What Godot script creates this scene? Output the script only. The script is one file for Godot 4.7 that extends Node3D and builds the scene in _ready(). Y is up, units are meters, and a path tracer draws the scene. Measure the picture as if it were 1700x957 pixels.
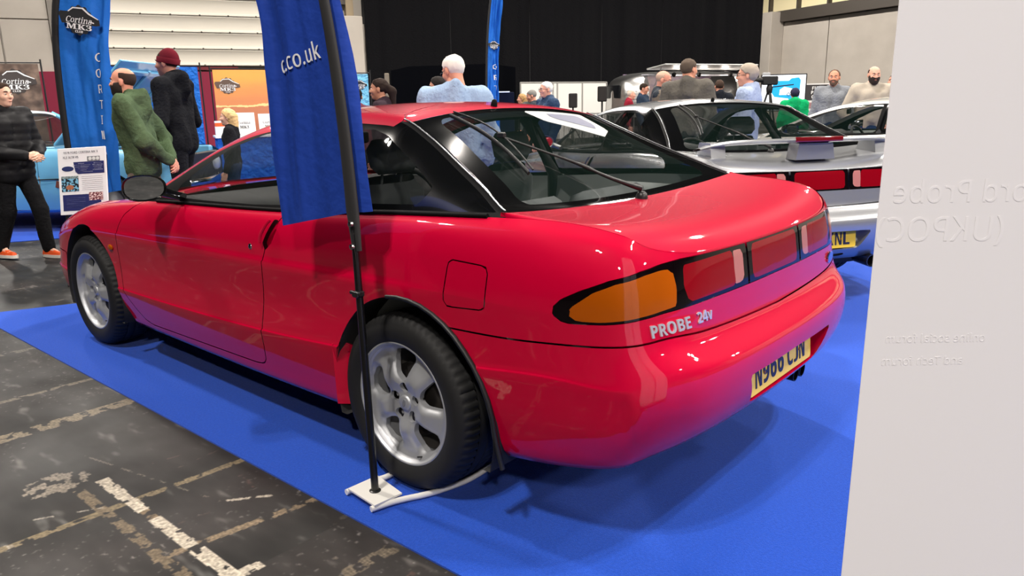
extends Node3D

# ------------------------------------------------------------------ mesh helpers
class MB:
	var v := PackedVector3Array()
	var n := PackedVector3Array()
	var uv := PackedVector2Array()
	var ix := PackedInt32Array()

	func vert(p: Vector3, nn: Vector3, t := Vector2.ZERO) -> int:
		v.append(p); n.append(nn); uv.append(t)
		return v.size() - 1

	func tri(a: int, b: int, c: int) -> void:
		var fn := (v[c] - v[a]).cross(v[b] - v[a])
		if fn.dot(n[a] + n[b] + n[c]) < 0.0:
			ix.append(a); ix.append(c); ix.append(b)
		else:
			ix.append(a); ix.append(b); ix.append(c)

	func quad(a: int, b: int, c: int, d: int) -> void:
		tri(a, b, c); tri(a, c, d)

	func face(pts: PackedVector3Array, nn: Vector3) -> void:   # flat convex polygon
		var s := v.size()
		for p in pts: vert(p, nn, Vector2(p.x, p.y))
		for i in range(1, pts.size() - 1): tri(s, s + i, s + i + 1)

	# bevelled box
	func box(c: Vector3, size: Vector3, b := Basis.IDENTITY, bev := 0.0) -> MB:
		var h := size * 0.5
		if bev <= 0.0:
			for ax in 3:
				for sg in [-1.0, 1.0]:
					var nn := Vector3.ZERO; nn[ax] = sg
					var u := (ax + 1) % 3
					var w := (ax + 2) % 3
					var pts := PackedVector3Array()
					var uvs := [Vector2(0, 1), Vector2(1, 1), Vector2(1, 0), Vector2(0, 0)]
					var s := v.size()
					var k := 0
					for q in [[-1, -1], [1, -1], [1, 1], [-1, 1]]:
						var p := Vector3.ZERO
						p[ax] = sg * h[ax]; p[u] = q[0] * h[u]; p[w] = q[1] * h[w]
						vert(c + b * p, b * nn, uvs[k]); k += 1
					quad(s, s + 1, s + 2, s + 3)
			return self
		# rounded look: superellipsoid-like bevel through 3 face insets
		var hi := h - Vector3(bev, bev, bev)
		for ax in 3:
			for sg in [-1.0, 1.0]:
				var nn := Vector3.ZERO; nn[ax] = sg
				var u := (ax + 1) % 3
				var w := (ax + 2) % 3
				var s := v.size()
				for q in [[-1, -1], [1, -1], [1, 1], [-1, 1]]:
					var p := Vector3.ZERO
					p[ax] = sg * h[ax]; p[u] = q[0] * hi[u]; p[w] = q[1] * hi[w]
					vert(c + b * p, b * nn, Vector2(q[0], q[1]))
				quad(s, s + 1, s + 2, s + 3)
		for ax in 3:      # edges along ax
			var u := (ax + 1) % 3
			var w := (ax + 2) % 3
			for su in [-1.0, 1.0]:
				for sw in [-1.0, 1.0]:
					var s := v.size()
					for e in [-1.0, 1.0]:
						var p := Vector3.ZERO
						p[ax] = e * hi[ax]; p[u] = su * h[u]; p[w] = sw * hi[w]
						var nu := Vector3.ZERO; nu[u] = su
						vert(c + b * p, b * nu)
						var p2 := Vector3.ZERO
						p2[ax] = e * hi[ax]; p2[u] = su * hi[u]; p2[w] = sw * h[w]
						var nw := Vector3.ZERO; nw[w] = sw
						vert(c + b * p2, b * nw)
					quad(s, s + 1, s + 3, s + 2)
		for sx in [-1.0, 1.0]:
			for sy in [-1.0, 1.0]:
				for sz in [-1.0, 1.0]:
					var s := v.size()
					vert(c + b * Vector3(sx * h.x, sy * hi.y, sz * hi.z), b * Vector3(sx, 0, 0))
					vert(c + b * Vector3(sx * hi.x, sy * h.y, sz * hi.z), b * Vector3(0, sy, 0))
					vert(c + b * Vector3(sx * hi.x, sy * hi.y, sz * h.z), b * Vector3(0, 0, sz))
					tri(s, s + 1, s + 2)
		return self

	# tube along a path, radius may be an array
	func tube(path: PackedVector3Array, rad, sides := 8, caps := true, squash := 1.0, up := Vector3.UP) -> MB:
		var m := path.size()
		var s0 := v.size()
		for i in m:
			var t: Vector3
			if i == 0: t = path[1] - path[0]
			elif i == m - 1: t = path[m - 1] - path[m - 2]
			else: t = path[i + 1] - path[i - 1]
			t = t.normalized()
			var a := up if absf(t.dot(up)) < 0.95 else Vector3.RIGHT
			var e1 := t.cross(a).normalized()
			var e2 := e1.cross(t).normalized()
			var r: float = rad[i] if rad is Array or rad is PackedFloat32Array else rad
			for k in sides:
				var th := TAU * k / sides
				var d := e1 * cos(th) + e2 * sin(th) * squash
				vert(path[i] + d * r, (e1 * cos(th) * squash + e2 * sin(th)).normalized(), Vector2(float(k) / sides, float(i) / m))
		for i in m - 1:
			for k in sides:
				var k2 := (k + 1) % sides
				quad(s0 + i * sides + k, s0 + i * sides + k2, s0 + (i + 1) * sides + k2, s0 + (i + 1) * sides + k)
		if caps:
			for e in [0, m - 1]:
				var nn := (path[0] - path[1]).normalized() if e == 0 else (path[m - 1] - path[m - 2]).normalized()
				var pts := PackedVector3Array()
				for k in sides: pts.append(v[s0 + e * sides + k])
				face(pts, nn)
		return self

	# lathe: profile of (r, h) about axis through c
	func lathe(prof: PackedVector2Array, c := Vector3.ZERO, b := Basis.IDENTITY, sides := 24, smooth := true) -> MB:
		var m := prof.size()
		for i in m - 1:
			var p0 := prof[i]
			var p1 := prof[i + 1]
			if p0.distance_to(p1) < 1e-6: continue
			var d := (p1 - p0).normalized()
			var n2 := Vector2(d.y, -d.x)
			var na := n2
			var nb := n2
			if smooth:
				if i > 0:
					var dd := (p0 - prof[i - 1]).normalized()
					if dd.dot(d) > 0.6: na = (n2 + Vector2(dd.y, -dd.x)).normalized()
				if i < m - 2:
					var dd := (prof[i + 2] - p1).normalized()
					if dd.dot(d) > 0.6: nb = (n2 + Vector2(dd.y, -dd.x)).normalized()
			var s := v.size()
			for k in sides + 1:
				var th := TAU * k / sides
				var cs := cos(th)
				var sn := sin(th)
				vert(c + b * Vector3(p0.x * cs, p0.y, p0.x * sn), b * Vector3(na.x * cs, na.y, na.x * sn), Vector2(float(k) / sides, float(i) / m))
				vert(c + b * Vector3(p1.x * cs, p1.y, p1.x * sn), b * Vector3(nb.x * cs, nb.y, nb.x * sn), Vector2(float(k) / sides, float(i + 1) / m))
			for k in sides:
				quad(s + 2 * k, s + 2 * k + 1, s + 2 * k + 3, s + 2 * k + 2)
		return self

	# prism: polygon in local xy, extruded along z from -d/2 to d/2
	func prism(poly: PackedVector2Array, d: float, c := Vector3.ZERO, b := Basis.IDENTITY) -> MB:
		var tr := Geometry2D.triangulate_polygon(poly)
		var lo := Vector2(1e9, 1e9)
		var hi := -lo
		for p in poly:
			lo = lo.min(p); hi = hi.max(p)
		for sg in [-1.0, 1.0]:
			var s := v.size()
			for p in poly: vert(c + b * Vector3(p.x, p.y, sg * d / 2), b * Vector3(0, 0, sg), Vector2((p.x - lo.x) / (hi.x - lo.x), 1.0 - (p.y - lo.y) / (hi.y - lo.y)))
			for i in range(0, tr.size(), 3): tri(s + tr[i], s + tr[i + 1], s + tr[i + 2])
		var cw := 1.0 if Geometry2D.is_polygon_clockwise(poly) else -1.0
		for i in poly.size():
			var a := poly[i]
			var e := poly[(i + 1) % poly.size()]
			var t := (e - a).normalized()
			var nn := b * Vector3(-t.y * cw, t.x * cw, 0)
			var s := v.size()
			for q in [[a, -1], [e, -1], [e, 1], [a, 1]]: vert(c + b * Vector3(q[0].x, q[0].y, q[1] * d / 2), nn)
			quad(s, s + 1, s + 2, s + 3)
		return self

	func ell(c: Vector3, r: Vector3, b := Basis.IDENTITY, nu := 14, nv := 8) -> MB:
		var s := v.size()
		for i in nv + 1:
			var ph := PI * i / nv
			for k in nu + 1:
				var th := TAU * k / nu
				var d := Vector3(sin(ph) * cos(th), cos(ph), sin(ph) * sin(th))
				vert(c + b * (d * r), (b * (d / r)).normalized(), Vector2(float(k) / nu, float(i) / nv))
		for i in nv:
			for k in nu:
				var a := s + i * (nu + 1) + k
				quad(a, a + 1, a + nu + 2, a + nu + 1)
		return self

	# grid of rows (each row a PackedVector3Array of the same length); hint gives the outward side
	func grid(rows: Array, hint = null, uvs := []) -> MB:
		var m := rows.size()
		var w: int = rows[0].size()
		var s := v.size()
		for i in m:
			var r: PackedVector3Array = rows[i]
			var ra: PackedVector3Array = rows[maxi(i - 1, 0)]
			var rb: PackedVector3Array = rows[mini(i + 1, m - 1)]
			for j in w:
				var du := r[mini(j + 1, w - 1)] - r[maxi(j - 1, 0)]
				var dv := rb[j] - ra[j]
				var nn := du.cross(dv)
				if nn.length_squared() < 1e-14:
					nn = Vector3.UP
				nn = nn.normalized()
				if hint != null:
					if nn.dot(hint.call(r[j])) < 0.0: nn = -nn
				vert(r[j], nn, uvs[i][j] if uvs.size() > 0 else Vector2(float(j) / (w - 1), float(i) / (m - 1)))
		for i in m - 1:
			for j in w - 1:
				var a := s + i * w + j
				quad(a, a + 1, a + w + 1, a + w)
		return self

	func append(o: MB, tf := Transform3D.IDENTITY) -> MB:
		var s := v.size()
		var flip := tf.basis.determinant() < 0.0
		var nb := tf.basis.inverse().transposed()
		for i in o.v.size():
			v.append(tf * o.v[i]); n.append((nb * o.n[i]).normalized()); uv.append(o.uv[i])
		for i in range(0, o.ix.size(), 3):
			if flip:
				ix.append(s + o.ix[i]); ix.append(s + o.ix[i + 2]); ix.append(s + o.ix[i + 1])
			else:
				ix.append(s + o.ix[i]); ix.append(s + o.ix[i + 1]); ix.append(s + o.ix[i + 2])
		return self

	func mirrored() -> MB:    # about z = 0
		return MB.new().append(self, Transform3D(Basis(Vector3(1, 0, 0), Vector3(0, 1, 0), Vector3(0, 0, -1)), Vector3.ZERO))

	func both() -> MB:
		return MB.new().append(self).append(mirrored())

	# keep the part where f < 0; f per vertex
	func clip(f: PackedFloat32Array, sgn := 1.0, lvl := 0.0) -> MB:
		var o := MB.new()
		var mp := PackedInt32Array(); mp.resize(v.size()); mp.fill(-1)
		var ed := {}
		var nv := v.size()
		for t in range(0, ix.size(), 3):
			var ii := [ix[t], ix[t + 1], ix[t + 2]]
			var a: bool = sgn * f[ii[0]] < lvl
			var b: bool = sgn * f[ii[1]] < lvl
			var c: bool = sgn * f[ii[2]] < lvl
			if not (a or b or c): continue
			if a and b and c:
				for k in 3:
					var q: int = ii[k]
					if mp[q] < 0:
						o.v.append(v[q]); o.n.append(n[q]); o.uv.append(uv[q])
						mp[q] = o.v.size() - 1
					o.ix.append(mp[q])
				continue
			var ins := [a, b, c]
			var poly := []
			for k in 3:
				var q: int = ii[k]
				var q2: int = ii[(k + 1) % 3]
				if ins[k]:
					if mp[q] < 0:
						o.v.append(v[q]); o.n.append(n[q]); o.uv.append(uv[q])
						mp[q] = o.v.size() - 1
					poly.append(mp[q])
				if ins[k] != ins[(k + 1) % 3]:
					var key: int = mini(q, q2) * nv + maxi(q, q2)
					if not ed.has(key):
						var fa := sgn * f[q] - lvl
						var fb := sgn * f[q2] - lvl
						var w := fa / (fa - fb)
						o.v.append(v[q].lerp(v[q2], w)); o.n.append(n[q].lerp(n[q2], w).normalized()); o.uv.append(uv[q].lerp(uv[q2], w))
						ed[key] = o.v.size() - 1
					poly.append(ed[key])
			for k in range(1, poly.size() - 1):
				o.ix.append(poly[0]); o.ix.append(poly[k]); o.ix.append(poly[k + 1])
		return o

	func field(fn: Callable) -> PackedFloat32Array:
		var f := PackedFloat32Array(); f.resize(v.size())
		for i in v.size(): f[i] = fn.call(v[i], uv[i])
		return f

	func offset(d: float) -> MB:
		for i in v.size(): v[i] += n[i] * d
		return self

	func move(p: Vector3) -> MB:
		for i in v.size(): v[i] += p
		return self

	func xf(tf: Transform3D) -> MB:
		return MB.new().append(self, tf)

	func mesh() -> ArrayMesh:
		var am := ArrayMesh.new()
		if ix.size() == 0: return am
		var arr := []
		arr.resize(Mesh.ARRAY_MAX)
		arr[Mesh.ARRAY_VERTEX] = v
		arr[Mesh.ARRAY_NORMAL] = n
		arr[Mesh.ARRAY_TEX_UV] = uv
		arr[Mesh.ARRAY_INDEX] = ix
		am.add_surface_from_arrays(Mesh.PRIMITIVE_TRIANGLES, arr)
		return am

# boundary walls: extrude a surface outline inward (gives thickness)
func thicken(m: MB, d: float) -> MB:
	var o := MB.new().append(m)
	var back := MB.new().append(m)
	for i in back.v.size():
		back.v[i] -= back.n[i] * d
	var cnt := {}
	for t in range(0, m.ix.size(), 3):
		for k in 3:
			var a := m.ix[t + k]
			var b := m.ix[t + (k + 1) % 3]
			var key := Vector2i(mini(a, b), maxi(a, b))
			cnt[key] = cnt.get(key, 0) + 1
	for key in cnt:
		if cnt[key] != 1: continue
		var a: int = key.x
		var b: int = key.y
		var e := m.v[b] - m.v[a]
		var nn := e.cross(m.n[a]).normalized()
		var s := o.v.size()
		o.vert(m.v[a], nn); o.vert(m.v[b], nn); o.vert(back.v[b], nn); o.vert(back.v[a], nn)
		o.quad(s, s + 1, s + 2, s + 3)
	return o

func sd_poly(p: Vector2, pts: PackedVector2Array) -> float:
	var d := 1e18
	var s := 1.0
	var m := pts.size()
	var j := m - 1
	for i in m:
		var a := pts[i]
		var b := pts[j]
		var e := b - a
		var w := p - a
		var q := w - e * clampf(w.dot(e) / e.dot(e), 0.0, 1.0)
		d = minf(d, q.length_squared())
		var c1 := p.y >= a.y
		var c2 := p.y < b.y
		var c3 := e.x * w.y > e.y * w.x
		if (c1 and c2 and c3) or (not c1 and not c2 and not c3): s = -s
		j = i
	return s * sqrt(d)

# table lookup: rows [x, a, b, ...] sorted by x, smooth (Hermite) interpolation
func look(tab: Array, x: float, col := 1) -> float:
	var m := tab.size()
	if x <= tab[0][0]: return tab[0][col]
	if x >= tab[m - 1][0]: return tab[m - 1][col]
	var i := 0
	while tab[i + 1][0] < x: i += 1
	var x0: float = tab[i][0]
	var x1: float = tab[i + 1][0]
	var y0: float = tab[i][col]
	var y1: float = tab[i + 1][col]
	var h := x1 - x0
	var d := (y1 - y0) / h
	var m0 := d
	var m1 := d
	if i > 0:
		var dp: float = (y0 - tab[i - 1][col]) / (x0 - tab[i - 1][0])
		m0 = 0.0 if dp * d <= 0.0 and absf(dp - d) > 2.0 * minf(absf(dp), absf(d)) + 1e-9 and false else (dp * h + d * (x0 - tab[i - 1][0])) / (h + x0 - tab[i - 1][0])
	if i < m - 2:
		var dn: float = (tab[i + 2][col] - y1) / (tab[i + 2][0] - x1)
		m1 = (dn * h + d * (tab[i + 2][0] - x1)) / (h + tab[i + 2][0] - x1)
	var t := (x - x0) / h
	var t2 := t * t
	var t3 := t2 * t
	return (2 * t3 - 3 * t2 + 1) * y0 + (t3 - 2 * t2 + t) * h * m0 + (-2 * t3 + 3 * t2) * y1 + (t3 - t2) * h * m1

# smooth curve through points, resampled
func spline(pts: PackedVector3Array, per := 8) -> PackedVector3Array:
	var o := PackedVector3Array()
	var m := pts.size()
	for i in m - 1:
		var p0 := pts[maxi(i - 1, 0)]
		var p1 := pts[i]
		var p2 := pts[i + 1]
		var p3 := pts[mini(i + 2, m - 1)]
		for k in per:
			var t := float(k) / per
			o.append(p1.cubic_interpolate(p2, p0, p3, t))
	o.append(pts[m - 1])
	return o

func pv(a: Array) -> PackedVector3Array:
	var o := PackedVector3Array()
	for p in a: o.append(Vector3(p[0], p[1], p[2]))
	return o

func p2(a: Array) -> PackedVector2Array:
	var o := PackedVector2Array()
	for p in a: o.append(Vector2(p[0], p[1]))
	return o

func round_rect(w: float, h: float, r: float, seg := 4) -> PackedVector2Array:
	var o := PackedVector2Array()
	var cs := [[1, 1, 0.0], [-1, 1, PI / 2], [-1, -1, PI], [1, -1, 1.5 * PI]]
	for c in cs:
		for k in seg + 1:
			var a: float = c[2] + PI / 2 * k / seg
			o.append(Vector2(c[0] * (w / 2 - r) + r * cos(a), c[1] * (h / 2 - r) + r * sin(a)))
	return o

func oval(rx: float, ry: float, seg := 24) -> PackedVector2Array:
	var o := PackedVector2Array()
	for k in seg: o.append(Vector2(rx * cos(TAU * k / seg), ry * sin(TAU * k / seg)))
	return o

# ------------------------------------------------------------------ nodes
var taken := {}

func numbered(called: String) -> String:
	if not taken.has(called):
		taken[called] = 0
		return called
	taken[called] += 1
	return "%s_%03d" % [called, taken[called]]

func thing(called: String, label: String, category: String, at := Vector3.ZERO, turn := 0.0, group := "") -> Node3D:
	var o := Node3D.new()
	o.name = numbered(called)
	add_child(o)
	o.position = at
	o.rotation.y = turn
	tag(o, label, category, group)
	return o

func tag(o: Node, label: String, category: String, group := "") -> void:
	o.set_meta("label", label)
	o.set_meta("category", category)
	if group: o.set_meta("group", group)

func part(called: String, m, material: Material, parent: Node = self, label := "") -> MeshInstance3D:
	var o := MeshInstance3D.new()
	if parent == self: o.name = numbered(called)
	else: o.name = called
	o.mesh = m.mesh() if m is MB else m
	o.material_override = material
	o.cast_shadow = GeometryInstance3D.SHADOW_CASTING_SETTING_ON
	if label: o.set_meta("label", label)
	parent.add_child(o, true)
	return o

func struct(called: String, m, material: Material, parent: Node = self) -> MeshInstance3D:
	var o := part(called, m, material, parent)
	if parent == self: o.set_meta("kind", "structure")
	return o

# ------------------------------------------------------------------ materials
var mats := {}

func mat(c: Color, rough := 0.6, metal := 0.0, opt := {}) -> StandardMaterial3D:
	var key := str(c, rough, metal, opt)
	if mats.has(key): return mats[key]
	var m := StandardMaterial3D.new()
	m.albedo_color = c
	m.roughness = rough
	m.metallic = metal
	if opt.has("coat"):
		m.clearcoat_enabled = true
		m.clearcoat = opt.coat
		m.clearcoat_roughness = opt.get("coat_rough", 0.03)
	if opt.has("alpha"):
		m.transparency = BaseMaterial3D.TRANSPARENCY_ALPHA
		m.albedo_color.a = opt.alpha
	if opt.has("spec"): m.metallic_specular = opt.spec
	if opt.has("emit"):
		m.emission_enabled = true
		m.emission = opt.emit
		m.emission_energy_multiplier = opt.get("power", 1.0)
	if opt.has("rim"):
		m.rim_enabled = true
		m.rim = opt.rim
		m.rim_tint = 0.7
	if opt.has("back"):
		m.backlight_enabled = true
		m.backlight = opt.back
	mats[key] = m
	return m

func rgb(r: int, g: int, b: int) -> Color:
	return Color(r / 255.0, g / 255.0, b / 255.0)

func noise_tex(seed_: int, freq: float, c0: Color, c1: Color, size := 512, oct := 4, normal := false, bump := 4.0) -> NoiseTexture2D:
	var f := FastNoiseLite.new()
	f.seed = seed_
	f.frequency = freq
	f.fractal_octaves = oct
	var t := NoiseTexture2D.new()
	t.width = size; t.height = size
	t.seamless = true
	t.noise = f
	if normal:
		t.as_normal_map = true
		t.bump_strength = bump
	else:
		var g := Gradient.new()
		g.set_color(0, c0); g.set_color(1, c1)
		t.color_ramp = g
	return t

# cloth: base colour with a fine weave and soft creases
func cloth(c: Color, rough := 0.9, scale := 3.0, key := "") -> StandardMaterial3D:
	var kk := "cloth" + str(c) + str(scale) + key
	if mats.has(kk): return mats[kk]
	var m := StandardMaterial3D.new()
	m.albedo_color = c
	m.roughness = rough
	m.metallic_specular = 0.25
	m.rim_enabled = true
	m.rim = 0.15
	m.rim_tint = 0.8
	if not mats.has("_weave"):
		var f := FastNoiseLite.new()
		f.seed = 11; f.frequency = 0.035; f.fractal_octaves = 4
		var t := NoiseTexture2D.new()
		t.width = 256; t.height = 256; t.seamless = true; t.noise = f
		t.as_normal_map = true; t.bump_strength = 5.0
		mats["_weave"] = t
	m.normal_enabled = true
	m.normal_texture = mats["_weave"]
	m.normal_scale = 0.25 if key.begins_with("flag") else 1.0
	m.uv1_triplanar = true
	m.uv1_scale = Vector3(scale, scale, scale)
	mats[kk] = m
	return m

# ------------------------------------------------------------------ lettering
var fonts := {}

func font(kind := "Droid Sans", weight := 400) -> Font:
	var k := kind + str(weight)
	if not fonts.has(k):
		var f := SystemFont.new()
		f.font_names = PackedStringArray([kind])
		f.font_weight = weight
		fonts[k] = f
	return fonts[k]

# letters centred on the origin, height h of a capital, depth along +z
func letters(s: String, h: float, depth := 0.003, kind := "Droid Sans", weight := 400, step := 0.0) -> MB:
	var t := TextMesh.new()
	t.text = s
	t.font = font(kind, weight)
	t.font_size = 64
	t.pixel_size = h / 46.0
	t.depth = depth
	t.curve_step = 2.0
	var o := MB.new()
	for si in t.get_surface_count() if false else [0]:
		var arr := t.get_mesh_arrays()
		if arr.size() == 0: continue
		var vv: PackedVector3Array = arr[Mesh.ARRAY_VERTEX]
		var nn: PackedVector3Array = arr[Mesh.ARRAY_NORMAL]
		var ii = arr[Mesh.ARRAY_INDEX]
		var s0 := o.v.size()
		for k in vv.size():
			o.v.append(vv[k]); o.n.append(nn[k]); o.uv.append(Vector2.ZERO)
		if ii != null and ii.size() > 0:
			for k in ii: o.ix.append(s0 + k)
		else:
			for k in vv.size(): o.ix.append(s0 + k)
	return o

# ------------------------------------------------------------------ coupe body surfaces
# Car frame: origin on the ground under the rear axle, +x to the tail, +y up, +z the left side. Half surfaces have z >= 0.
var car := {}
const COUPE_PLAN := [[1.012, 0.0], [1.008, 0.25], [0.992, 0.48], [0.962, 0.63], [0.905, 0.745], [0.81, 0.815], [0.65, 0.852], [0.40, 0.874], [0.0, 0.884], [-0.6, 0.886], [-1.3, 0.886], [-2.0, 0.884], [-2.6, 0.882], [-2.95, 0.868], [-3.19, 0.818], [-3.37, 0.69], [-3.465, 0.46], [-3.52, 0.2], [-3.53, 0.0]]
# section tables: plan index, then (inset, height) from underside to the top edge
const COUPE_SEC := [
	[0.0, .20, .285, .13, .297, .075, .335, .008, .505, .010, .560, .078, .634, .090, .712, .0905, .720, .094, .76, .10, .80, .108, .85, .113, .868],
	[2.0, .20, .285, .13, .297, .07, .34, .006, .510, .010, .565, .074, .638, .086, .712, .0865, .720, .090, .76, .096, .80, .106, .855, .112, .876],
	[3.6, .20, .28, .12, .29, .058, .355, .004, .525, .010, .575, .052, .650, .066, .715, .0665, .723, .070, .765, .078, .81, .098, .878, .112, .906],
	[5.0, .18, .265, .09, .275, .045, .35, .002, .54, .006, .556, .020, .660, .024, .722, .0245, .730, .028, .775, .042, .84, .078, .912, .120, .945],
	[6.5, .14, .24, .06, .25, .03, .34, 0.0, .545, .007, .553, .007, .640, .004, .735, .0042, .742, .010, .80, .028, .87, .066, .938, .120, .972],
	[7.6, .14, .22, .05, .23, .03, .31, 0.0, .505, .006, .513, .008, .62, .002, .738, .003, .744, .010, .80, .024, .88, .052, .938, .088, .962],
	[8.0, .14, .21, .05, .22, .03, .30, 0.0, .485, .006, .493, .010, .60, 0.0, .736, .006, .742, .010, .80, .022, .88, .045, .935, .070, .955],
	[9.2, .14, .195, .05, .205, .033, .27, 0.0, .43, .006, .438, .013, .55, 0.0, .717, .006, .723, .011, .79, .024, .85, .045, .893, .066, .909],
	[10.6, .14, .195, .05, .205, .033, .26, 0.0, .40, .006, .408, .013, .52, 0.0, .698, .006, .704, .012, .76, .028, .81, .052, .850, .080, .870],
	[12.0, .14, .20, .05, .21, .03, .27, 0.0, .395, .006, .403, .013, .51, .002, .672, .008, .678, .022, .722, .05, .757, .095, .788, .16, .806],
	[14.0, .16, .19, .06, .20, .03, .25, 0.0, .40, .006, .408, .012, .48, .02, .56, .024, .566, .045, .61, .08, .64, .13, .665, .20, .685],
	[18.0, .2, .18, .08, .19, .03, .25, 0.0, .42, .01, .43, .03, .46, .05, .50, .055, .506, .09, .54, .13, .57, .18, .595, .25, .615]]
const COUPE_SUB := [2, 3, 7, 2, 6, 6, 1, 3, 4, 4, 4]
# greenhouse: x, roof edge y, roof edge z, crown y
const COUPE_GH := [[-2.08, .80, .765, .885], [-1.90, .905, .752, .96], [-1.65, 1.025, .705, 1.06], [-1.4, 1.132, .655, 1.16], [-1.15, 1.208, .615, 1.245], [-.9, 1.247, .585, 1.293], [-.6, 1.262, .57, 1.308], [-.40, 1.260, .562, 1.302], [-.25, 1.246, .560, 1.283], [-.1, 1.188, .582, 1.222], [.1, 1.100, .636, 1.116], [.25, 1.038, .685, 1.030], [.38, .984, .738, .950], [.42, .97, .748, .944]]
const DECK_C := [[.36, .952], [.45, .946], [.60, .939], [.75, .931], [.85, .920], [.90, .908], [.95, .895]]
const HOOD_C := [[-3.4, .59], [-3.28, .64], [-3.1, .705], [-2.8, .785], [-2.4, .858], [-2.08, .885], [-1.9, .90]]

func coupe_plan() -> Array:    # [x, z, nx, nz, arc, plan index]
	var pts := PackedVector3Array()
	var per := 24
	for c in COUPE_PLAN: pts.append(Vector3(c[0], 0, c[1]))
	var m := pts.size()
	var fine := PackedVector3Array()
	var fi := PackedFloat32Array()
	for i in m - 1:
		var p0 := pts[i - 1] if i > 0 else Vector3(pts[1].x, 0, -pts[1].z)
		var p3 := pts[i + 2] if i < m - 2 else Vector3(pts[m - 2].x, 0, -pts[m - 2].z)
		for k in per:
			fine.append(pts[i].cubic_interpolate_in_time(pts[i + 1], p0, p3, float(k) / per, pts[i].distance_to(pts[i + 1]), -p0.distance_to(pts[i]), pts[i].distance_to(pts[i + 1]) + pts[i + 1].distance_to(p3)) if false else pts[i].cubic_interpolate(pts[i + 1], p0, p3, float(k) / per))
			fi.append(i + float(k) / per)
	fine.append(pts[m - 1]); fi.append(m - 1)
	var arc := PackedFloat32Array([0.0])
	for i in range(1, fine.size()): arc.append(arc[i - 1] + fine[i].distance_to(fine[i - 1]))
	var total := arc[arc.size() - 1]
	var cols := int(total / 0.0215)
	var out := []
	var j := 0
	for c in cols + 1:
		var a := total * c / cols
		while j < fine.size() - 2 and arc[j + 1] < a: j += 1
		var w := clampf((a - arc[j]) / maxf(arc[j + 1] - arc[j], 1e-9), 0, 1)
		var p := fine[j].lerp(fine[j + 1], w)
		out.append([p.x, p.z, 0.0, 0.0, a, lerpf(fi[j], fi[j + 1], w)])
	for c in cols + 1:
		var a: Array = out[maxi(c - 1, 0)]
		var b: Array = out[mini(c + 1, cols)]
		var t := Vector2(b[0] - a[0], b[1] - a[1])
		if c == 0 or c == cols: t = Vector2(0, 1) if c == 0 else Vector2(0, -1)
		t = t.normalized()
		out[c][2] = t.y; out[c][3] = -t.x
	return out

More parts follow.
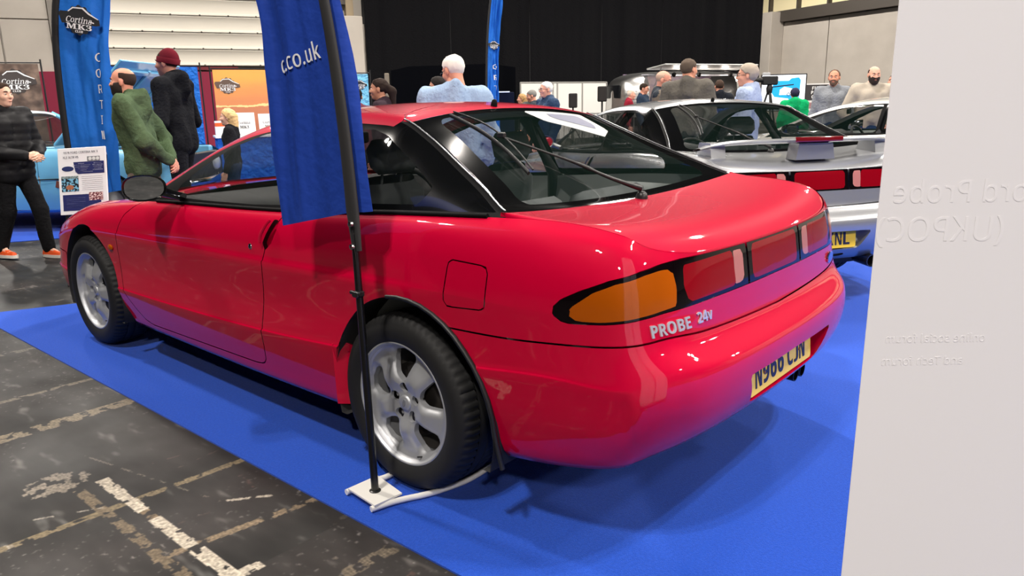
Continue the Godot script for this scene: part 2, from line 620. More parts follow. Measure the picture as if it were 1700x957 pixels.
func build_coupe_surfaces() -> void:
	var plan := coupe_plan()
	car.plan = plan
	var cols := plan.size()
	var krow := 12
	var rows := []
	var uvs := []
	var per_col := []
	for c in cols:
		var pi: float = plan[c][5]
		var prof := PackedVector2Array()
		for k in krow:
			prof.append(Vector2(look(COUPE_SEC, pi, 1 + 2 * k), look(COUPE_SEC, pi, 2 + 2 * k)))
		var fine := PackedVector2Array()
		for k in krow - 1:
			var q0 := prof[maxi(k - 1, 0)]
			var q1 := prof[k]
			var q2 := prof[k + 1]
			var q3 := prof[mini(k + 2, krow - 1)]
			var h := q1.distance_to(q2)
			var hp := maxf(q0.distance_to(q1), 1e-4)
			var hn := maxf(q2.distance_to(q3), 1e-4)
			var d := (q2 - q1) / h
			var m0 := d if k == 0 else ((q1 - q0) / hp * h + d * hp) / (h + hp)
			var m1 := d if k == krow - 2 else ((q3 - q2) / hn * h + d * hn) / (h + hn)
			# keep the pressed edges crisp
			if k == 6 or (k == 3 and pi > 4.5):
				m0 = d; m1 = d
			if k == 7 or (k == 4 and pi > 4.5): m0 = d
			if k == 5 or (k == 2 and pi > 4.5): m1 = d
			var ns: int = COUPE_SUB[k]
			for s in ns:
				var t := float(s) / ns
				var t2 := t * t
				var t3 := t2 * t
				fine.append((2 * t3 - 3 * t2 + 1) * q1 + (t3 - 2 * t2 + t) * h * m0 + (-2 * t3 + 3 * t2) * q2 + (t3 - t2) * h * m1)
		fine.append(prof[krow - 1])
		per_col.append(fine)
	var nr: int = per_col[0].size()
	for r in nr:
		var row := PackedVector3Array()
		var ur := PackedVector2Array()
		for c in cols:
			var q: Vector2 = per_col[c][r]
			var pl: Array = plan[c]
			row.append(Vector3(pl[0] - pl[2] * q.x, q.y, maxf(pl[1] - pl[3] * q.x, 0.0)))
			ur.append(Vector2(pl[4], q.y))
		rows.append(row); uvs.append(ur)
	for r in nr:      # ends meet on the centre line
		rows[r][0].z = 0.0
		rows[r][cols - 1].z = 0.0
	var wrap := MB.new()
	wrap.grid(rows, func(p: Vector3) -> Vector3: return Vector3(clampf(p.x, -2.4, .3) * -1.0 + p.x, 0.25 if p.y > .3 else -.3, maxf(p.z, .02) * (.5 if p.x > .6 or p.x < -2.7 else 3.0)), uvs)
	car.wrap = wrap
	car.rows = rows
	var top: PackedVector3Array = rows[nr - 1]
	car.top = top
	# side edge of the greenhouse as x -> (z, y)
	var te := []
	for c in range(cols - 1, -1, -1):
		var p := top[c]
		if p.z > 0.5 and p.x > -3.0 and p.x < 0.75:
			if te.size() == 0 or p.x > te[te.size() - 1][0] + 1e-4: te.append([p.x, p.z, p.y])
	car.te = te
	# greenhouse sections
	var xs := PackedFloat32Array()
	var x := -2.06
	while x < 0.405:
		xs.append(x); x += 0.02
	var gr := []
	var n1 := 10
	var n2 := 22
	for xi in xs:
		var bz := look(te, xi, 1)
		var by := look(te, xi, 2)
		var ey := maxf(look(COUPE_GH, xi, 1), by + .004)
		var ez := minf(look(COUPE_GH, xi, 2), bz - .002)
		var cy := look(COUPE_GH, xi, 3)
		if xi < -1.5: cy = maxf(cy, by + .006)
		var sec := PackedVector3Array()
		for k in n1:
			var t := float(k) / n1
			var bul := .02 * 4.0 * t * (1 - t) * clampf((ey - by) / .3, 0, 1)
			sec.append(Vector3(xi, lerpf(by, ey, t) + bul * .4, lerpf(bz, ez, t) + bul))
		for k in n2 + 1:
			var t := float(k) / n2
			t = t * (0.45 + 0.55 * t)      # finer near the edge
			sec.append(Vector3(xi, ey + (cy - ey) * (1.0 - pow(1.0 - t, 2.3)), ez * (1.0 - t)))
		# soften the cant rail over the roof, keep the hatch edge crisp
		var soft := smoothstep(-.2, -.34, xi) * smoothstep(-1.95, -1.6, xi)
		for it in 5:
			var cp := sec.duplicate()
			for k in range(n1 - 2, n1 + 5):
				var w := soft * (1.0 - absf(k - n1 - .5) / 6.0) * .5
				sec[k] = cp[k].lerp((cp[k - 1] + cp[k + 1]) * .5, w)
		gr.append(sec)
	var up := func(p: Vector3) -> Vector3: return Vector3(0, 1, p.z)
	var full := MB.new().grid(gr, up)
	var sw: int = gr[0].size()
	# split at the roof edge into side and roof
	var side := MB.new()
	var roof := MB.new()
	for i in xs.size():
		for j in sw:
			var q := i * sw + j
			if j <= n1: side.vert(full.v[q], full.n[q], Vector2(full.v[q].x, full.v[q].y))
			if j >= n1: roof.vert(full.v[q], full.n[q], Vector2(full.v[q].x, full.v[q].z))
	for i in xs.size() - 1:
		for j in n1:
			var a := i * (n1 + 1) + j
			side.quad(a, a + 1, a + n1 + 2, a + n1 + 1)
		for j in n2:
			var w2 := n2 + 1
			var a := i * w2 + j
			roof.quad(a, a + 1, a + w2 + 1, a + w2)
	car.side = side
	car.roof = roof
	# deck: from the glass edge to the lid boundary
	car.deck = coupe_lid(0.385, 1.0, DECK_C, .034, 26, 9.0)
	car.hood = coupe_lid(-2.04, -1.0, HOOD_C, -.055, 40, 5.0)

func coupe_lid(x0: float, dir: float, tab: Array, cup: float, nv: int, pw: float) -> MB:
	# boundary: top edge of the body wrap from x0 round to the centre line
	var top: PackedVector3Array = car.top
	var q := PackedVector3Array()
	if dir > 0:
		for c in range(top.size() - 1, -1, -1):
			if top[c].x > x0 - .01 and top[c].x > -1.0: q.append(top[c])
	else:
		for c in top.size():
			if top[c].x < x0 + .01: q.append(top[c])
	var m := q.size()
	var rows := []
	var arc := PackedFloat32Array([0.0])
	for i in range(1, m): arc.append(arc[i - 1] + q[i].distance_to(q[i - 1]))
	var n := 46
	var j := 0
	var b := PackedVector3Array()
	for i in n + 1:
		var a := arc[m - 1] * i / n
		while j < m - 2 and arc[j + 1] < a: j += 1
		b.append(q[j].lerp(q[j + 1], clampf((a - arc[j]) / maxf(arc[j + 1] - arc[j], 1e-9), 0, 1)))
	b[n].z = 0.0
	for v in nv + 3:
		var t := 1.0 - pow(1.0 - minf(float(v) / nv, 1.0), 1.5)
		var row := PackedVector3Array()
		for i in n + 1:
			var u := float(i) / n
			var z0 := b[0].z * (1.0 - u)
			var g := Vector3(x0 + (.012 if dir > 0 else .09) * pow(z0 / b[0].z, 2.0), 0, z0)
			# pull the boundary in for the shut line
			var c := b[i]
			var inw := Vector3(clampf(c.x, minf(x0, x0 + dir * .25), maxf(x0, x0 + dir * .25)) - c.x, 0, -minf(c.z, .3)).normalized()
			if i == n: inw = Vector3(-dir, 0, 0)
			c += inw * .0045
			var x := lerpf(g.x, c.x, t)
			var z := lerpf(g.z, c.z, t)
			var h := look(tab, x, 1) + cup * pow(z / .75, 2.0)
			var hq := look(tab, c.x, 1) + cup * pow(c.z / .75, 2.0)
			var y := h + (c.y - hq) * pow(t, pw)
			if dir < 0: y = h + (c.y - hq) * pow(t, 3.0)
			if v > nv:
				y -= .012 * (v - nv)
				x += inw.x * .002; z += inw.z * .002
			row.append(Vector3(x, y, maxf(z, 0.0)))
		row[n].z = 0.0
		rows.append(row)
	return MB.new().grid(rows, func(p: Vector3) -> Vector3: return Vector3(dir * .3, 1, p.z * .3))

# ------------------------------------------------------------------ coupe parts
var cm := {}      # shared meshes of the coupe

func wrap_at(arc: float, y: float, lift := 0.0) -> Array:   # [point, normal, along]
	var plan: Array = car.plan
	var cols := plan.size()
	var sg := -1.0 if arc < 0.0 else 1.0
	var cf: float = absf(arc) / plan[cols - 1][4] * (cols - 1)
	var c := clampi(int(cf), 0, cols - 2)
	var w := cf - c
	var rows: Array = car.rows
	var r := 6
	while r < rows.size() - 2 and lerpf(rows[r + 1][c].y, rows[r + 1][c + 1].y, w) < y: r += 1
	var a: Vector3 = rows[r][c].lerp(rows[r][c + 1], w)
	var b: Vector3 = rows[r + 1][c].lerp(rows[r + 1][c + 1], w)
	var t := clampf((y - a.y) / maxf(b.y - a.y, 1e-5), 0, 1)
	var p := a.lerp(b, t)
	var du: Vector3 = rows[r][c + 1] - rows[r][c]
	var nn := du.cross(b - a).normalized()
	if nn.dot(Vector3(p.x + 1.3, 0, p.z * 2.0)) < 0: nn = -nn
	p.z *= sg; nn.z *= sg; du.z *= sg
	return [p + nn * lift, nn, du.normalized() * sg]

func cut(m: MB, f: PackedFloat32Array, gap := .0028) -> Array:   # inside, outside, groove floor
	var ins := m.clip(f, 1.0, -gap)
	var out := m.clip(f, -1.0, -gap)
	var g := m.clip(f, 1.0, gap + .0015)
	# the groove: second clip needs values on the new vertices; rebuild by nearest side
	return [ins, out, g]

func groove(m: MB, fn: Callable, gap := .0028, depth := .020) -> MB:
	var a := m.clip(m.field(fn), 1.0, gap + .002)
	a = a.clip(a.field(fn), -1.0, gap + .002)
	return a.offset(-depth)

func lens_field(poly: Array, r: float) -> Callable:
	var pp := p2(poly)
	return func(_p: Vector3, t: Vector2) -> float: return sd_poly(t, pp) - r

func build_coupe_parts() -> void:
	build_coupe_surfaces()
	var wrap: MB = car.wrap
	var gaps := []
	# wheel arches
	var arch := func(p: Vector3, _t: Vector2) -> float:
		var d1 := Vector2(p.x - .045, p.y - .312).length() - .382
		if p.y < .312: d1 = minf(d1, maxf(absf(p.x - .045) - .382 - (.312 - p.y) * .22, p.y - .4))
		var d2 := Vector2((p.x + 2.555) * 1.04, p.y - .312).length() - .385
		if p.y < .312: d2 = minf(d2, maxf(absf(p.x + 2.555) - .370 - (.312 - p.y) * (.7 if p.x > -2.5 else -.25), p.y - .4))
		return minf(d1, d2)
	wrap = wrap.clip(wrap.field(arch), -1.0, 0.0)
	# rear bumper
	var seam := [[0.0, .642], [.5, .655], [.72, .668], [.8, .665], [1.03, .653], [1.2, .642], [1.5, .632]]
	var bump := func(p: Vector3, t: Vector2) -> float: return maxf(t.y - look(seam, t.x), .1 - p.x)
	var bu := wrap.clip(wrap.field(bump), 1.0, -.0028)
	gaps.append(groove(wrap, bump))
	wrap = wrap.clip(wrap.field(bump), -1.0, -.0028)
	# plate recess and two slots in the bumper
	var rec := func(_p: Vector3, t: Vector2) -> float: return sd_poly(t, p2([[-.5, .372], [.275, .378], [.345, .495], [-.5, .505]]))
	var inner := bu.clip(bu.field(rec), 1.0, 0.0)
	bu = bu.clip(bu.field(rec), -1.0, 0.0)
	var wall := MB.new()
	var bk := MB.new().append(inner)
	for i in bk.v.size():
		bk.v[i].x = .925 + (bk.v[i].y - .44) * .1 - .03 * pow(bk.v[i].z / .34, 2.0)
		bk.n[i] = Vector3(1, 0, 0)
	var cnt := {}
	for t in range(0, inner.ix.size(), 3):
		for k in 3:
			var a := inner.ix[t + k]
			var b := inner.ix[t + (k + 1) % 3]
			var key := Vector2i(mini(a, b), maxi(a, b))
			cnt[key] = cnt.get(key, 0) + 1
	for key in cnt:
		if cnt[key] != 1: continue
		if inner.v[key.x].z < .004 and inner.v[key.y].z < .004: continue
		var mid: Vector3 = (inner.v[key.x] + inner.v[key.y]) * .5
		var nn: Vector3 = (inner.v[key.y] - inner.v[key.x]).cross(Vector3(1, 0, 0)).normalized()
		if nn.dot(Vector3(0, .44, 0) - Vector3(0, mid.y, mid.z * .3)) < 0: nn = -nn
		var s := wall.v.size()
		wall.vert(inner.v[key.x], nn); wall.vert(inner.v[key.y], nn); wall.vert(bk.v[key.y], nn); wall.vert(bk.v[key.x], nn)
		wall.quad(s, s + 1, s + 2, s + 3)
	bu.append(bk).append(wall)
	var slotf := func(_p: Vector3, t: Vector2) -> float: return sd_poly(t, p2([[.06, .330], [.19, .334], [.19, .344], [.06, .341]])) - .006
	var slot_in := bu.clip(bu.field(slotf), 1.0, 0.0)
	bu = bu.clip(bu.field(slotf), -1.0, 0.0)
	cm.slot = pair(slot_in.offset(-.012))
	cm.bumper = bu.both().mesh()
	# tail lamp band
	var lampo := p2([[-.3, .868], [.0, .866], [.215, .868], [.431, .871], [.60, .873], [.70, .868], [.80, .858], [.90, .838], [.98, .808], [1.035, .780], [1.058, .757], [1.06, .740], [1.045, .722], [1.01, .716], [.90, .722], [.80, .732], [.70, .738], [.45, .741], [.0, .742], [-.3, .742]])
	var lampf := func(_p: Vector3, t: Vector2) -> float:
		if t.y < .69 or t.x > 1.12: return .05
		return sd_poly(t, lampo)
	var house := wrap.clip(wrap.field(lampf), 1.0, -.001)
	gaps.append(groove(wrap, lampf, .001))
	wrap = wrap.clip(wrap.field(lampf), -1.0, -.001)
	var amber_f := lens_field([[1.005, .745], [.995, .757], [.94, .797], [.88, .820], [.78, .838], [.70, .844], [.655, .842], [.645, .80], [.65, .758], [.70, .755], [.80, .748], [.92, .736], [.985, .734]], .009)
	var amber := house.clip(house.field(amber_f), 1.0, 0.0)
	house = house.clip(house.field(amber_f), -1.0, 0.0)
	var redl_f := lens_field([[.585, .846], [.318, .850], [.312, .762], [.57, .760], [.59, .80]], .009)
	var redl := house.clip(house.field(redl_f), 1.0, 0.0)
	house = house.clip(house.field(redl_f), -1.0, 0.0)
	var rev_f := lens_field([[.300, .850], [.262, .850], [.252, .838], [.252, .774], [.265, .762], [.300, .762]], .006)
	var rev := house.clip(house.field(rev_f), 1.0, 0.0)
	house = house.clip(house.field(rev_f), -1.0, 0.0)
	var gapl_f := lens_field([[.222, .885], [.209, .885], [.209, .72], [.222, .72]], .0)
	var gapl := house.clip(house.field(gapl_f), 1.0, 0.0)
	house = house.clip(house.field(gapl_f), -1.0, 0.0)
	var cenl_f := lens_field([[-.3, .854], [.168, .854], [.178, .842], [.178, .766], [.168, .757], [-.3, .757]], .006)
	var cenl := house.clip(house.field(cenl_f), 1.0, 0.0)
	house = house.clip(house.field(cenl_f), -1.0, 0.0)
	gaps.append(gapl.offset(-.020))
	cm.lamp_house = house.both().mesh()
	cm.amber = amber.mesh(); cm.amber2 = amber.mirrored().mesh()
	cm.redl = redl.mesh(); cm.redl2 = redl.mirrored().mesh()
	cm.rev = rev.mesh(); cm.rev2 = rev.mirrored().mesh()
	cm.cenl = cenl.both().mesh()
	# front bumper
	var fb := func(p: Vector3, t: Vector2) -> float: return maxf(t.y - .50, p.x + 2.93)
	var fbm := wrap.clip(wrap.field(fb), 1.0, -.0028)
	gaps.append(groove(wrap, fb))
	wrap = wrap.clip(wrap.field(fb), -1.0, -.0028)
	cm.front_bumper = fbm.both().mesh()
	# doors
	var dp := p2([[-1.93, .90], [-1.955, .855], [-2.06, .79], [-2.12, .70], [-2.145, .60], [-2.150, .53], [-2.135, .41], [-2.105, .36], [-2.04, .30], [-1.98, .258], [-1.90, .242], [-.93, .258], [-.87, .266], [-.842, .29], [-.825, .35], [-.80, .497], [-.757, .723], [-.72, .80], [-.675, .86], [-.64, .905], [-.62, .95]])
	var doorf := func(p: Vector3, _t: Vector2) -> float:
		if p.x < -2.3 or p.x > -.5 or p.y < .2: return .1
		return sd_poly(Vector2(p.x, p.y), dp)
	var door := wrap.clip(wrap.field(doorf), 1.0, -.0025)
	gaps.append(groove(wrap, doorf, .0025))
	wrap = wrap.clip(wrap.field(doorf), -1.0, -.0025)
	# handle pocket in the door's rear edge
	var hp := p2([[-.735, .775], [-.700, .80], [-.668, .86], [-.672, .872], [-.69, .872], [-.725, .82], [-.745, .785]])
	var hf := func(p: Vector3, _t: Vector2) -> float: return sd_poly(Vector2(p.x, p.y), hp) - .010
	var pocket := door.clip(door.field(hf), 1.0, 0.0)
	door = door.clip(door.field(hf), -1.0, 0.0)
	var pocket2 := wrap.clip(wrap.field(hf), 1.0, 0.0)
	wrap = wrap.clip(wrap.field(hf), -1.0, 0.0)
	pocket.append(pocket2)
	cm.door = door.mesh(); cm.door2 = door.mirrored().mesh()
	cm.pocket = pocket.offset(-.018).mesh(); cm.pocket2 = pocket.mirrored().mesh()
	var hl := MB.new().tube(spline(pv([[-.752, .79, .889], [-.738, .825, .889], [-.705, .868, .880], [-.688, .884, .872]]), 4), [.004, .006, .0065, .0065, .0065, .0065, .0065, .0065, .0065, .0065, .0065, .006, .004], 8)
	cm.handle = hl.mesh(); cm.handle2 = hl.mirrored().mesh()
	# fuel flap only on the left
	var whole_right := MB.new().append(wrap)
	var fp := p2([[.262, .722], [.388, .731], [.394, .822], [.276, .826]])
	var ff := func(p: Vector3, _t: Vector2) -> float: return sd_poly(Vector2(p.x, p.y), fp) - .020 if p.x > .1 and p.x < .6 else .1
	cm.flap = wrap.clip(wrap.field(ff), 1.0, -.002).mesh()
	var fg := groove(wrap, ff, .002)
	wrap = wrap.clip(wrap.field(ff), -1.0, -.002)
	cm.gaps = []
	for g in gaps:
		var touches := false
		for p in g.v: touches = touches or p.z < .02
		if touches: cm.gaps.append(g.both().mesh())
		else: cm.gaps.append_array([g.mesh(), g.mirrored().mesh()])
	cm.gaps.append(fg.mesh())
	cm.side_l = wrap.mesh(); cm.side_r = whole_right.mirrored().mesh()
	# greenhouse sides
	var side: MB = car.side
	var gl1 := p2([[-1.60, .903], [-1.585, .955], [-1.44, 1.042], [-1.25, 1.130], [-1.05, 1.186], [-.88, 1.208], [-.665, 1.218], [-.655, .935], [-.9, .920], [-1.3, .908]])
	var gl2 := p2([[-.595, .965], [-.595, 1.205], [-.36, 1.205], [-.27, 1.185], [-.08, 1.098], [.06, 1.032], [.045, .992], [-.2, .98]])
	var railf := func(p: Vector3, _t: Vector2) -> float: return maxf((look(COUPE_GH, p.x, 1) - p.y) - (.030 if p.x > -1.0 else .034), p.x + .262)
	var rail := side.clip(side.field(railf), 1.0, 0.0)
	side = side.clip(side.field(railf), -1.0, 0.0)
	var g1f := func(p: Vector3, _t: Vector2) -> float: return sd_poly(Vector2(p.x, p.y), gl1)
	var g2f := func(p: Vector3, _t: Vector2) -> float: return sd_poly(Vector2(p.x, p.y), gl2) - .006
	var glass1 := side.clip(side.field(g1f), 1.0, 0.0)
	side = side.clip(side.field(g1f), -1.0, 0.0)
	var glass2 := side.clip(side.field(g2f), 1.0, 0.0)
	side = side.clip(side.field(g2f), -1.0, 0.0)
	# black edge of the glass and seals; the quarter glass border is glossy, the door seal matt
	var frit := func(p: Vector3, _t: Vector2) -> float: return maxf(-.625 - p.x, maxf(.012 - (p.y - look(car.te, p.x, 2)), .012 - (look(COUPE_GH, p.x, 1) - p.y)))
	var qf := side.clip(side.field(frit), 1.0, 0.0)
	side = side.clip(side.field(frit), -1.0, 0.0)
	cm.glass1 = glass1.mesh(); cm.glass1b = glass1.mirrored().mesh()
	cm.glass2 = glass2.mesh(); cm.glass2b = glass2.mirrored().mesh()
	cm.frit = qf.mesh(); cm.fritb = qf.mirrored().mesh()
	cm.trim = pair(side)
	# belt strip
	var belt := MB.new()
	var bp := PackedVector3Array()
	var bx := -1.78
	while bx < .36:
		bp.append(Vector3(bx, look(car.te, bx, 2) + .004, look(car.te, bx, 1) + .002)); bx += .04
	belt.tube(bp, .008, 6)
	cm.belt = pair(belt)
	# bright bead along the hatch shut line
	var bead := PackedVector3Array()
	bx = -.25
	while bx < .40:
		bead.append(Vector3(bx, look(COUPE_GH, bx, 1) + .002, look(COUPE_GH, bx, 2) + .0035)); bx += .03
	cm.bead = pair(MB.new().tube(bead, .0035, 6))
	# roof regions
	var roof: MB = car.roof
	var wsf := func(p: Vector3, _t: Vector2) -> float: return maxf(p.x - (-1.12 + .10 * pow(p.z / .6, 2.0)), maxf(p.z - (look(COUPE_GH, p.x, 2) - .045), -2.01 + .10 * pow(p.z / .75, 2.0) - p.x))
	var ws := roof.clip(roof.field(wsf), 1.0, 0.0)
	roof = roof.clip(roof.field(wsf), -1.0, 0.0)
	cm.ws = ws.both().mesh()
	var seamf := func(p: Vector3, _t: Vector2) -> float: return (-.258 - .15 * (1.0 - pow(p.z / .56, 2.0)) - .02) - p.x if p.z < .52 else (-.285 + (p.z - .52) * .6) - p.x
	var hatch := roof.clip(roof.field(seamf), 1.0, -.0025)
	var g3 := groove(roof, seamf, .0025)
	roof = roof.clip(roof.field(seamf), -1.0, -.0025)
	var hgf := func(p: Vector3, _t: Vector2) -> float: return maxf(-.232 + .012 * pow(p.z / .5, 2.0) - p.x, p.x - .392)
	var hglass := hatch.clip(hatch.field(hgf), 1.0, -.001)
	var htop := hatch.clip(hatch.field(hgf), -1.0, -.001)
	var hin := func(p: Vector3, _t: Vector2) -> float:
		var d := maxf(p.z - (look(COUPE_GH, p.x, 2) - .105), maxf(-.195 - p.x, p.x - .345))
		var q := Vector2(maxf(p.z - (look(COUPE_GH, p.x, 2) - .105) + .05, 0), maxf(maxf(-.195 - p.x, p.x - .345) + .05, 0))
		return maxf(d, q.length() - .05)
	cm.hclear = hglass.clip(hglass.field(hin), 1.0, 0.0).both().mesh()
	cm.hfrit = hglass.clip(hglass.field(hin), -1.0, 0.0).both().mesh()
	var ht2 := htop.clip(htop.field(func(p: Vector3, _t: Vector2) -> float: return p.x), 1.0, 0.0)
	cm.htop = ht2.both().mesh()
	cm.g3 = g3.both().mesh()
	cm.rail = pair(rail); cm.roofp = roof.both().mesh()
	var liner := MB.new().append(car.roof)
	var lf := func(p: Vector3, _t: Vector2) -> float: return maxf(p.x + .3, -1.0 - p.x)
	liner = liner.clip(liner.field(lf), 1.0, 0.0)
	for i in liner.v.size(): liner.v[i] -= liner.n[i] * .018
	cm.liner = liner.both().mesh()
	cm.deck = car.deck.both().mesh()
	cm.hood = car.hood.both().mesh()
	# wheel housings and floor pan
	cm.house = []
	for cx in [.045, -2.555]:
		var wh := MB.new()
		var rows := []
		for k in 21:
			var a := -.5 + (PI + 1.0) * k / 20
			var row := PackedVector3Array()
			for z in [.872, .80, .55]: row.append(Vector3(cx + (.386 if cx > 0 else .372) * cos(a), maxf(.312 + .386 * sin(a), .2), z))
			rows.append(row)
		wh.grid(rows, func(p: Vector3) -> Vector3: return Vector3(cx - p.x, .31 - p.y, 0))
		wh.box(Vector3(cx, .42, .55), Vector3(.78, .5, .02))
		cm.house.append_array(pair(wh))
	var pan := MB.new()
	pan.prism(p2([[-3.2, .54], [-2.2, .54], [-2.15, .80], [-.42, .80], [-.36, .54], [.46, .54], [.50, .70], [.74, .60], [.80, .0], [.74, -.60], [.50, -.70], [.46, -.54], [-.36, -.54], [-.42, -.80], [-2.15, -.80], [-2.2, -.54], [-3.2, -.54]]), .05, Vector3(0, .265, 0), Basis(Vector3(1, 0, 0), PI / 2))
	cm.pan = pan.mesh()
	# black lip along the rear half of the rear arch
	var lip := PackedVector3Array()
	for k in 15:
		var a := 1.75 - 2.0 * k / 14
		var px := .045 + .384 * cos(a)
		var py := .312 + .384 * sin(a)
		var z := .878
		if py < .312: px = .045 + .384 + (.312 - py) * .25
		if k > 7: z = .878 - (k - 7) * .003
		lip.append(Vector3(px, py, z))
	cm.lip = pair(MB.new().tube(lip, .0075, 6, true, 1.3, Vector3(0, 0, 1)))
	# mud flap ahead of the rear wheel
	var mf := MB.new().prism(p2([[-.04, -.11], [.035, -.12], [.04, .10], [.0, .125], [-.045, .12]]), .012, Vector3(-.315, .345, .845), Basis(Vector3(0, 1, 0), .95))
	cm.flapm = pair(mf)
	cm.rivets = []
	for q in [.435, .275]:
		cm.rivets.append_array(pair(MB.new().lathe(p2([[0, .004], [.006, .003], [.008, 0], [.008, -.004]]), Vector3(-.305, q, .838), Basis(Vector3(0, 1, 0), .95) * Basis(Vector3(1, 0, 0), PI / 2), 10)))
	build_wheel()
	build_cabin()
	build_small()

func pair(m: MB) -> Array:
	return [m.mesh(), m.mirrored().mesh()]

func build_wheel() -> void:
	# axis of the wheel along +z (outwards), centre at origin, rim lip plane at z = 0
	var tyre := MB.new()
	var prof := [[.205, -.012], [.214, -.004], [.226, .004], [.245, .009], [.265, .010], [.282, .006], [.295, -.003], [.303, -.012], [.309, -.024], [.3115, -.040], [.312, -.060], [.312, -.0605], [.305, -.0615], [.305, -.069], [.312, -.070], [.312, -.100], [.305, -.101], [.305, -.109], [.312, -.110], [.312, -.140], [.3115, -.165], [.303, -.192], [.282, -.206], [.245, -.212], [.205, -.2]]
	var na := 256
	var rows := []
	for i in prof.size():
		var row := PackedVector3Array()
		for k in na + 1:
			var a := TAU * k / na
			var r: float = prof[i][0]
			if (i >= 7 and i <= 10) or (i >= 19 and i <= 21):
				if k % 4 == 0: r -= .0055
			row.append(Vector3(r * cos(a), r * sin(a), prof[i][1]))
		rows.append(row)
	tyre.grid(rows, func(p: Vector3) -> Vector3: return Vector3(p.x, p.y, 0).normalized() * smoothstep(.21, .30, Vector2(p.x, p.y).length()) * 2.0 + Vector3(0, 0, p.z + .1) * 8.0)
	# raised bead ring and maker's band on the sidewall
	cm.tyre = tyre.mesh()
	# rim face
	var face := MB.new()
	var nr := 44
	var nt := 200
	var win := func(x: float, y: float) -> float:
		var a := atan2(y, x)
		var sec := TAU / 5.0
		a = fposmod(a + sec / 2, sec) - sec / 2
		var r := Vector2(x, y).length()
		var q := Vector2(r * sin(a), r * cos(a))
		return sd_poly(q, p2([[0.0, .096], [.012, .110], [.034, .155], [.031, .167], [0, .173], [-.031, .167], [-.034, .155], [-.012, .110]])) - .0165
	var lug := func(x: float, y: float) -> float:
		var a := atan2(y, x)
		var sec := TAU / 5.0
		a = fposmod(a + sec / 2, sec) - sec / 2
		var r := Vector2(x, y).length()
		return Vector2(r * sin(a), r * cos(a) - .054).length() - .0185
	rows = []
	for i in nr + 1:
		var r := lerpf(.024, .2235, float(i) / nr)
		var row := PackedVector3Array()
		for k in nt + 1:
			var a := TAU * k / nt
			var x := r * cos(a)
			var y := r * sin(a)
			var z := -.030 + .026 * exp(-pow((r - .10) / .05, 2.0))
			z = lerpf(z, -.020, smoothstep(.17, .205, r))
			if r > .2: z = lerpf(z, .0, smoothstep(.2, .212, r))
			if r > .218: z -= (r - .218) * 2.0
			if r < .045: z = lerpf(-.022, z, smoothstep(.03, .045, r))
			var w: float = win.call(x, y)
			if w < .026 and r < .205: z -= .014 * pow(clampf(1.0 - w / .026, 0, 1), 2.0)
			row.append(Vector3(x, y, z))
		rows.append(row)
	face.grid(rows, func(_p: Vector3) -> Vector3: return Vector3(0, 0, 1))
	var wf := func(p: Vector3, _t: Vector2) -> float: return minf(win.call(p.x, p.y), lug.call(p.x, p.y))
	face = face.clip(face.field(wf), -1.0, 0.0)
	# walls down from every opening
	var cnt := {}
	for t in range(0, face.ix.size(), 3):
		for k in 3:
			var a := face.ix[t + k]
			var b := face.ix[t + (k + 1) % 3]
			var key := Vector2i(mini(a, b), maxi(a, b))
			cnt[key] = cnt.get(key, 0) + 1
	var walls := MB.new()
	for key in cnt:
		if cnt[key] != 1: continue
		var a: Vector3 = face.v[key.x]
		var b: Vector3 = face.v[key.y]
		var r := Vector2(a.x, a.y).length()
		if r > .2 or r < .03: continue
		var nn := (b - a).cross(Vector3(0, 0, 1)).normalized()
		var dep := .020 if r > .08 else .014
		var s := walls.v.size()
		var dn := Vector3(0, 0, dep)
		walls.vert(a, nn); walls.vert(b, nn); walls.vert(b - dn, nn); walls.vert(a - dn, nn)
		walls.quad(s, s + 1, s + 2, s + 3)
	cm.rim_wall = walls.mesh()
	face.lathe(p2([[.222, -.004], [.205, -.03], [.198, -.10], [.20, -.19]]), Vector3.ZERO, Basis(Vector3(1, 0, 0), PI / 2), 64)
	cm.rim = face.mesh()
	cm.hub = MB.new().lathe(p2([[0, -.014], [.02, -.0145], [.026, -.017], [.028, -.024]]), Vector3.ZERO, Basis(Vector3(1, 0, 0), PI / 2), 24).mesh()
	cm.hubmark = MB.new().prism(oval(.014, .0065), .003, Vector3(0, 0, -.0135), Basis(Vector3(0, 0, 1), .9)).mesh()
	cm.nut = MB.new().lathe(p2([[0, -.032], [.007, -.032], [.0085, -.036], [.0085, -.05]]), Vector3.ZERO, Basis(Vector3(1, 0, 0), PI / 2), 6, false).lathe(p2([[0, -.046], [.018, -.046]]), Vector3.ZERO, Basis(Vector3(1, 0, 0), PI / 2), 10, false).mesh()
	cm.disc = MB.new().lathe(p2([[.05, -.07], [.128, -.07], [.13, -.072], [.13, -.088], [.05, -.088]]), Vector3.ZERO, Basis(Vector3(1, 0, 0), PI / 2), 40).box(Vector3(.05, .09, -.08), Vector3(.10, .07, .04), Basis.IDENTITY, .012).mesh()
	cm.drum = MB.new().lathe(p2([[.0, -.11], [.195, -.11]]), Vector3.ZERO, Basis(Vector3(1, 0, 0), PI / 2), 40).mesh()
	cm.valve = MB.new().tube(pv([[.0, -.196, -.03], [.0, -.188, -.006]]), .003, 6).mesh()

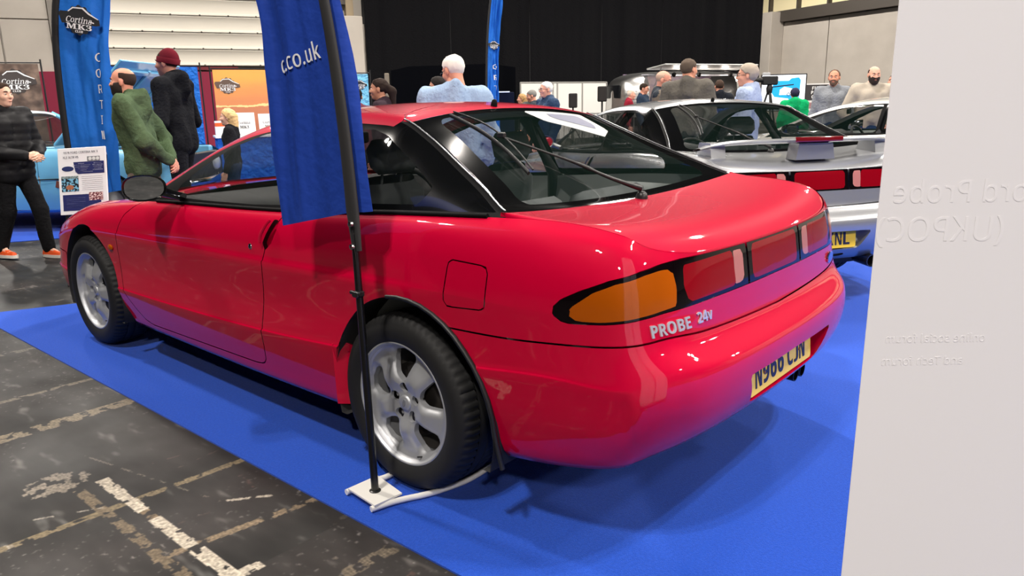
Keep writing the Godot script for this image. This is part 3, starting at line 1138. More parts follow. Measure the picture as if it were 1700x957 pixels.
func seat_mesh() -> Dictionary:
	# seat facing -x, base at origin
	var d := {}
	var cus := MB.new()
	var rows := []
	for i in 9:
		var t := float(i) / 8
		var x := lerpf(.24, -.26, t)
		var row := PackedVector3Array()
		for k in 17:
			var a := TAU * k / 16
			var w := .25 * signf(cos(a)) * pow(absf(cos(a)), .5)
			var h := .085 * signf(sin(a)) * pow(absf(sin(a)), .5)
			if sin(a) > 0: h += .035 * pow(absf(cos(a)), 4.0) - .02 * t
			var e := sqrt(maxf(1.0 - pow(absf(t * 2 - 1), 6.0), .02))
			row.append(Vector3(x, .16 + h * e + t * .05, w * (0.6 + .4 * e)))
		rows.append(row)
	cus.grid(rows, func(p: Vector3) -> Vector3: return Vector3(0, p.y - .18, p.z))
	d.cushion = cus
	var back := MB.new()
	rows = []
	for i in 13:
		var t := float(i) / 12
		var y := lerpf(.16, .74, t)
		var x := .20 + t * .20
		var wd := .25 * (1.0 - .28 * t * t)
		var row := PackedVector3Array()
		for k in 17:
			var a := TAU * k / 16
			var w := wd * signf(cos(a)) * pow(absf(cos(a)), .5)
			var h := .055 * signf(sin(a)) * pow(absf(sin(a)), .55)
			if sin(a) > 0: h += .03 * pow(absf(cos(a)), 4.0) * (1 - t)
			var e := sqrt(maxf(1.0 - pow(absf(t * 2 - 1), 8.0), .02))
			row.append(Vector3(x - h * e, y + h * .3, w * (0.7 + .3 * e)))
		rows.append(row)
	back.grid(rows, func(p: Vector3) -> Vector3: return Vector3(p.x - .30 - (p.y - .45) * .35, 0, p.z))
	d.backrest = back
	var hr := MB.new().box(Vector3(.425, .835, 0), Vector3(.09, .14, .24), Basis(Vector3(0, 0, 1), .25), .035)
	hr.tube(pv([[.40, .70, .05], [.42, .80, .05]]), .006, 6).tube(pv([[.40, .70, -.05], [.42, .80, -.05]]), .006, 6)
	d.headrest = hr
	return d

func build_cabin() -> void:
	var s := seat_mesh()
	cm.cushion = s.cushion.mesh(); cm.backrest = s.backrest.mesh(); cm.headrest = s.headrest.mesh()
	# dashboard with binnacle
	var dash := MB.new()
	var rows := []
	for k in 15:
		var t := float(k) / 14
		var z := lerpf(-.72, .72, t)
		var hump := .05 * exp(-pow((z + .36) / .19, 2.0))
		rows.append(pv([[-2.0, .86, z], [-1.75, .88 + hump * .5, z], [-1.52, .875 + hump, z], [-1.44, .84 + hump * .6, z], [-1.42, .76, z], [-1.47, .62, z], [-1.55, .45, z]]))
	dash.grid(rows, func(p: Vector3) -> Vector3: return Vector3(p.x + 1.75, p.y - .6, 0))
	dash.box(Vector3(-1.35, .42, 0), Vector3(.6, .36, .24), Basis.IDENTITY, .03)
	cm.dash = dash.mesh()
	var wheel := MB.new()
	var ring := PackedVector3Array()
	for k in 33:
		var a := TAU * k / 32
		ring.append(Vector3(cos(a) * .185, sin(a) * .185, 0))
	wheel.tube(ring, .016, 8, false, 1.0, Vector3(0, 0, 1))
	wheel.box(Vector3.ZERO, Vector3(.15, .11, .05), Basis.IDENTITY, .02)
	for a in [0.15, PI - .15, -1.1, PI + 1.1]: wheel.tube(pv([[cos(a) * .05, sin(a) * .04, 0], [cos(a) * .18, sin(a) * .18, 0]]), .014, 6)
	cm.swheel = wheel.mesh()
	# door card: follows the door skin, set inwards, with an armrest swell and a pressed panel
	var card := MB.new()
	rows = []
	for i in 25:
		var x := lerpf(-1.95, .38, i / 24.0)
		var row := PackedVector3Array()
		for k in 11:
			var t := k / 10.0
			var yt := look(car.te, x, 2) + .005
			var y := lerpf(.26, yt, t)
			var z := look(car.te, x, 1) - .028 - .045 * (1.0 - t) - .012
			z -= .055 * exp(-pow((y - .63) / .06, 2.0)) * (smoothstep(-1.7, -1.3, x) - smoothstep(-.75, -.5, x))
			z -= .018 * smoothstep(.86, .7, t) 
			row.append(Vector3(x, y, z))
		rows.append(row)
	card.grid(rows, func(_p: Vector3) -> Vector3: return Vector3(0, .1, -1))
	cm.card = card.mesh(); cm.card2 = card.mirrored().mesh()
	var pnl := MB.new().prism(p2([[-1.62, .79], [-1.57, .855], [-1.05, .875], [-1.02, .865], [-1.02, .80], [-1.06, .785]]), .012, Vector3(0, 0, .772))
	cm.cpanel = pnl.mesh(); cm.cpanel2 = pnl.mirrored().mesh()
	# rear bench, load floor, parcel sides
	cm.bench = MB.new().box(Vector3(-.35, .44, 0), Vector3(.48, .16, .50), Basis(Vector3(0, 0, 1), -.08), .05).mesh()
	cm.bench_back = MB.new().box(Vector3(-.02, .70, 0), Vector3(.14, .52, .50), Basis(Vector3(0, 0, 1), -.42), .05).mesh()
	cm.loadbay = MB.new().box(Vector3(.50, .66, 0), Vector3(.72, .03, 1.24)).mesh()
	cm.loadside = pair(MB.new().box(Vector3(.30, .80, .66), Vector3(.85, .26, .10), Basis(Vector3(1, 0, 0), -.15), .04))
	cm.loadback = MB.new().box(Vector3(.80, .76, 0), Vector3(.05, .22, 1.2), Basis.IDENTITY, .02).mesh()
	# inner mirror
	var im := MB.new().box(Vector3(-1.28, 1.14, 0), Vector3(.025, .06, .22), Basis(Vector3(0, 1, 0), .25), .01)
	im.tube(pv([[-1.28, 1.15, 0], [-1.25, 1.20, 0]]), .006, 6)
	cm.imirror = im.mesh()
	# B pillar
	var bpil := MB.new().tube(pv([[-.62, .5, .79], [-.62, .93, .79], [-.62, 1.22, .555]]), [.035, .035, .03], 8)
	cm.bpil = pair(bpil)

func build_small() -> void:
	# door mirror (left): shell lofted along x? an ovoid with a cut rear face
	var sh := MB.new()
	var rows := []
	var nx := 10
	for i in nx + 1:
		var t := float(i) / nx
		var x := lerpf(.055, -.12, t)
		var k := sqrt(maxf(1.0 - pow(t, 2.6), 0.0006))
		var row := PackedVector3Array()
		for j in 25:
			var a := TAU * j / 24
			var zz := .105 * signf(cos(a)) * pow(absf(cos(a)), .75)
			var yy := .068 * signf(sin(a)) * pow(absf(sin(a)), .8)
			if cos(a) < 0: yy *= .86 + .14 * (1 + cos(a))
			row.append(Vector3(x, yy * k - .01 * t, zz * k))
		rows.append(row)
	sh.grid(rows, func(p: Vector3) -> Vector3: return Vector3(-.02, p.y, p.z))
	# inner lip
	var rim := []
	for e in [[.055, 1.0], [.055, .9], [.04, .87]]:
		var row := PackedVector3Array()
		for j in 25:
			var a := TAU * j / 24
			row.append(Vector3(e[0], .068 * e[1] * signf(sin(a)) * pow(absf(sin(a)), .8) * (1.0 if cos(a) > 0 else .86 + .14 * (1 + cos(a))), .105 * e[1] * signf(cos(a)) * pow(absf(cos(a)), .75)))
		rim.append(row)
	sh.grid(rim, func(p: Vector3) -> Vector3: return Vector3(1, -p.y, -p.z))
	# stalk and sail plate
	sh.tube(pv([[-.03, -.03, -.08], [-.02, -.055, -.15], [0.0, -.065, -.18]]), [.045, .04, .04], 8, true, .6)
	var mir := Transform3D(Basis(Vector3(0, 1, 0), -.36).scaled(Vector3(.85, .85, .85)), Vector3(-1.53, .966, .965))
	var shm := sh.xf(mir)
	cm.mirror = shm.mesh(); cm.mirror2 = shm.mirrored().mesh()
	var gl := MB.new()
	var pts := PackedVector3Array()
	for j in 24:
		var a := TAU * j / 24
		pts.append(Vector3(.043, .060 * signf(sin(a)) * pow(absf(sin(a)), .8) * (1.0 if cos(a) > 0 else .86 + .14 * (1 + cos(a))), .092 * signf(cos(a)) * pow(absf(cos(a)), .75)))
	gl.face(pts, Vector3(1, 0, 0))
	gl = gl.xf(mir)
	cm.mglass = gl.mesh(); cm.mglass2 = gl.mirrored().mesh()
	# wiper: arm from the pivot on the lid to the blade on the glass
	var arm := MB.new()
	arm.lathe(p2([[.024, -.012], [.022, .012], [.018, .024], [.010, .030], [0, .031]]), Vector3(.402, .945, .008), Basis(Vector3(0, 0, 1), -.1), 14)
	arm.tube(spline(pv([[.402, .985, .008], [.36, 1.004, .045], [.30, 1.035, .10], [.22, 1.080, .16], [.12, 1.128, .245], [.06, 1.158, .30], [.015, 1.178, .335]]), 5), [.013, .0125, .012, .011, .0105, .010, .0095, .009, .0085, .008, .0075, .007, .0068, .009, .008, .007, .006, .0055, .005, .005, .005, .005, .005, .005, .005, .005, .005, .005, .005, .005, .005], 6)
	cm.warm = arm.mesh()
	var bl := MB.new()
	var line := PackedVector3Array()
	for k in 12:
		var t := k / 11.0
		var x := lerpf(-.185, .215, t)
		var z := lerpf(.40, .43, t) - .035 * sin(PI * t)
		line.append(Vector3(x, look(COUPE_GH, x, 1) + (look(COUPE_GH, x, 3) - look(COUPE_GH, x, 1)) * (1.0 - pow(z / look(COUPE_GH, x, 2), 2.3)) + .014, z))
	bl.tube(line, .005, 6, true, 1.6)
	var lift := PackedVector3Array()
	for k in 12: lift.append(line[k] + Vector3(.012, .012 + .016 * sin(PI * k / 11.0), -.008))
	bl.tube(lift, .0035, 6)
	bl.box(lift[6], Vector3(.035, .02, .02), Basis.IDENTITY, .005)
	cm.wblade = bl.mesh()
	cm.nozzle = MB.new().lathe(p2([[.014, -.006], [.013, .006], [.010, .018], [.004, .022], [0, .022]]), Vector3(-.262, 1.292, .07), Basis(Vector3(0, 0, 1), -.2), 10).mesh()
	# side repeater
	var rp := wrap_at(0, 0)
	cm.repeater = MB.new().ell(Vector3.ZERO, Vector3(.028, .017, .008)).mesh()
	cm.keyhole = MB.new().lathe(p2([[0, .004], [.009, .004], [.012, .002], [.0125, -.003]]), Vector3.ZERO, Basis(Vector3(1, 0, 0), PI / 2), 16).mesh()
	cm.keyslot = MB.new().box(Vector3(0, 0, .0045), Vector3(.003, .011, .002)).mesh()
	# plate blank
	cm.plate = MB.new().prism(round_rect(.52, .111, .012), .004).mesh()
	# exhaust tips
	cm.exhaust = MB.new().lathe(p2([[.026, -.02], [.028, .0], [.0275, .10], [.024, .10], [.023, .0]]), Vector3(.80, .290, 0), Basis(Vector3(0, 0, 1), -PI / 2 - .05), 16).mesh()
	var ex2 := MB.new()
	ex2.lathe(p2([[.030, -.02], [.040, .0], [.042, .14], [.036, .14], [.034, .0]]), Vector3(.80, .285, 0), Basis(Vector3(0, 0, 1), -PI / 2 - .05), 18)
	cm.exhaust_big = ex2.mesh()
	# rear spoiler: wing on two end feet and a centre foot
	var sp := MB.new()
	rows = []
	for i in 25:
		var t := i / 24.0
		var z := lerpf(-.70, .70, t)
		var e := 1.0 - pow(absf(z) / .70, 6.0)
		var y := 1.045 - .012 * pow(z / .7, 2.0) - .035 * pow(absf(z) / .7, 8.0)
		var x := .80 - .16 * pow(z / .7, 2.0)
		var ch := .085 * (0.55 + .45 * sqrt(maxf(e, 0)))
		var row := PackedVector3Array()
		for j in 17:
			var a := TAU * j / 16
			row.append(Vector3(x + ch * cos(a), y + .016 * sin(a) * (0.4 + .6 * sqrt(maxf(e, .02))) + ch * .10 * cos(a), z))
		rows.append(row)
	sp.grid(rows, func(p: Vector3) -> Vector3: return Vector3(0, p.y - (1.045 - .012 * pow(p.z / .7, 2.0) - .035 * pow(absf(p.z) / .7, 8.0)) - (p.x - .80 + .16 * pow(p.z / .7, 2.0)) * .1, 0) * 10.0 + Vector3(p.x - .80 + .16 * pow(p.z / .7, 2.0), 0, 0))
	cm.foot = MB.new().prism(p2([[-.10, 0], [.09, 0], [.07, .095], [-.06, .095]]), .10).mesh()
	cm.foot_mid = MB.new().prism(p2([[-.14, 0], [.14, 0], [.12, .1], [-.12, .1]]), .10, Vector3.ZERO, Basis(Vector3(0, 1, 0), PI / 2)).mesh()
	cm.spoiler = sp.mesh()
	var bk := MB.new()
	rows = []
	for i in 9:
		var z := lerpf(-.17, .17, i / 8.0)
		var x := .80 - .16 * pow(z / .7, 2.0) + .083
		rows.append(pv([[x, 1.070, z], [x + .006, 1.055, z], [x + .002, 1.040, z]]))
	bk.grid(rows, func(_p: Vector3) -> Vector3: return Vector3(1, 0, 0))
	cm.spolamp = bk.mesh()
	# oval badge
	cm.oval = MB.new().prism(oval(.05, .021, 28), .005).mesh()
	cm.oval_in = MB.new().prism(oval(.045, .017, 28), .0065).mesh()

func plate_node(owner_: Node3D, words: String, yellow: Material, ink: Material, gold: Material) -> void:
	var pn := part("number_plate", cm.plate, yellow, owner_, "yellow number plate")
	var tilt := Basis(Vector3(0, 1, 0), PI / 2) * Basis(Vector3(1, 0, 0), -.08)
	pn.transform = Transform3D(tilt, Vector3(.957, .441, 0))
	var short := words.strip_edges()
	if short == "": return
	# characters 50 x 79 mm, set with the usual gaps; a short text is the right-hand group
	var x := -.219 if short.length() > 5 else .047
	for ch in short:
		if ch == " ":
			x += .022
			continue
		var l := letters(ch, .077, .002, "Droid Sans", 700)
		var lo := Vector3(1e9, 1e9, 0)
		var hi := -lo
		for p in l.v:
			lo = lo.min(p); hi = hi.max(p)
		var w := .036 if ch == "J" else .048
		for i in l.v.size():
			l.v[i] = Vector3(x + w / 2 + (l.v[i].x - (lo.x + hi.x) / 2) * w / (hi.x - lo.x), (l.v[i].y - (lo.y + hi.y) / 2) * .079 / (hi.y - lo.y) + .003, l.v[i].z + .0025)
		part("plate_character", l, ink, pn)
		x += w + .012
	for sx in [-.15, .15]:
		var b := part("plate_screw", MB.new().lathe(p2([[0, .004], [.005, .003], [.006, 0]]), Vector3(sx, 0, .002), Basis(Vector3(1, 0, 0), PI / 2), 10), gold, pn)

# place lettering on the body wrap: text plane x along decreasing arc
func wrap_text(words: String, arc0: float, y: float, h: float, lift: float, slant := .0, width := 1.0, weight := 700) -> MB:
	var l := letters(words, h, .006, "Droid Sans", weight)
	var lo := 1e9
	var ylo := 1e9
	for p in l.v:
		lo = minf(lo, p.x); ylo = minf(ylo, p.y)
	var o := MB.new().append(l)
	for i in o.v.size():
		var p := o.v[i]
		var w := wrap_at(arc0 - (p.x - lo) * width - (p.y - ylo) * slant, y + p.y - ylo, p.z + lift)
		o.v[i] = w[0]
		var e1: Vector3 = -w[2]
		var e3: Vector3 = w[1]
		var e2 := e3.cross(e1)
		o.n[i] = (e1 * l.n[i].x + e2 * l.n[i].y + e3 * l.n[i].z).normalized()
	return o

func coupe(called: String, label: String, paint: Material, at: Vector3, turn: float, opt: Dictionary) -> Node3D:
	var c := thing(called, label, "car", at, turn, opt.get("group", ""))
	var black := mat(rgb(14, 14, 15), .7, 0, {"spec": .2})
	var gloss := mat(rgb(9, 10, 11), .08, 0, {"coat": 1.0})
	var rubber := mat(rgb(18, 18, 19), .7)
	var liner := mat(rgb(34, 34, 36), .85)
	var chrome := mat(rgb(205, 205, 210), .12, 1.0)
	var alloy := mat(rgb(188, 190, 194), .45, .6)
	var grey := mat(rgb(168, 176, 174), .75)
	var greyd := mat(rgb(92, 97, 98), .8)
	var dash := mat(rgb(30, 31, 33), .7)
	var glass := mat(Color(.10, .17, .15), .02, 0, {"alpha": .22})
	var gdark := mat(Color(.03, .05, .045), .02, 0, {"alpha": .48})
	part("roof", cm.roofp, paint, c)
	part("body_side", cm.side_l, paint, c); part("body_side", cm.side_r, paint, c)
	for s in [0, 1]:
		var d := part("door", cm.door if s == 0 else cm.door2, paint, c)
		part("door_handle", cm.handle if s == 0 else cm.handle2, paint, d)
		var k := part("keyhole", cm.keyhole, chrome, d)
		var kz := .8775 if s == 0 else -.8775
		k.transform = Transform3D(Basis(Vector3(0, 1, 0), 0.0 if s == 0 else PI), Vector3(-.843, .765, kz))
		var ks := part("key_slot", cm.keyslot, black, d)
		ks.transform = k.transform
		part("side_window", cm.glass1 if s == 0 else cm.glass1b, glass, c)
		var q := part("quarter_window", cm.glass2 if s == 0 else cm.glass2b, gdark, c)
		part("black_border", cm.frit if s == 0 else cm.fritb, gloss, q)
		var m := part("door_mirror", cm.mirror if s == 0 else cm.mirror2, gloss if not opt.get("painted_mirror", false) else paint, c)
		part("mirror_glass", cm.mglass if s == 0 else cm.mglass2, mat(rgb(230, 235, 238), .02, 1.0), m)
		part("handle_pocket", cm.pocket if s == 0 else cm.pocket2, paint, d)
		part("cant_rail", cm.rail[s], paint, c)
		part("window_trim", cm.trim[s], black, c)
		part("belt_strip", cm.belt[s], black, c)
		part("hatch_bead", cm.bead[s], mat(rgb(150, 152, 155), .25, .8), c)
		part("arch_lip", cm.lip[s], mat(rgb(24, 24, 25), .5), c)
		part("pillar", cm.bpil[s], dash, c)
		part("load_side", cm.loadside[s], grey, c)
		var mfp := part("mud_flap", cm.flapm[s], paint, c)
		part("rivet", cm.rivets[s], paint, mfp)
		part("rivet", cm.rivets[s + 2], paint, mfp)
		part("door_card", cm.card if s == 0 else cm.card2, grey, c)
		part("card_panel", cm.cpanel if s == 0 else cm.cpanel2, mat(rgb(150, 158, 157), .5), c)
	part("windscreen", cm.ws, glass, c)
	var rg := part("rear_window", cm.hclear, glass, c)
	part("black_border", cm.hfrit, gloss, rg)
	var hl := part("hatch_lid", cm.deck, paint, c)
	part("hatch_top", cm.htop, paint, hl)
	part("shut_line", cm.g3, paint, c)
	for g in cm.gaps: part("panel_gap", g, paint, c)
	for h in cm.house: part("wheel_housing", h, liner, c)
	part("bonnet", cm.hood, paint, c)
	var rb := part("rear_bumper", cm.bumper, paint, c)
	for k in 2: part("bumper_slot", cm.slot[k], paint, rb)
	part("front_bumper", cm.front_bumper, paint, c)
	part("fuel_flap", cm.flap, paint, c)
	var lp := part("tail_lamp_panel", cm.lamp_house, mat(rgb(10, 5, 7), .1, 0, {"coat": .5, "spec": .2}), c)
	var am := mat(rgb(158, 74, 6), .2, 0, {"coat": .5, "spec": .2})
	var rd := mat(rgb(130, 2, 18), .2, 0, {"coat": .5, "spec": .15})
	var rw := mat(rgb(176, 112, 106), .2, 0, {"coat": .5, "spec": .2})
	for k in ["amber", "amber2"]: part("amber_lens", cm[k], am, lp)
	for k in ["redl", "redl2"]: part("red_lens", cm[k], rd, lp)
	for k in ["rev", "rev2"]: part("reverse_lens", cm[k], rw, lp)
	part("centre_lens", cm.cenl, rd, lp)
	part("underbody", cm.pan, mat(rgb(62, 62, 64), .85), c)
	# wheels
	var spin := [0.35, 1.1, 0.6, 0.2]
	var wi := 0
	for x in [0.0, -2.613]:
		for s in [1.0, -1.0]:
			var w := Node3D.new()
			w.name = "wheel"
			c.add_child(w, true)
			w.transform = Transform3D(Basis(Vector3(0, 1, 0), 0.0 if s > 0 else PI) * Basis(Vector3(0, 0, 1), spin[wi]), Vector3(x, .3125, .862 * s))
			wi += 1
			part("tyre", cm.tyre, rubber, w)
			part("rim", cm.rim, alloy, w)
			part("spoke_return", cm.rim_wall, alloy, w)
			part("hub_cap", cm.hub, alloy, w)
			part("hub_mark", cm.hubmark, mat(rgb(150, 152, 156), .5, .6), w)
			for k in 5:
				var nt := part("wheel_nut", cm.nut, mat(rgb(140, 140, 142), .4, .8), w)
				nt.position = Vector3(.054 * cos(TAU * k / 5), .054 * sin(TAU * k / 5), 0)
			part("brake_disc", cm.disc, mat(rgb(60, 56, 54), .5, .6), w)
			part("brake_backing_plate", cm.drum, mat(rgb(92, 88, 84), .7, .4), w)
			part("tyre_valve", cm.valve, rubber, w)
	# cabin
	var seatc: Material = opt.get("seat", greyd)
	for z in [.37, -.37]:
		var st := Node3D.new()
		st.name = "front_seat"
		c.add_child(st, true)
		st.position = Vector3(-.98, .26, z)
		part("cushion", cm.cushion, seatc, st)
		part("backrest", cm.backrest, seatc, st)
		part("headrest", cm.headrest, seatc, st)
	for z in [.30, -.30]:
		part("rear_seat_cushion", cm.bench, seatc, c).position.z = z
		part("rear_seat_backrest", cm.bench_back, seatc, c).position.z = z
	part("load_floor", cm.loadbay, greyd, c)
	part("load_sill", cm.loadback, grey, c)
	part("dashboard", cm.dash, dash, c)
	var sw := part("steering_wheel", cm.swheel, dash, c)
	sw.transform = Transform3D(Basis(Vector3(0, 1, 0), PI / 2) * Basis(Vector3(1, 0, 0), -.45), Vector3(-1.27, .79, -.37))
	part("rear_view_mirror", cm.imirror, black, c)
	part("roof_lining", cm.liner, mat(rgb(150, 150, 145), .9), c)
	# small fittings
	var wp := part("rear_wiper", cm.warm, mat(rgb(20, 20, 21), .4), c)
	part("wiper_blade", cm.wblade, mat(rgb(16, 16, 17), .5), wp)
	part("washer_nozzle", cm.nozzle, black, c)
	for s in [1.0, -1.0]:
		var rep := part("side_repeater", cm.repeater, am, c, "amber side repeater lamp")
		rep.position = Vector3(-2.225, .607, .8785 * s)
	plate_node(c, opt.plate, mat(rgb(232, 196, 60), .35), mat(rgb(22, 26, 60), .5), mat(rgb(190, 120, 50), .35, .8))
	if opt.get("big_exhaust", false): part("exhaust_tip", cm.exhaust_big, mat(rgb(90, 92, 96), .2, .9), c).position.z = -.42
	else:
		for z in [-.31, -.375]: part("exhaust_tip", cm.exhaust, mat(rgb(40, 40, 42), .3, .9), c).position.z = z
	var w1 := wrap_text("PROBE", .758, .678, .034, .001, -.25, 1.28)
	var w2 := wrap_text("24v", .535, .682, .032, .001, -.25, 1.15)
	part("model_badge", w1, mat(rgb(214, 216, 222), .25, .55), c, "chrome model lettering")
	part("engine_badge", w2, mat(rgb(214, 216, 222), .25, .55), c, "chrome engine lettering")
	var fo := wrap_at(-.60, .693, .003)
	var ob := part("oval_badge", cm.oval, chrome, c, "blue and chrome oval badge")
	ob.transform = Transform3D(Basis(Vector3(0, 1, 0).cross(fo[1]).normalized(), Vector3(0, 1, 0), fo[1]).orthonormalized(), fo[0])
	part("oval_centre", cm.oval_in, mat(rgb(30, 50, 120), .2, 0, {"coat": 1.0}), ob)
	if opt.get("spoiler", false):
		var sp := part("rear_spoiler", cm.spoiler, paint, c)
		for z in [-.60, .60]: part("spoiler_foot", cm.foot, paint, sp).position = Vector3(.64, .945, z)
		part("spoiler_foot", cm.foot_mid, paint, sp).position = Vector3(.80, .93, 0)
		part("brake_lamp", cm.spolamp, mat(rgb(110, 6, 18), .15, 0, {"coat": 1.0}), sp)
	return c

# ------------------------------------------------------------------ people
# surface nets over a sampled field
func nets(val: PackedFloat32Array, nx: int, ny: int, nz: int, org: Vector3, cell: float) -> MB:
	var o := MB.new()
	var id := PackedInt32Array(); id.resize(nx * ny * nz); id.fill(-1)
	var sx := 1
	var sy := nx
	var sz := nx * ny
	var off := [0, sx, sy, sx + sy, sz, sx + sz, sy + sz, sx + sy + sz]
	var cpos := [Vector3(0, 0, 0), Vector3(1, 0, 0), Vector3(0, 1, 0), Vector3(1, 1, 0), Vector3(0, 0, 1), Vector3(1, 0, 1), Vector3(0, 1, 1), Vector3(1, 1, 1)]
	var edges := [[0, 1], [2, 3], [4, 5], [6, 7], [0, 2], [1, 3], [4, 6], [5, 7], [0, 4], [1, 5], [2, 6], [3, 7]]
	for k in nz - 1:
		for j in ny - 1:
			var b := k * sz + j * sy
			for i in nx - 1:
				var q := b + i
				var m := 0
				if val[q] < 0: m += 1
				if val[q + 1] < 0: m += 1
				if val[q + sy] < 0: m += 1
				if val[q + sy + 1] < 0: m += 1
				if val[q + sz] < 0: m += 1
				if val[q + sz + 1] < 0: m += 1
				if val[q + sz + sy] < 0: m += 1
				if val[q + sz + sy + 1] < 0: m += 1
				if m == 0 or m == 8: continue
				var acc := Vector3.ZERO
				var n := 0
				for e in edges:
					var va := val[q + off[e[0]]]
					var vb := val[q + off[e[1]]]
					if (va < 0) != (vb < 0):
						acc += cpos[e[0]].lerp(cpos[e[1]], va / (va - vb)); n += 1
				id[q] = o.v.size()
				o.v.append(org + (Vector3(i, j, k) + acc / n) * cell)
				o.n.append(Vector3.ZERO); o.uv.append(Vector2.ZERO)
	for k in range(1, nz - 1):
		for j in range(1, ny - 1):
			for i in range(1, nx - 1):
				var q := k * sz + j * sy + i
				var s0 := val[q] < 0
				if s0 != (val[q + sx] < 0): nets_quad(o, id[q], id[q - sy], id[q - sy - sz], id[q - sz], s0)
				if s0 != (val[q + sy] < 0): nets_quad(o, id[q], id[q - sz], id[q - sx - sz], id[q - sx], s0)
				if s0 != (val[q + sz] < 0): nets_quad(o, id[q], id[q - sx], id[q - sx - sy], id[q - sy], s0)
	for i in o.n.size():
		o.n[i] = o.n[i].normalized() if o.n[i].length_squared() > 1e-16 else Vector3.UP
	return o

func nets_quad(o: MB, a: int, b: int, c: int, d: int, inside: bool) -> void:
	if a < 0 or b < 0 or c < 0 or d < 0: return
	var nn := (o.v[c] - o.v[a]).cross(o.v[d] - o.v[b])
	if inside:
		for q in [a, c, b, a, d, c]: o.ix.append(q)
	else:
		nn = -nn
		for q in [a, b, c, a, c, d]: o.ix.append(q)
	for q in [a, b, c, d]: o.n[q] += nn

# bones: [a, b, ra, rb]; joined with a smooth minimum
func blob(bones: Array, cell: float, kk := .03, wob := 0.0, puff := 0.0) -> MB:
	var lo := Vector3(1e9, 1e9, 1e9)
	var hi := -lo
	for b in bones:
		var r: float = maxf(b[2], b[3]) + cell * 2.5 + .01
		var rv := Vector3(r, r, r)
		lo = lo.min(b[0] - rv).min(b[1] - rv)
		hi = hi.max(b[0] + rv).max(b[1] + rv)
	var nx := int((hi.x - lo.x) / cell) + 2
	var ny := int((hi.y - lo.y) / cell) + 2
	var nz := int((hi.z - lo.z) / cell) + 2
	var val := PackedFloat32Array(); val.resize(nx * ny * nz); val.fill(1.0)
	for b in bones:
		var a: Vector3 = b[0]
		var e: Vector3 = b[1] - a
		var ll := maxf(e.length_squared(), 1e-9)
		var ra: float = b[2]
		var rb: float = b[3]
		var pad := maxf(ra, rb) + kk + cell * 1.5
		var pv_ := Vector3(pad, pad, pad)
		var mn: Vector3 = (a.min(b[1]) - pv_ - lo) / cell
		var mx: Vector3 = (a.max(b[1]) + pv_ - lo) / cell
		var i0 := maxi(int(mn.x), 0)
		var i1 := mini(int(mx.x) + 1, nx - 1)
		var j0 := maxi(int(mn.y), 0)
		var j1 := mini(int(mx.y) + 1, ny - 1)
		var k0 := maxi(int(mn.z), 0)
		var k1 := mini(int(mx.z) + 1, nz - 1)
		for k in range(k0, k1 + 1):
			for j in range(j0, j1 + 1):
				var q := (k * ny + j) * nx + i0
				for i in range(i0, i1 + 1):
					var p := lo + Vector3(i, j, k) * cell - a
					var t := clampf(p.dot(e) / ll, 0.0, 1.0)
					var d := (p - e * t).length() - lerpf(ra, rb, t)
					var v := val[q]
					var h := kk - absf(v - d)
					val[q] = minf(v, d) - (h * h / (4.0 * kk) if h > 0.0 else 0.0)
					q += 1
	if wob > 0.0 or puff > 0.0:
		var nz_ := FastNoiseLite.new()
		nz_.seed = 5
		nz_.frequency = 7.0
		nz_.fractal_octaves = 3
		var q := 0
		for k in nz:
			for j in ny:
				var y := lo.y + j * cell
				var pf := puff * (absf(sin(y * PI / .062)) - .5) if puff > 0.0 else 0.0
				for i in nx:
					if absf(val[q]) < .08: val[q] -= nz_.get_noise_3d((lo.x + i * cell), y * .6, lo.z + k * cell) * wob + pf
					q += 1
	return nets(val, nx, ny, nz, lo, cell)

func sd_ell(p: Vector3, c: Vector3, r: Vector3) -> float:
	var q := (p - c) / r
	var k0 := q.length()
	var k1 := (q / r).length()
	return k0 * (k0 - 1.0) / maxf(k1, 1e-6)

func sd_cap(p: Vector3, a: Vector3, b: Vector3, ra: float, rb: float) -> float:
	var e := b - a
	var t := clampf((p - a).dot(e) / e.dot(e), 0, 1)
	return (p - a - e * t).length() - lerpf(ra, rb, t)

func smin(a: float, b: float, k: float) -> float:
	var h := maxf(k - absf(a - b), 0.0)
	return minf(a, b) - h * h / (4.0 * k)

var heads := {}

func sampled(fn: Callable, lo: Vector3, hi: Vector3, cell: float) -> MB:
	var nx := int((hi.x - lo.x) / cell) + 2
	var ny := int((hi.y - lo.y) / cell) + 2
	var nz := int((hi.z - lo.z) / cell) + 2
	var val := PackedFloat32Array(); val.resize(nx * ny * nz)
	var q := 0
	for k in nz:
		for j in ny:
			for i in nx:
				val[q] = fn.call(lo + Vector3(i, j, k) * cell); q += 1
	return nets(val, nx, ny, nz, lo, cell)

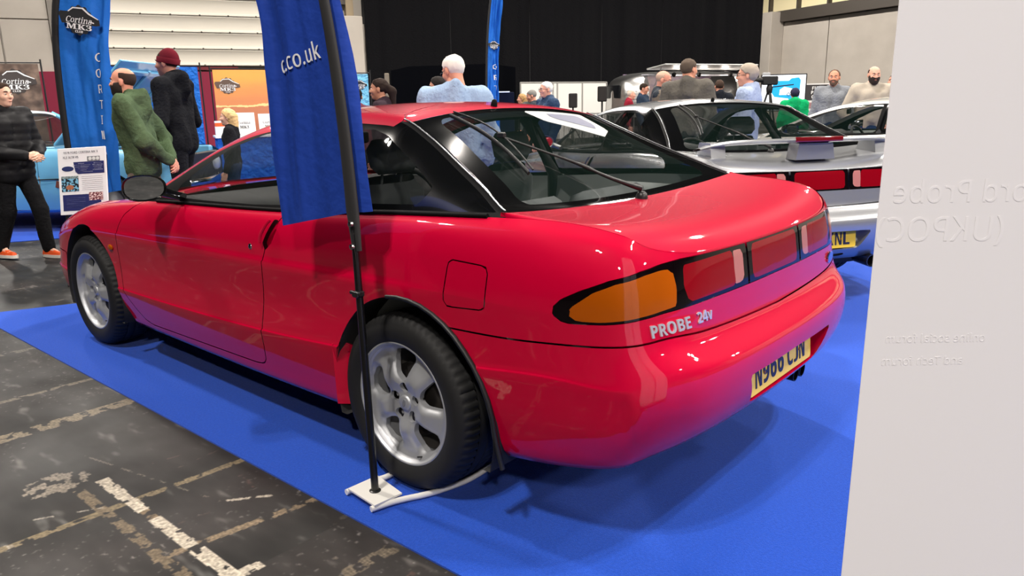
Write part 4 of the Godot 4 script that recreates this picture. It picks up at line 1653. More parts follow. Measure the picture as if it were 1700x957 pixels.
# head 0.235 tall, centre at the origin, looking along +z
func head_mesh() -> MB:
	if heads.has("head"): return heads.head
	var fn := func(p: Vector3) -> float:
		var x := absf(p.x)
		var s := Vector3(x, p.y, p.z)
		var d := sd_ell(s, Vector3(0, .032, -.012), Vector3(.076, .084, .097))
		d = smin(d, sd_ell(s, Vector3(0, -.035, .02), Vector3(.060, .078, .070)), .03)
		d = smin(d, sd_ell(s, Vector3(0, -.092, .056), Vector3(.028, .022, .024)), .03)
		d = smin(d, sd_cap(s, Vector3(0, .026, .081), Vector3(.034, .026, .074), .012, .010), .015)
		d = smin(d, sd_cap(s, Vector3(0, .015, .086), Vector3(0, -.024, .105), .008, .013), .012)
		d = smin(d, sd_ell(s, Vector3(.012, -.026, .094), Vector3(.009, .008, .010)), .008)
		d = smin(d, sd_ell(s, Vector3(.042, -.022, .060), Vector3(.022, .022, .022)), .025)
		d = smin(d, sd_ell(s, Vector3(0, -.056, .084), Vector3(.024, .006, .011)), .008)
		d = smin(d, sd_ell(s, Vector3(0, -.067, .082), Vector3(.020, .006, .011)), .007)
		var e := sd_ell(s, Vector3(.032, .006, .094), Vector3(.020, .012, .016))
		d = maxf(d, -e) if false else -smin(-d, e, .014)
		d = smin(d, sd_ell(s, Vector3(.079, -.006, -.008), Vector3(.009, .031, .019)), .008)
		d = smin(d, sd_cap(s, Vector3(0, -.06, -.018), Vector3(0, -.135, -.024), .052, .052), .03)
		return d
	heads.head = sampled(fn, Vector3(-.10, -.185, -.125), Vector3(.10, .13, .13), .0085)
	return heads.head

func hair_mesh(style: String) -> MB:
	if heads.has(style): return heads[style]
	var nz_ := FastNoiseLite.new()
	nz_.seed = 3; nz_.frequency = 22.0
	var fn := func(p: Vector3) -> float:
		var n := nz_.get_noise_3d(p.x, p.y, p.z) * (.007 if style != "crop" and style != "ring" else .002)
		var g := .008
		if style == "curly" or style == "floppy" or style == "wavy": g = .018
		if style == "crop" or style == "ring": g = .0035
		var d := sd_ell(p, Vector3(0, .032, -.012), Vector3(.076 + g, .084 + g, .097 + g)) + n
		# hairline: keep behind a line from the forehead to the ear and down to the nape
		var front := p.z - .070 - (p.y - .085) * .25 if p.y > .06 else p.z - .055 + (.06 - p.y) * .9
		var low := -.055 - p.y + p.z * .5
		var keep := maxf(front, low)
		if style == "ring": keep = maxf(keep, maxf(p.y - .078 - p.z * .1, p.z - .012))
		if style == "receding": keep = maxf(keep, p.z - .03 - (p.y - .05) * .1)
		if style == "tail" or style == "long":
			d = smin(d, sd_cap(p, Vector3(0, .02, -.10), Vector3(0, -.02, -.15), .04, .045), .03) + n
			d = smin(d, sd_cap(p, Vector3(0, -.03, -.15), Vector3(0, -.16, -.16), .048, .03), .03)
			keep = minf(keep, p.z + .085)
		if style == "wavy":
			d = smin(d, sd_cap(p, Vector3(0, .0, -.07), Vector3(0, -.12, -.08), .085, .075), .03) + n * 2.0
			keep = minf(keep, p.z + .0)
		if style != "wavy" and style != "long": keep = maxf(keep, -sd_ell(Vector3(absf(p.x), p.y, p.z), Vector3(.085, -.006, -.004), Vector3(.03, .036, .024)))
		return maxf(d, keep)
	heads[style] = sampled(fn, Vector3(-.13, -.21, -.24), Vector3(.13, .15, .12), .0105)
	return heads[style]

func beard_mesh(full: bool) -> MB:
	var key := "beard" if full else "stubble"
	if heads.has(key): return heads[key]
	var fn := func(p: Vector3) -> float:
		var x := absf(p.x)
		var s := Vector3(x, p.y, p.z)
		var g := .016 if full else .006
		var d := sd_ell(s, Vector3(0, -.035, .02), Vector3(.060 + g, .078 + g * .7, .070 + g))
		d = smin(d, sd_ell(s, Vector3(0, -.096, .056), Vector3(.028 + g, .022 + g, .024 + g)), .03)
		var keep := p.y + .038 - x * .55
		var mouth := -sd_ell(s, Vector3(0, -.060, .10), Vector3(.022, .009, .03))
		return maxf(maxf(d, keep), maxf(mouth, .0 - p.z - .005))
	heads[key] = sampled(fn, Vector3(-.10, -.15, -.03), Vector3(.10, .03, .13), .0085)
	return heads[key]

# left hand: wrist at origin, fingers along -y, palm facing -x (towards the thigh), curl bends towards -x
func hand_mesh(curl: float) -> MB:
	var key := "hand%.1f" % curl
	if heads.has(key): return heads[key]
	var b := []
	b.append([Vector3(0, .03, 0), Vector3(0, -.02, 0), .028, .026])
	for f in 4:
		var z := .030 - f * .020
		var base := Vector3(0, -.085 + absf(f - 1.3) * .004, z)
		b.append([Vector3(0, -.02, z * .55), base, .016, .0125])
		var ln: float = [.040, .046, .042, .033][f]
		var p: Vector3 = base
		var a := .25 * curl
		for sgm in 3:
			var l: float = ln * [1.0, .72, .58][sgm]
			var d := Vector3(-sin(a), -cos(a), (z) * .6)
			var q: Vector3 = p + d.normalized() * l
			b.append([p, q, .0095 - sgm * .0008, .0088 - sgm * .0010])
			p = q
			a += .55 * curl
	var t0 := Vector3(-.004, -.030, .022)
	var t1 := Vector3(-.022, -.060, .048)
	var t2 := Vector3(-.032, -.088, .052)
	b.append([t0, t1, .016, .012]); b.append([t1, t2, .0115, .0095])
	heads[key] = blob(b, .0072, .007)
	return heads[key]

func rotx(p: Vector3, piv: Vector3, a: float) -> Vector3:
	return piv + (p - piv).rotated(Vector3(1, 0, 0), a)

func person(spec: Dictionary) -> Node3D:
	var H: float = spec.h
	var k := H / 1.75
	var n := thing("person", spec.label, "person", Vector3(spec.x, ground(spec.x, spec.z), spec.z), atan2(spec.face.x, spec.face.y))
	var cell: float = spec.get("cell", .026)
	var skin := mat(spec.get("skin", rgb(214, 160, 134)), .55, 0, {"spec": .35})
	var lean: float = spec.get("lean", 0.0)
	var piv := Vector3(0, .53 * H, 0)
	var wide: float = spec.get("wide", 1.0)
	# joints
	var hip := []
	var knee := []
	var ank := []
	var walk: float = spec.get("walk", 0.0)
	for s in [1.0, -1.0]:
		hip.append(Vector3(s * .052 * H, .52 * H, 0))
		knee.append(Vector3(s * .057 * H, .285 * H, .02 * H + s * walk * .10 * H + absf(walk) * .02 * H))
		ank.append(Vector3(s * .062 * H, .045 * H + (absf(walk) * .02 * H if s * walk < 0 else 0.0), s * walk * .20 * H - .012 * H))
	var sh := []
	var el := []
	var wr := []
	var arms: Array = spec.get("arms", ["down", "down"])
	for q in 2:
		var s: float = [1.0, -1.0][q]
		sh.append(rotx(Vector3(s * .108 * H * wide, .818 * H, -.005 * H), piv, lean))
		var E: Vector3
		var W: Vector3
		match arms[q]:
			"behind":
				E = Vector3(s * .165, .64, -.075); W = Vector3(s * .03, .535, -.135)
			"clasp":
				E = Vector3(s * .15, .635, .02); W = Vector3(s * .04, .60, .165)
			"pocket":
				E = Vector3(s * .178, .645, -.03); W = Vector3(s * .12, .535, .055)
			"front_pocket":
				E = Vector3(s * .168, .635, .0); W = Vector3(s * .085, .58, .105)
			"raised":
				E = Vector3(s * .16, .68, .09); W = Vector3(s * .08, .80, .17)
			"folded":
				E = Vector3(s * .15, .65, .05); W = Vector3(s * -.03, .665, .14)
			_:
				E = Vector3(s * .150, .635, -.012); W = Vector3(s * .142, .485, .045)
		E.x *= wide; 
		el.append(rotx(E * H, piv, lean)); wr.append(rotx(W * H, piv, lean))
	var neck0 := rotx(Vector3(0, .825 * H, -.012 * H), piv, lean)
	var hh := .134 * H
	var hs := hh / .235
	var hc := rotx(Vector3(0, H - hh * .5, .012 * H), piv, lean * .9)
	hc.y += H - hh * .5 - hc.y if lean == 0.0 else 0.0
	var hb := Basis(Vector3(0, 1, 0), spec.get("turn", 0.0)) * Basis(Vector3(1, 0, 0), spec.get("nod", 0.0))
	var htf := Transform3D(hb.scaled(Vector3(hs, hs, hs)), hc)
	# torso bones in body units
	var tor := func(g: float, belly: float) -> Array:
		var b := []
		for s in [1.0, -1.0]:
			b.append([Vector3(s * .042 * H * wide, .55 * H, .0), Vector3(s * .046 * H * wide, .66 * H, .004 * H), .058 * H * g, .056 * H * g])
			b.append([rotx(Vector3(s * .046 * H * wide, .66 * H, .004 * H), piv, lean), rotx(Vector3(s * .056 * H * wide, .765 * H, .006 * H), piv, lean), .056 * H * g, .060 * H * g])
			b.append([rotx(Vector3(s * .056 * H * wide, .765 * H, 0), piv, lean), sh[0 if s > 0 else 1], .055 * H * g, .040 * H * g])
		for s in [0, 1]: b.append([rotx(Vector3(0, .852 * H, -.014 * H), piv, lean), sh[s], .030 * H * g, .036 * H * g])
		b.append([rotx(Vector3(0, .79 * H, -.008 * H), piv, lean), rotx(Vector3(0, .852 * H, -.012 * H), piv, lean), .052 * H * g, .037 * H * g])
		b.append([rotx(Vector3(0, .846 * H, -.026 * H), piv, lean), rotx(Vector3(0, .79 * H, -.030 * H), piv, lean), .040 * H * g, .048 * H * g])
		if belly > 0: b.append([rotx(Vector3(0, .60 * H, .03 * H), piv, lean), rotx(Vector3(0, .68 * H, .028 * H), piv, lean), .07 * H * belly, .07 * H * belly])
		return b
	# body: one continuous skin
	var bb: Array = tor.call(.82, 0.0)
	for q in 2:
		bb.append([sh[q], el[q], .030 * H, .023 * H]); bb.append([el[q], wr[q], .023 * H, .015 * H])
		bb.append([hip[q], knee[q], .046 * H, .032 * H]); bb.append([knee[q], ank[q], .031 * H, .02 * H])
		bb.append([ank[q], ank[q] + Vector3(0, -.02 * H, .07 * H), .02 * H, .016 * H])
	bb.append([neck0, hc + Vector3(0, -.05 * k, -.01), .034 * H, .032 * H])
	var body := blob(bb, maxf(cell, .028), .03)
	body.append(head_mesh(), htf)
	for q in 2:
		var s: float = [1.0, -1.0][q]
		var curl := 1.0 if arms[q] in ["clasp", "behind", "raised", "folded"] else .45
		var dir: Vector3 = (wr[q] - el[q]).normalized()
		# hand axes: -y along the forearm, palm (-x) towards the body
		var yy := -dir
		var inw := Vector3(-s, 0, 0)
		if arms[q] == "behind": inw = Vector3(0, 0, 1)
		if arms[q] == "clasp" or arms[q] == "folded": inw = Vector3(-s * .5, -.2, -1)
		var xx := (-(inw - yy * inw.dot(yy))).normalized()
		var zz := xx.cross(yy)
		var bs := Basis(xx, yy, zz * (s if false else 1.0))
		if s < 0: bs = Basis(xx, yy, -zz)
		body.append(hand_mesh(curl), Transform3D(bs.scaled(Vector3(k, k, k)), wr[q]))
	part("body", body, skin, n)
	# clothes
	var g: float = spec.get("fit", 1.06)
	var tb: Array = tor.call(g, spec.get("belly", 0.0))
	var short: bool = spec.get("short_sleeves", false)
	for q in 2:
		tb.append([sh[q], el[q], .040 * H * g, .034 * H * g])
		if not short: tb.append([el[q], el[q].lerp(wr[q], .97), .034 * H * g, .025 * H * g])
	if spec.get("hem", 0.0) > 0.0:
		for s in [1.0, -1.0]: tb.append([Vector3(s * .04 * H, .55 * H, 0), Vector3(s * .04 * H, (.55 - spec.hem) * H, 0), .062 * H * g, .064 * H * g])
	if spec.get("hood", false):
		tb.append([rotx(Vector3(.050 * H, .852 * H, -.022 * H), piv, lean), rotx(Vector3(0, .858 * H, -.058 * H), piv, lean), .026 * H, .032 * H])
		tb.append([rotx(Vector3(-.050 * H, .852 * H, -.022 * H), piv, lean), rotx(Vector3(0, .858 * H, -.058 * H), piv, lean), .026 * H, .032 * H])
		tb.append([rotx(Vector3(0, .862 * H, -.058 * H), piv, lean), rotx(Vector3(0, .80 * H, -.075 * H), piv, lean), .032 * H, .024 * H])
	if spec.get("collar", false):
		for s in [1.0, -1.0]: tb.append([rotx(Vector3(s * .036 * H, .862 * H, .008 * H), piv, lean), rotx(Vector3(0, .872 * H, -.038 * H), piv, lean), .013 * H, .016 * H])
	var top := part(spec.get("top_name", "jacket"), blob(tb, cell, .035, spec.get("wob", .018), spec.get("puff", 0.0)), spec.top, n)
	if spec.has("vest"):
		part("waistcoat", blob(tor.call(g * 1.09, 0.0), cell, .035, .006, spec.get("vest_puff", 0.0)), spec.vest, n)
	var lb := []
	for q in 2:
		lb.append([hip[q], knee[q], .055 * H, .042 * H]); lb.append([knee[q], ank[q] + Vector3(0, .012 * H, 0), .042 * H, .036 * H])
	lb.append([Vector3(-.04 * H, .53 * H, 0), Vector3(.04 * H, .53 * H, 0), .062 * H, .062 * H])
	part("trousers", blob(lb, maxf(cell, .024), .025, .008), spec.legs, n)
	for q in 2:
		var a: Vector3 = ank[q]
		var dirz := Vector3(0, 0, 1)
		var fy := a.y - .045 * H
		var sb := []
		sb.append([Vector3(a.x, fy + .030, a.z - .03 * H), Vector3(a.x, fy + .028, a.z + .09 * H), .030, .026])
		sb.append([Vector3(a.x, fy + .065, a.z - .015 * H), Vector3(a.x, fy + .04, a.z + .05 * H), .034, .028])
		var shoe := part("shoe", blob(sb, .014 if spec.has("shoe_near") else .022, .02), spec.get("shoe", mat(rgb(24, 24, 26), .6)), n)
		if spec.has("shoe_near"):
			var so := MB.new()
			var pts := PackedVector2Array()
			for i in 20:
				var th := TAU * i / 20
				pts.append(Vector2(.040 * cos(th) * (1.0 + .12 * sin(th)), .085 * H * signf(sin(th)) * pow(absf(sin(th)), .8)))
			so.prism(pts, .026, Vector3(a.x, fy + .013, a.z + .032 * H), Basis(Vector3(1, 0, 0), PI / 2))
			part("sole", so, mat(rgb(228, 222, 214), .6), shoe)
	# head furniture
	var hair: String = spec.get("hair", "short")
	var hc2: Color = spec.get("hair_color", rgb(60, 44, 34))
	if hair != "none": part("hair", MB.new().append(hair_mesh(hair), htf), cloth(hc2, .8, 16.0, "hair"), n)
	if spec.has("beard"): part("beard", MB.new().append(beard_mesh(spec.get("full_beard", true)), htf), mat(spec.beard, .8), n)
	for s in [1.0, -1.0]:
		var ey := MB.new().ell(htf * Vector3(s * .032, .006, .0785), Vector3(.0125, .0085, .010) * hs, hb, 8, 6)
		var eye := part("eye", ey, mat(rgb(225, 218, 210), .3), n)
		part("iris", MB.new().ell(htf * Vector3(s * .032, .006, .0865), Vector3(.0055, .0055, .003) * hs, hb, 8, 4), mat(rgb(40, 30, 24), .3), eye)
		var br := MB.new().tube(PackedVector3Array([htf * Vector3(s * .017, .029, .0925), htf * Vector3(s * .033, .0325, .088), htf * Vector3(s * .048, .028, .076)]), [.004 * hs, .0045 * hs, .003 * hs], 6)
		part("eyebrow", br, mat(hc2.darkened(.15), .8), n)
	part("lips", MB.new().tube(PackedVector3Array([htf * Vector3(-.023, -.061, .082), htf * Vector3(-.010, -.060, .0935), htf * Vector3(.010, -.060, .0935), htf * Vector3(.023, -.061, .082)]), [.002 * hs, .0042 * hs, .0042 * hs, .002 * hs], 6), mat(spec.get("skin", rgb(214, 160, 134)).lerp(rgb(150, 60, 60), .45), .5), n)
	if spec.get("glasses", false):
		var gm := MB.new()
		for s in [1.0, -1.0]:
			var ring := PackedVector3Array()
			for i in 13:
				var th := TAU * i / 12
				ring.append(htf * Vector3(s * .033 + .022 * cos(th), .004 + .016 * sin(th), .104 - absf(s * .033 + .022 * cos(th)) * .12))
			gm.tube(ring, .0022, 5, false)
			gm.tube(PackedVector3Array([htf * Vector3(s * .055, .006, .097), htf * Vector3(s * .082, .008, .0), htf * Vector3(s * .080, -.002, -.02)]), .002, 5)
		gm.tube(PackedVector3Array([htf * Vector3(-.012, .006, .104), htf * Vector3(.012, .006, .104)]), .002, 5)
		part("glasses", gm, mat(rgb(30, 28, 28), .3), n)
	if spec.has("beanie"):
		var bm := MB.new()
		var pr := PackedVector2Array()
		for i in 11:
			var th := PI / 2 * i / 10
			pr.append(Vector2(.099 * cos(th), .018 + .128 * sin(th)))
		var base := MB.new().lathe(p2([[.097, -.005], [.104, .0], [.105, .045], [.099, .050]]), Vector3.ZERO, Basis.IDENTITY, 24).lathe(pr, Vector3.ZERO, Basis.IDENTITY, 24)
		var tfb := htf * Transform3D(Basis(Vector3(1, 0, 0), -.22).scaled(Vector3(.84, .92, 1.02)), Vector3(0, .006, -.014))
		part("beanie", MB.new().append(base, tfb), spec.beanie, n)
	if spec.has("cap"):
		var cmh := MB.new()
		var pr := PackedVector2Array()
		for i in 9:
			var th := PI / 2 * i / 8
			pr.append(Vector2(.096 * cos(th), .09 * sin(th)))
		cmh.lathe(pr, Vector3.ZERO, Basis.IDENTITY, 20)
		cmh.prism(p2([[-.07, 0], [-.065, .06], [-.03, .085], [.03, .085], [.065, .06], [.07, 0]]), .008, Vector3(0, .004, .075), Basis(Vector3(1, 0, 0), PI / 2 + .15))
		part("flat_cap", MB.new().append(cmh, htf * Transform3D(Basis(Vector3(1, 0, 0), -.1).scaled(Vector3(.88, 1, 1.1)), Vector3(0, .045, -.01))), spec.cap, n)
	return n

func build_people() -> void:
	var left := Vector2(-.757, .653)
	var right := -left
	var away := Vector2(-.656, -.754)
	var near := -away
	var black := cloth(rgb(18, 18, 20))
	var jeans := cloth(rgb(38, 50, 78))
	var dark := cloth(rgb(26, 27, 32))
	var pale := rgb(232, 184, 160)
	var ruddy := rgb(214, 150, 126)
	var puffer := mat(rgb(20, 20, 23), .62, 0, {"spec": .35})
	person({"x": -5.93, "z": .21, "h": 1.552, "face": (near * .35 + right).normalized(), "label": "boy in black puffer jacket and orange trainers walking past the blue saloon", "top": puffer, "puff": .010, "top_name": "puffer_jacket", "fit": 1.2, "legs": cloth(rgb(22, 22, 24)), "hem": .05, "arms": ["clasp", "clasp"], "hair": "short", "hair_color": rgb(48, 34, 26), "skin": pale, "shoe": mat(rgb(240, 92, 38), .55), "shoe_near": true, "cell": .019, "walk": .55, "turn": .1, "wob": .006, "collar": true, "wide": 1.05})
	person({"x": -4.55, "z": -.345, "h": 1.635, "face": (left + near * .15).normalized(), "label": "bald bearded man in green hoodie with hands clasped behind his back", "top": cloth(rgb(74, 92, 66), .95), "top_name": "hoodie", "hood": true, "fit": 1.16, "legs": cloth(rgb(112, 100, 90)), "arms": ["behind", "behind"], "hair": "ring", "hair_color": rgb(56, 46, 40), "beard": rgb(38, 28, 22), "skin": ruddy, "cell": .019, "walk": .4, "lean": .10, "hem": .03, "wob": .026})
	person({"x": -5.67, "z": -1.216, "h": 1.864, "face": (left + away * .1).normalized(), "label": "tall man in maroon beanie and black hooded top walking left", "top": cloth(rgb(22, 23, 27)), "top_name": "hoodie", "hood": true, "fit": 1.12, "legs": cloth(rgb(24, 25, 30)), "arms": ["front_pocket", "front_pocket"], "hair": "crop", "beanie": cloth(rgb(106, 28, 40), .95, 14.0), "skin": ruddy, "cell": .020, "walk": -.35, "hem": .03, "lean": .04})
	person({"x": -6.02, "z": -1.95, "h": 1.284, "face": (left + near * .2).normalized(), "label": "small blond child in dark top in front of the orange banner", "top": cloth(rgb(26, 26, 30)), "legs": jeans, "hair": "wavy", "hair_color": rgb(226, 190, 136), "skin": pale, "cell": .024})
	person({"x": -2.31, "z": -1.75, "h": 1.651, "face": (away + left * .25).normalized(), "label": "white-haired man in pale blue shirt behind the red car roof", "top": cloth(rgb(150, 172, 200), .85), "top_name": "shirt", "fit": 1.14, "belly": 1.0, "collar": true, "legs": jeans, "hair": "short", "hair_color": rgb(232, 228, 220), "skin": ruddy, "turn": .55, "nod": .30, "glasses": true, "cell": .019, "wob": .026, "wide": 1.12})
	person({"x": -4.32, "z": -2.70, "h": 1.562, "face": left, "label": "woman with dark ponytail walking left beyond the red car", "top": cloth(rgb(52, 40, 48)), "top_name": "top", "legs": dark, "hair": "tail", "hair_color": rgb(44, 34, 30), "skin": rgb(186, 132, 106), "cell": .024, "wide": .9})
	person({"x": -4.10, "z": -3.31, "h": 1.575, "face": left, "label": "dark-haired man half hidden behind the man in pale blue shirt", "top": dark, "legs": jeans, "hair": "floppy", "hair_color": rgb(36, 32, 30), "skin": rgb(206, 150, 124), "cell": .026})
	person({"x": -5.17, "z": -3.04, "h": 1.503, "face": (away + left * .3).normalized(), "label": "person with straight black hair seen beside the blue flag pole", "top": cloth(rgb(110, 60, 70)), "legs": dark, "hair": "long", "hair_color": rgb(20, 18, 20), "skin": rgb(206, 150, 124), "cell": .028, "wide": .9})
	var far := .034
	person({"x": -8.50, "z": -9.14, "h": 1.485, "face": left, "label": "distant man in dark flat cap near the black drape", "top": cloth(rgb(60, 62, 64)), "legs": dark, "hair": "crop", "cap": cloth(rgb(40, 42, 50)), "skin": ruddy, "cell": far})
	person({"x": -7.70, "z": -9.60, "h": 1.473, "face": right, "label": "distant grey-haired person in black beside the flat cap wearer", "top": black, "legs": dark, "hair": "short", "hair_color": rgb(150, 146, 140), "skin": ruddy, "cell": far})
	person({"x": -8.91, "z": -10.4, "h": 1.491, "face": left, "label": "distant person with fair wavy hair in black near white panels", "top": black, "legs": dark, "hair": "wavy", "hair_color": rgb(176, 140, 96), "skin": ruddy, "cell": far})
	person({"x": -8.30, "z": -9.95, "h": 1.543, "face": (left + near).normalized(), "label": "distant brown-haired man in dark grey top before white panels", "top": cloth(rgb(84, 88, 88)), "legs": dark, "hair": "short", "hair_color": rgb(104, 78, 58), "skin": ruddy, "cell": far})
	person({"x": -7.00, "z": -8.42, "h": 1.53, "face": left, "label": "distant grey-haired man in dark jacket looking down by white panels", "top": cloth(rgb(52, 58, 66)), "legs": dark, "hair": "short", "hair_color": rgb(128, 126, 122), "skin": ruddy, "nod": .3, "cell": far})
	person({"x": -4.70, "z": -5.92, "h": 1.575, "face": (left + near * .4).normalized(), "label": "white-haired man in glasses and navy quilted jacket beyond the red car", "top": cloth(rgb(44, 64, 92), .6), "puff": .007, "fit": 1.14, "collar": true, "legs": jeans, "hair": "short", "hair_color": rgb(230, 226, 220), "skin": rgb(224, 162, 142), "glasses": true, "cell": .022, "wide": 1.1})
	person({"x": -7.66, "z": -12.64, "h": 1.56, "face": (right + near * .2).normalized(), "label": "bald man in red jumper leaning in front of the silver caravan", "top": cloth(rgb(140, 32, 50)), "legs": dark, "hair": "ring", "hair_color": rgb(200, 190, 180), "skin": rgb(224, 166, 146), "lean": .12, "cell": far})
	person({"x": -6.86, "z": -11.99, "h": 1.671, "face": (right + near * .5).normalized(), "label": "dark-haired man in navy jacket and glasses at caravan hatch", "top": cloth(rgb(40, 54, 72)), "legs": dark, "hair": "short", "hair_color": rgb(46, 36, 30), "skin": ruddy, "glasses": true, "nod": .2, "cell": far})
	person({"x": -3.01, "z": -6.06, "h": 1.654, "face": (right + near * .35).normalized(), "label": "bald man in glasses and dark padded waistcoat over brown sleeves", "top": cloth(rgb(112, 102, 92)), "vest": cloth(rgb(44, 50, 58), .7), "vest_puff": .006, "collar": true, "legs": dark, "hair": "ring", "hair_color": rgb(190, 160, 140), "skin": rgb(218, 150, 128), "beard": rgb(170, 130, 112), "full_beard": false, "glasses": true, "nod": .25, "cell": .023})
	person({"x": -2.38, "z": -5.54, "h": 1.749, "face": (away + right * .55).normalized(), "label": "man in grey-brown jacket seen from behind over the silver car", "top": cloth(rgb(92, 88, 82)), "fit": 1.18, "collar": true, "legs": dark, "hair": "short", "hair_color": rgb(88, 76, 66), "skin": rgb(216, 152, 126), "turn": -.45, "cell": .022, "wide": 1.12, "wob": .024})
	person({"x": -4.30, "z": -8.75, "h": 1.60, "face": (right + near * .3).normalized(), "label": "brown-haired man peering between the bald man and the grey-brown jacket", "top": cloth(rgb(96, 88, 80)), "legs": dark, "hair": "floppy", "hair_color": rgb(92, 66, 48), "skin": ruddy, "cell": far})
	person({"x": -4.47, "z": -10.66, "h": 1.654, "face": away, "label": "man in black hooded top filming the caravan with raised hands", "top": cloth(rgb(30, 33, 40)), "hood": true, "legs": dark, "hair": "short", "hair_color": rgb(64, 50, 42), "skin": ruddy, "arms": ["down", "raised"], "cell": .028})
	person({"x": -1.46, "z": -5.08, "h": 1.638, "face": (left + away * .5).normalized(), "label": "grey-haired man in glasses and pale striped shirt above the silver car", "top": cloth(rgb(158, 172, 200), .85), "top_name": "shirt", "fit": 1.14, "collar": true, "legs": jeans, "hair": "floppy", "hair_color": rgb(168, 156, 142), "skin": rgb(222, 160, 136), "turn": .15, "glasses": true, "cell": .020, "wide": 1.1, "wob": .024, "belly": .9})
	person({"x": -3.22, "z": -11.0, "h": 1.477, "face": (away + right * .2).normalized(), "label": "boy in bright green hoodie facing the lit screen", "top": cloth(rgb(14, 158, 96)), "top_name": "hoodie", "hood": true, "fit": 1.14, "legs": dark, "hair": "floppy", "hair_color": rgb(48, 46, 70), "skin": ruddy, "cell": .026})
	person({"x": -3.05, "z": -12.5, "h": 1.592, "face": (away + left * .5).normalized(), "label": "man in dark jacket and cap by the black and white poster", "top": cloth(rgb(30, 40, 48)), "legs": dark, "hair": "short", "hair_color": rgb(60, 48, 42), "cap": cloth(rgb(84, 70, 66)), "skin": ruddy, "cell": far})
	person({"x": -2.04, "z": -9.37, "h": 1.706, "face": (near + left * .55).normalized(), "label": "man in grey sweater with dark collar beside the cream sweater man", "top": cloth(rgb(128, 132, 138)), "top_name": "sweater", "legs": jeans, "hair": "receding", "hair_color": rgb(104, 84, 72), "skin": rgb(206, 142, 116), "beard": rgb(96, 74, 62), "full_beard": false, "collar": true, "cell": .024})
	person({"x": -1.40, "z": -9.02, "h": 1.71, "face": (near + left * .12).normalized(), "label": "bald man with dark full beard in cream knitted sweater", "top": cloth(rgb(176, 166, 152), .95, 10.0), "top_name": "sweater", "fit": 1.18, "legs": cloth(rgb(36, 54, 92)), "arms": ["pocket", "pocket"], "hair": "ring", "hair_color": rgb(60, 44, 38), "beard": rgb(40, 26, 22), "skin": rgb(222, 164, 142), "cell": .021, "wide": 1.15, "belly": .95, "nod": .1})
	person({"x": -1.78, "z": -11.6, "h": 1.671, "face": left, "label": "young man with dark cropped hair and black top behind cream sweater", "top": black, "legs": dark, "hair": "short", "hair_color": rgb(58, 44, 38), "skin": ruddy, "cell": .028})

# ------------------------------------------------------------------ the hall
const HALL := -24.7      # the hall's own axes are turned against the parked cars
var HB := Basis(Vector3(0, 1, 0), deg_to_rad(HALL))

func hp(a: float, y: float, b: float) -> Vector3:
	return HB * Vector3(a, y, b)

func hbox(a0: float, a1: float, y0: float, y1: float, b0: float, b1: float, bev := 0.0) -> MB:
	return MB.new().box(hp((a0 + a1) / 2, (y0 + y1) / 2, (b0 + b1) / 2), Vector3(absf(a1 - a0), absf(y1 - y0), absf(b1 - b0)), HB, bev)

var carpets := []

func ground(x: float, z: float) -> float:      # top of the carpet or of the bare floor
	for c in carpets:
		for q in [[0, 0], [.25, 0], [-.25, 0], [0, .25], [0, -.25]]:
			if Geometry2D.is_point_in_polygon(Vector2(x + q[0], z + q[1]), c): return .006
	return 0.0

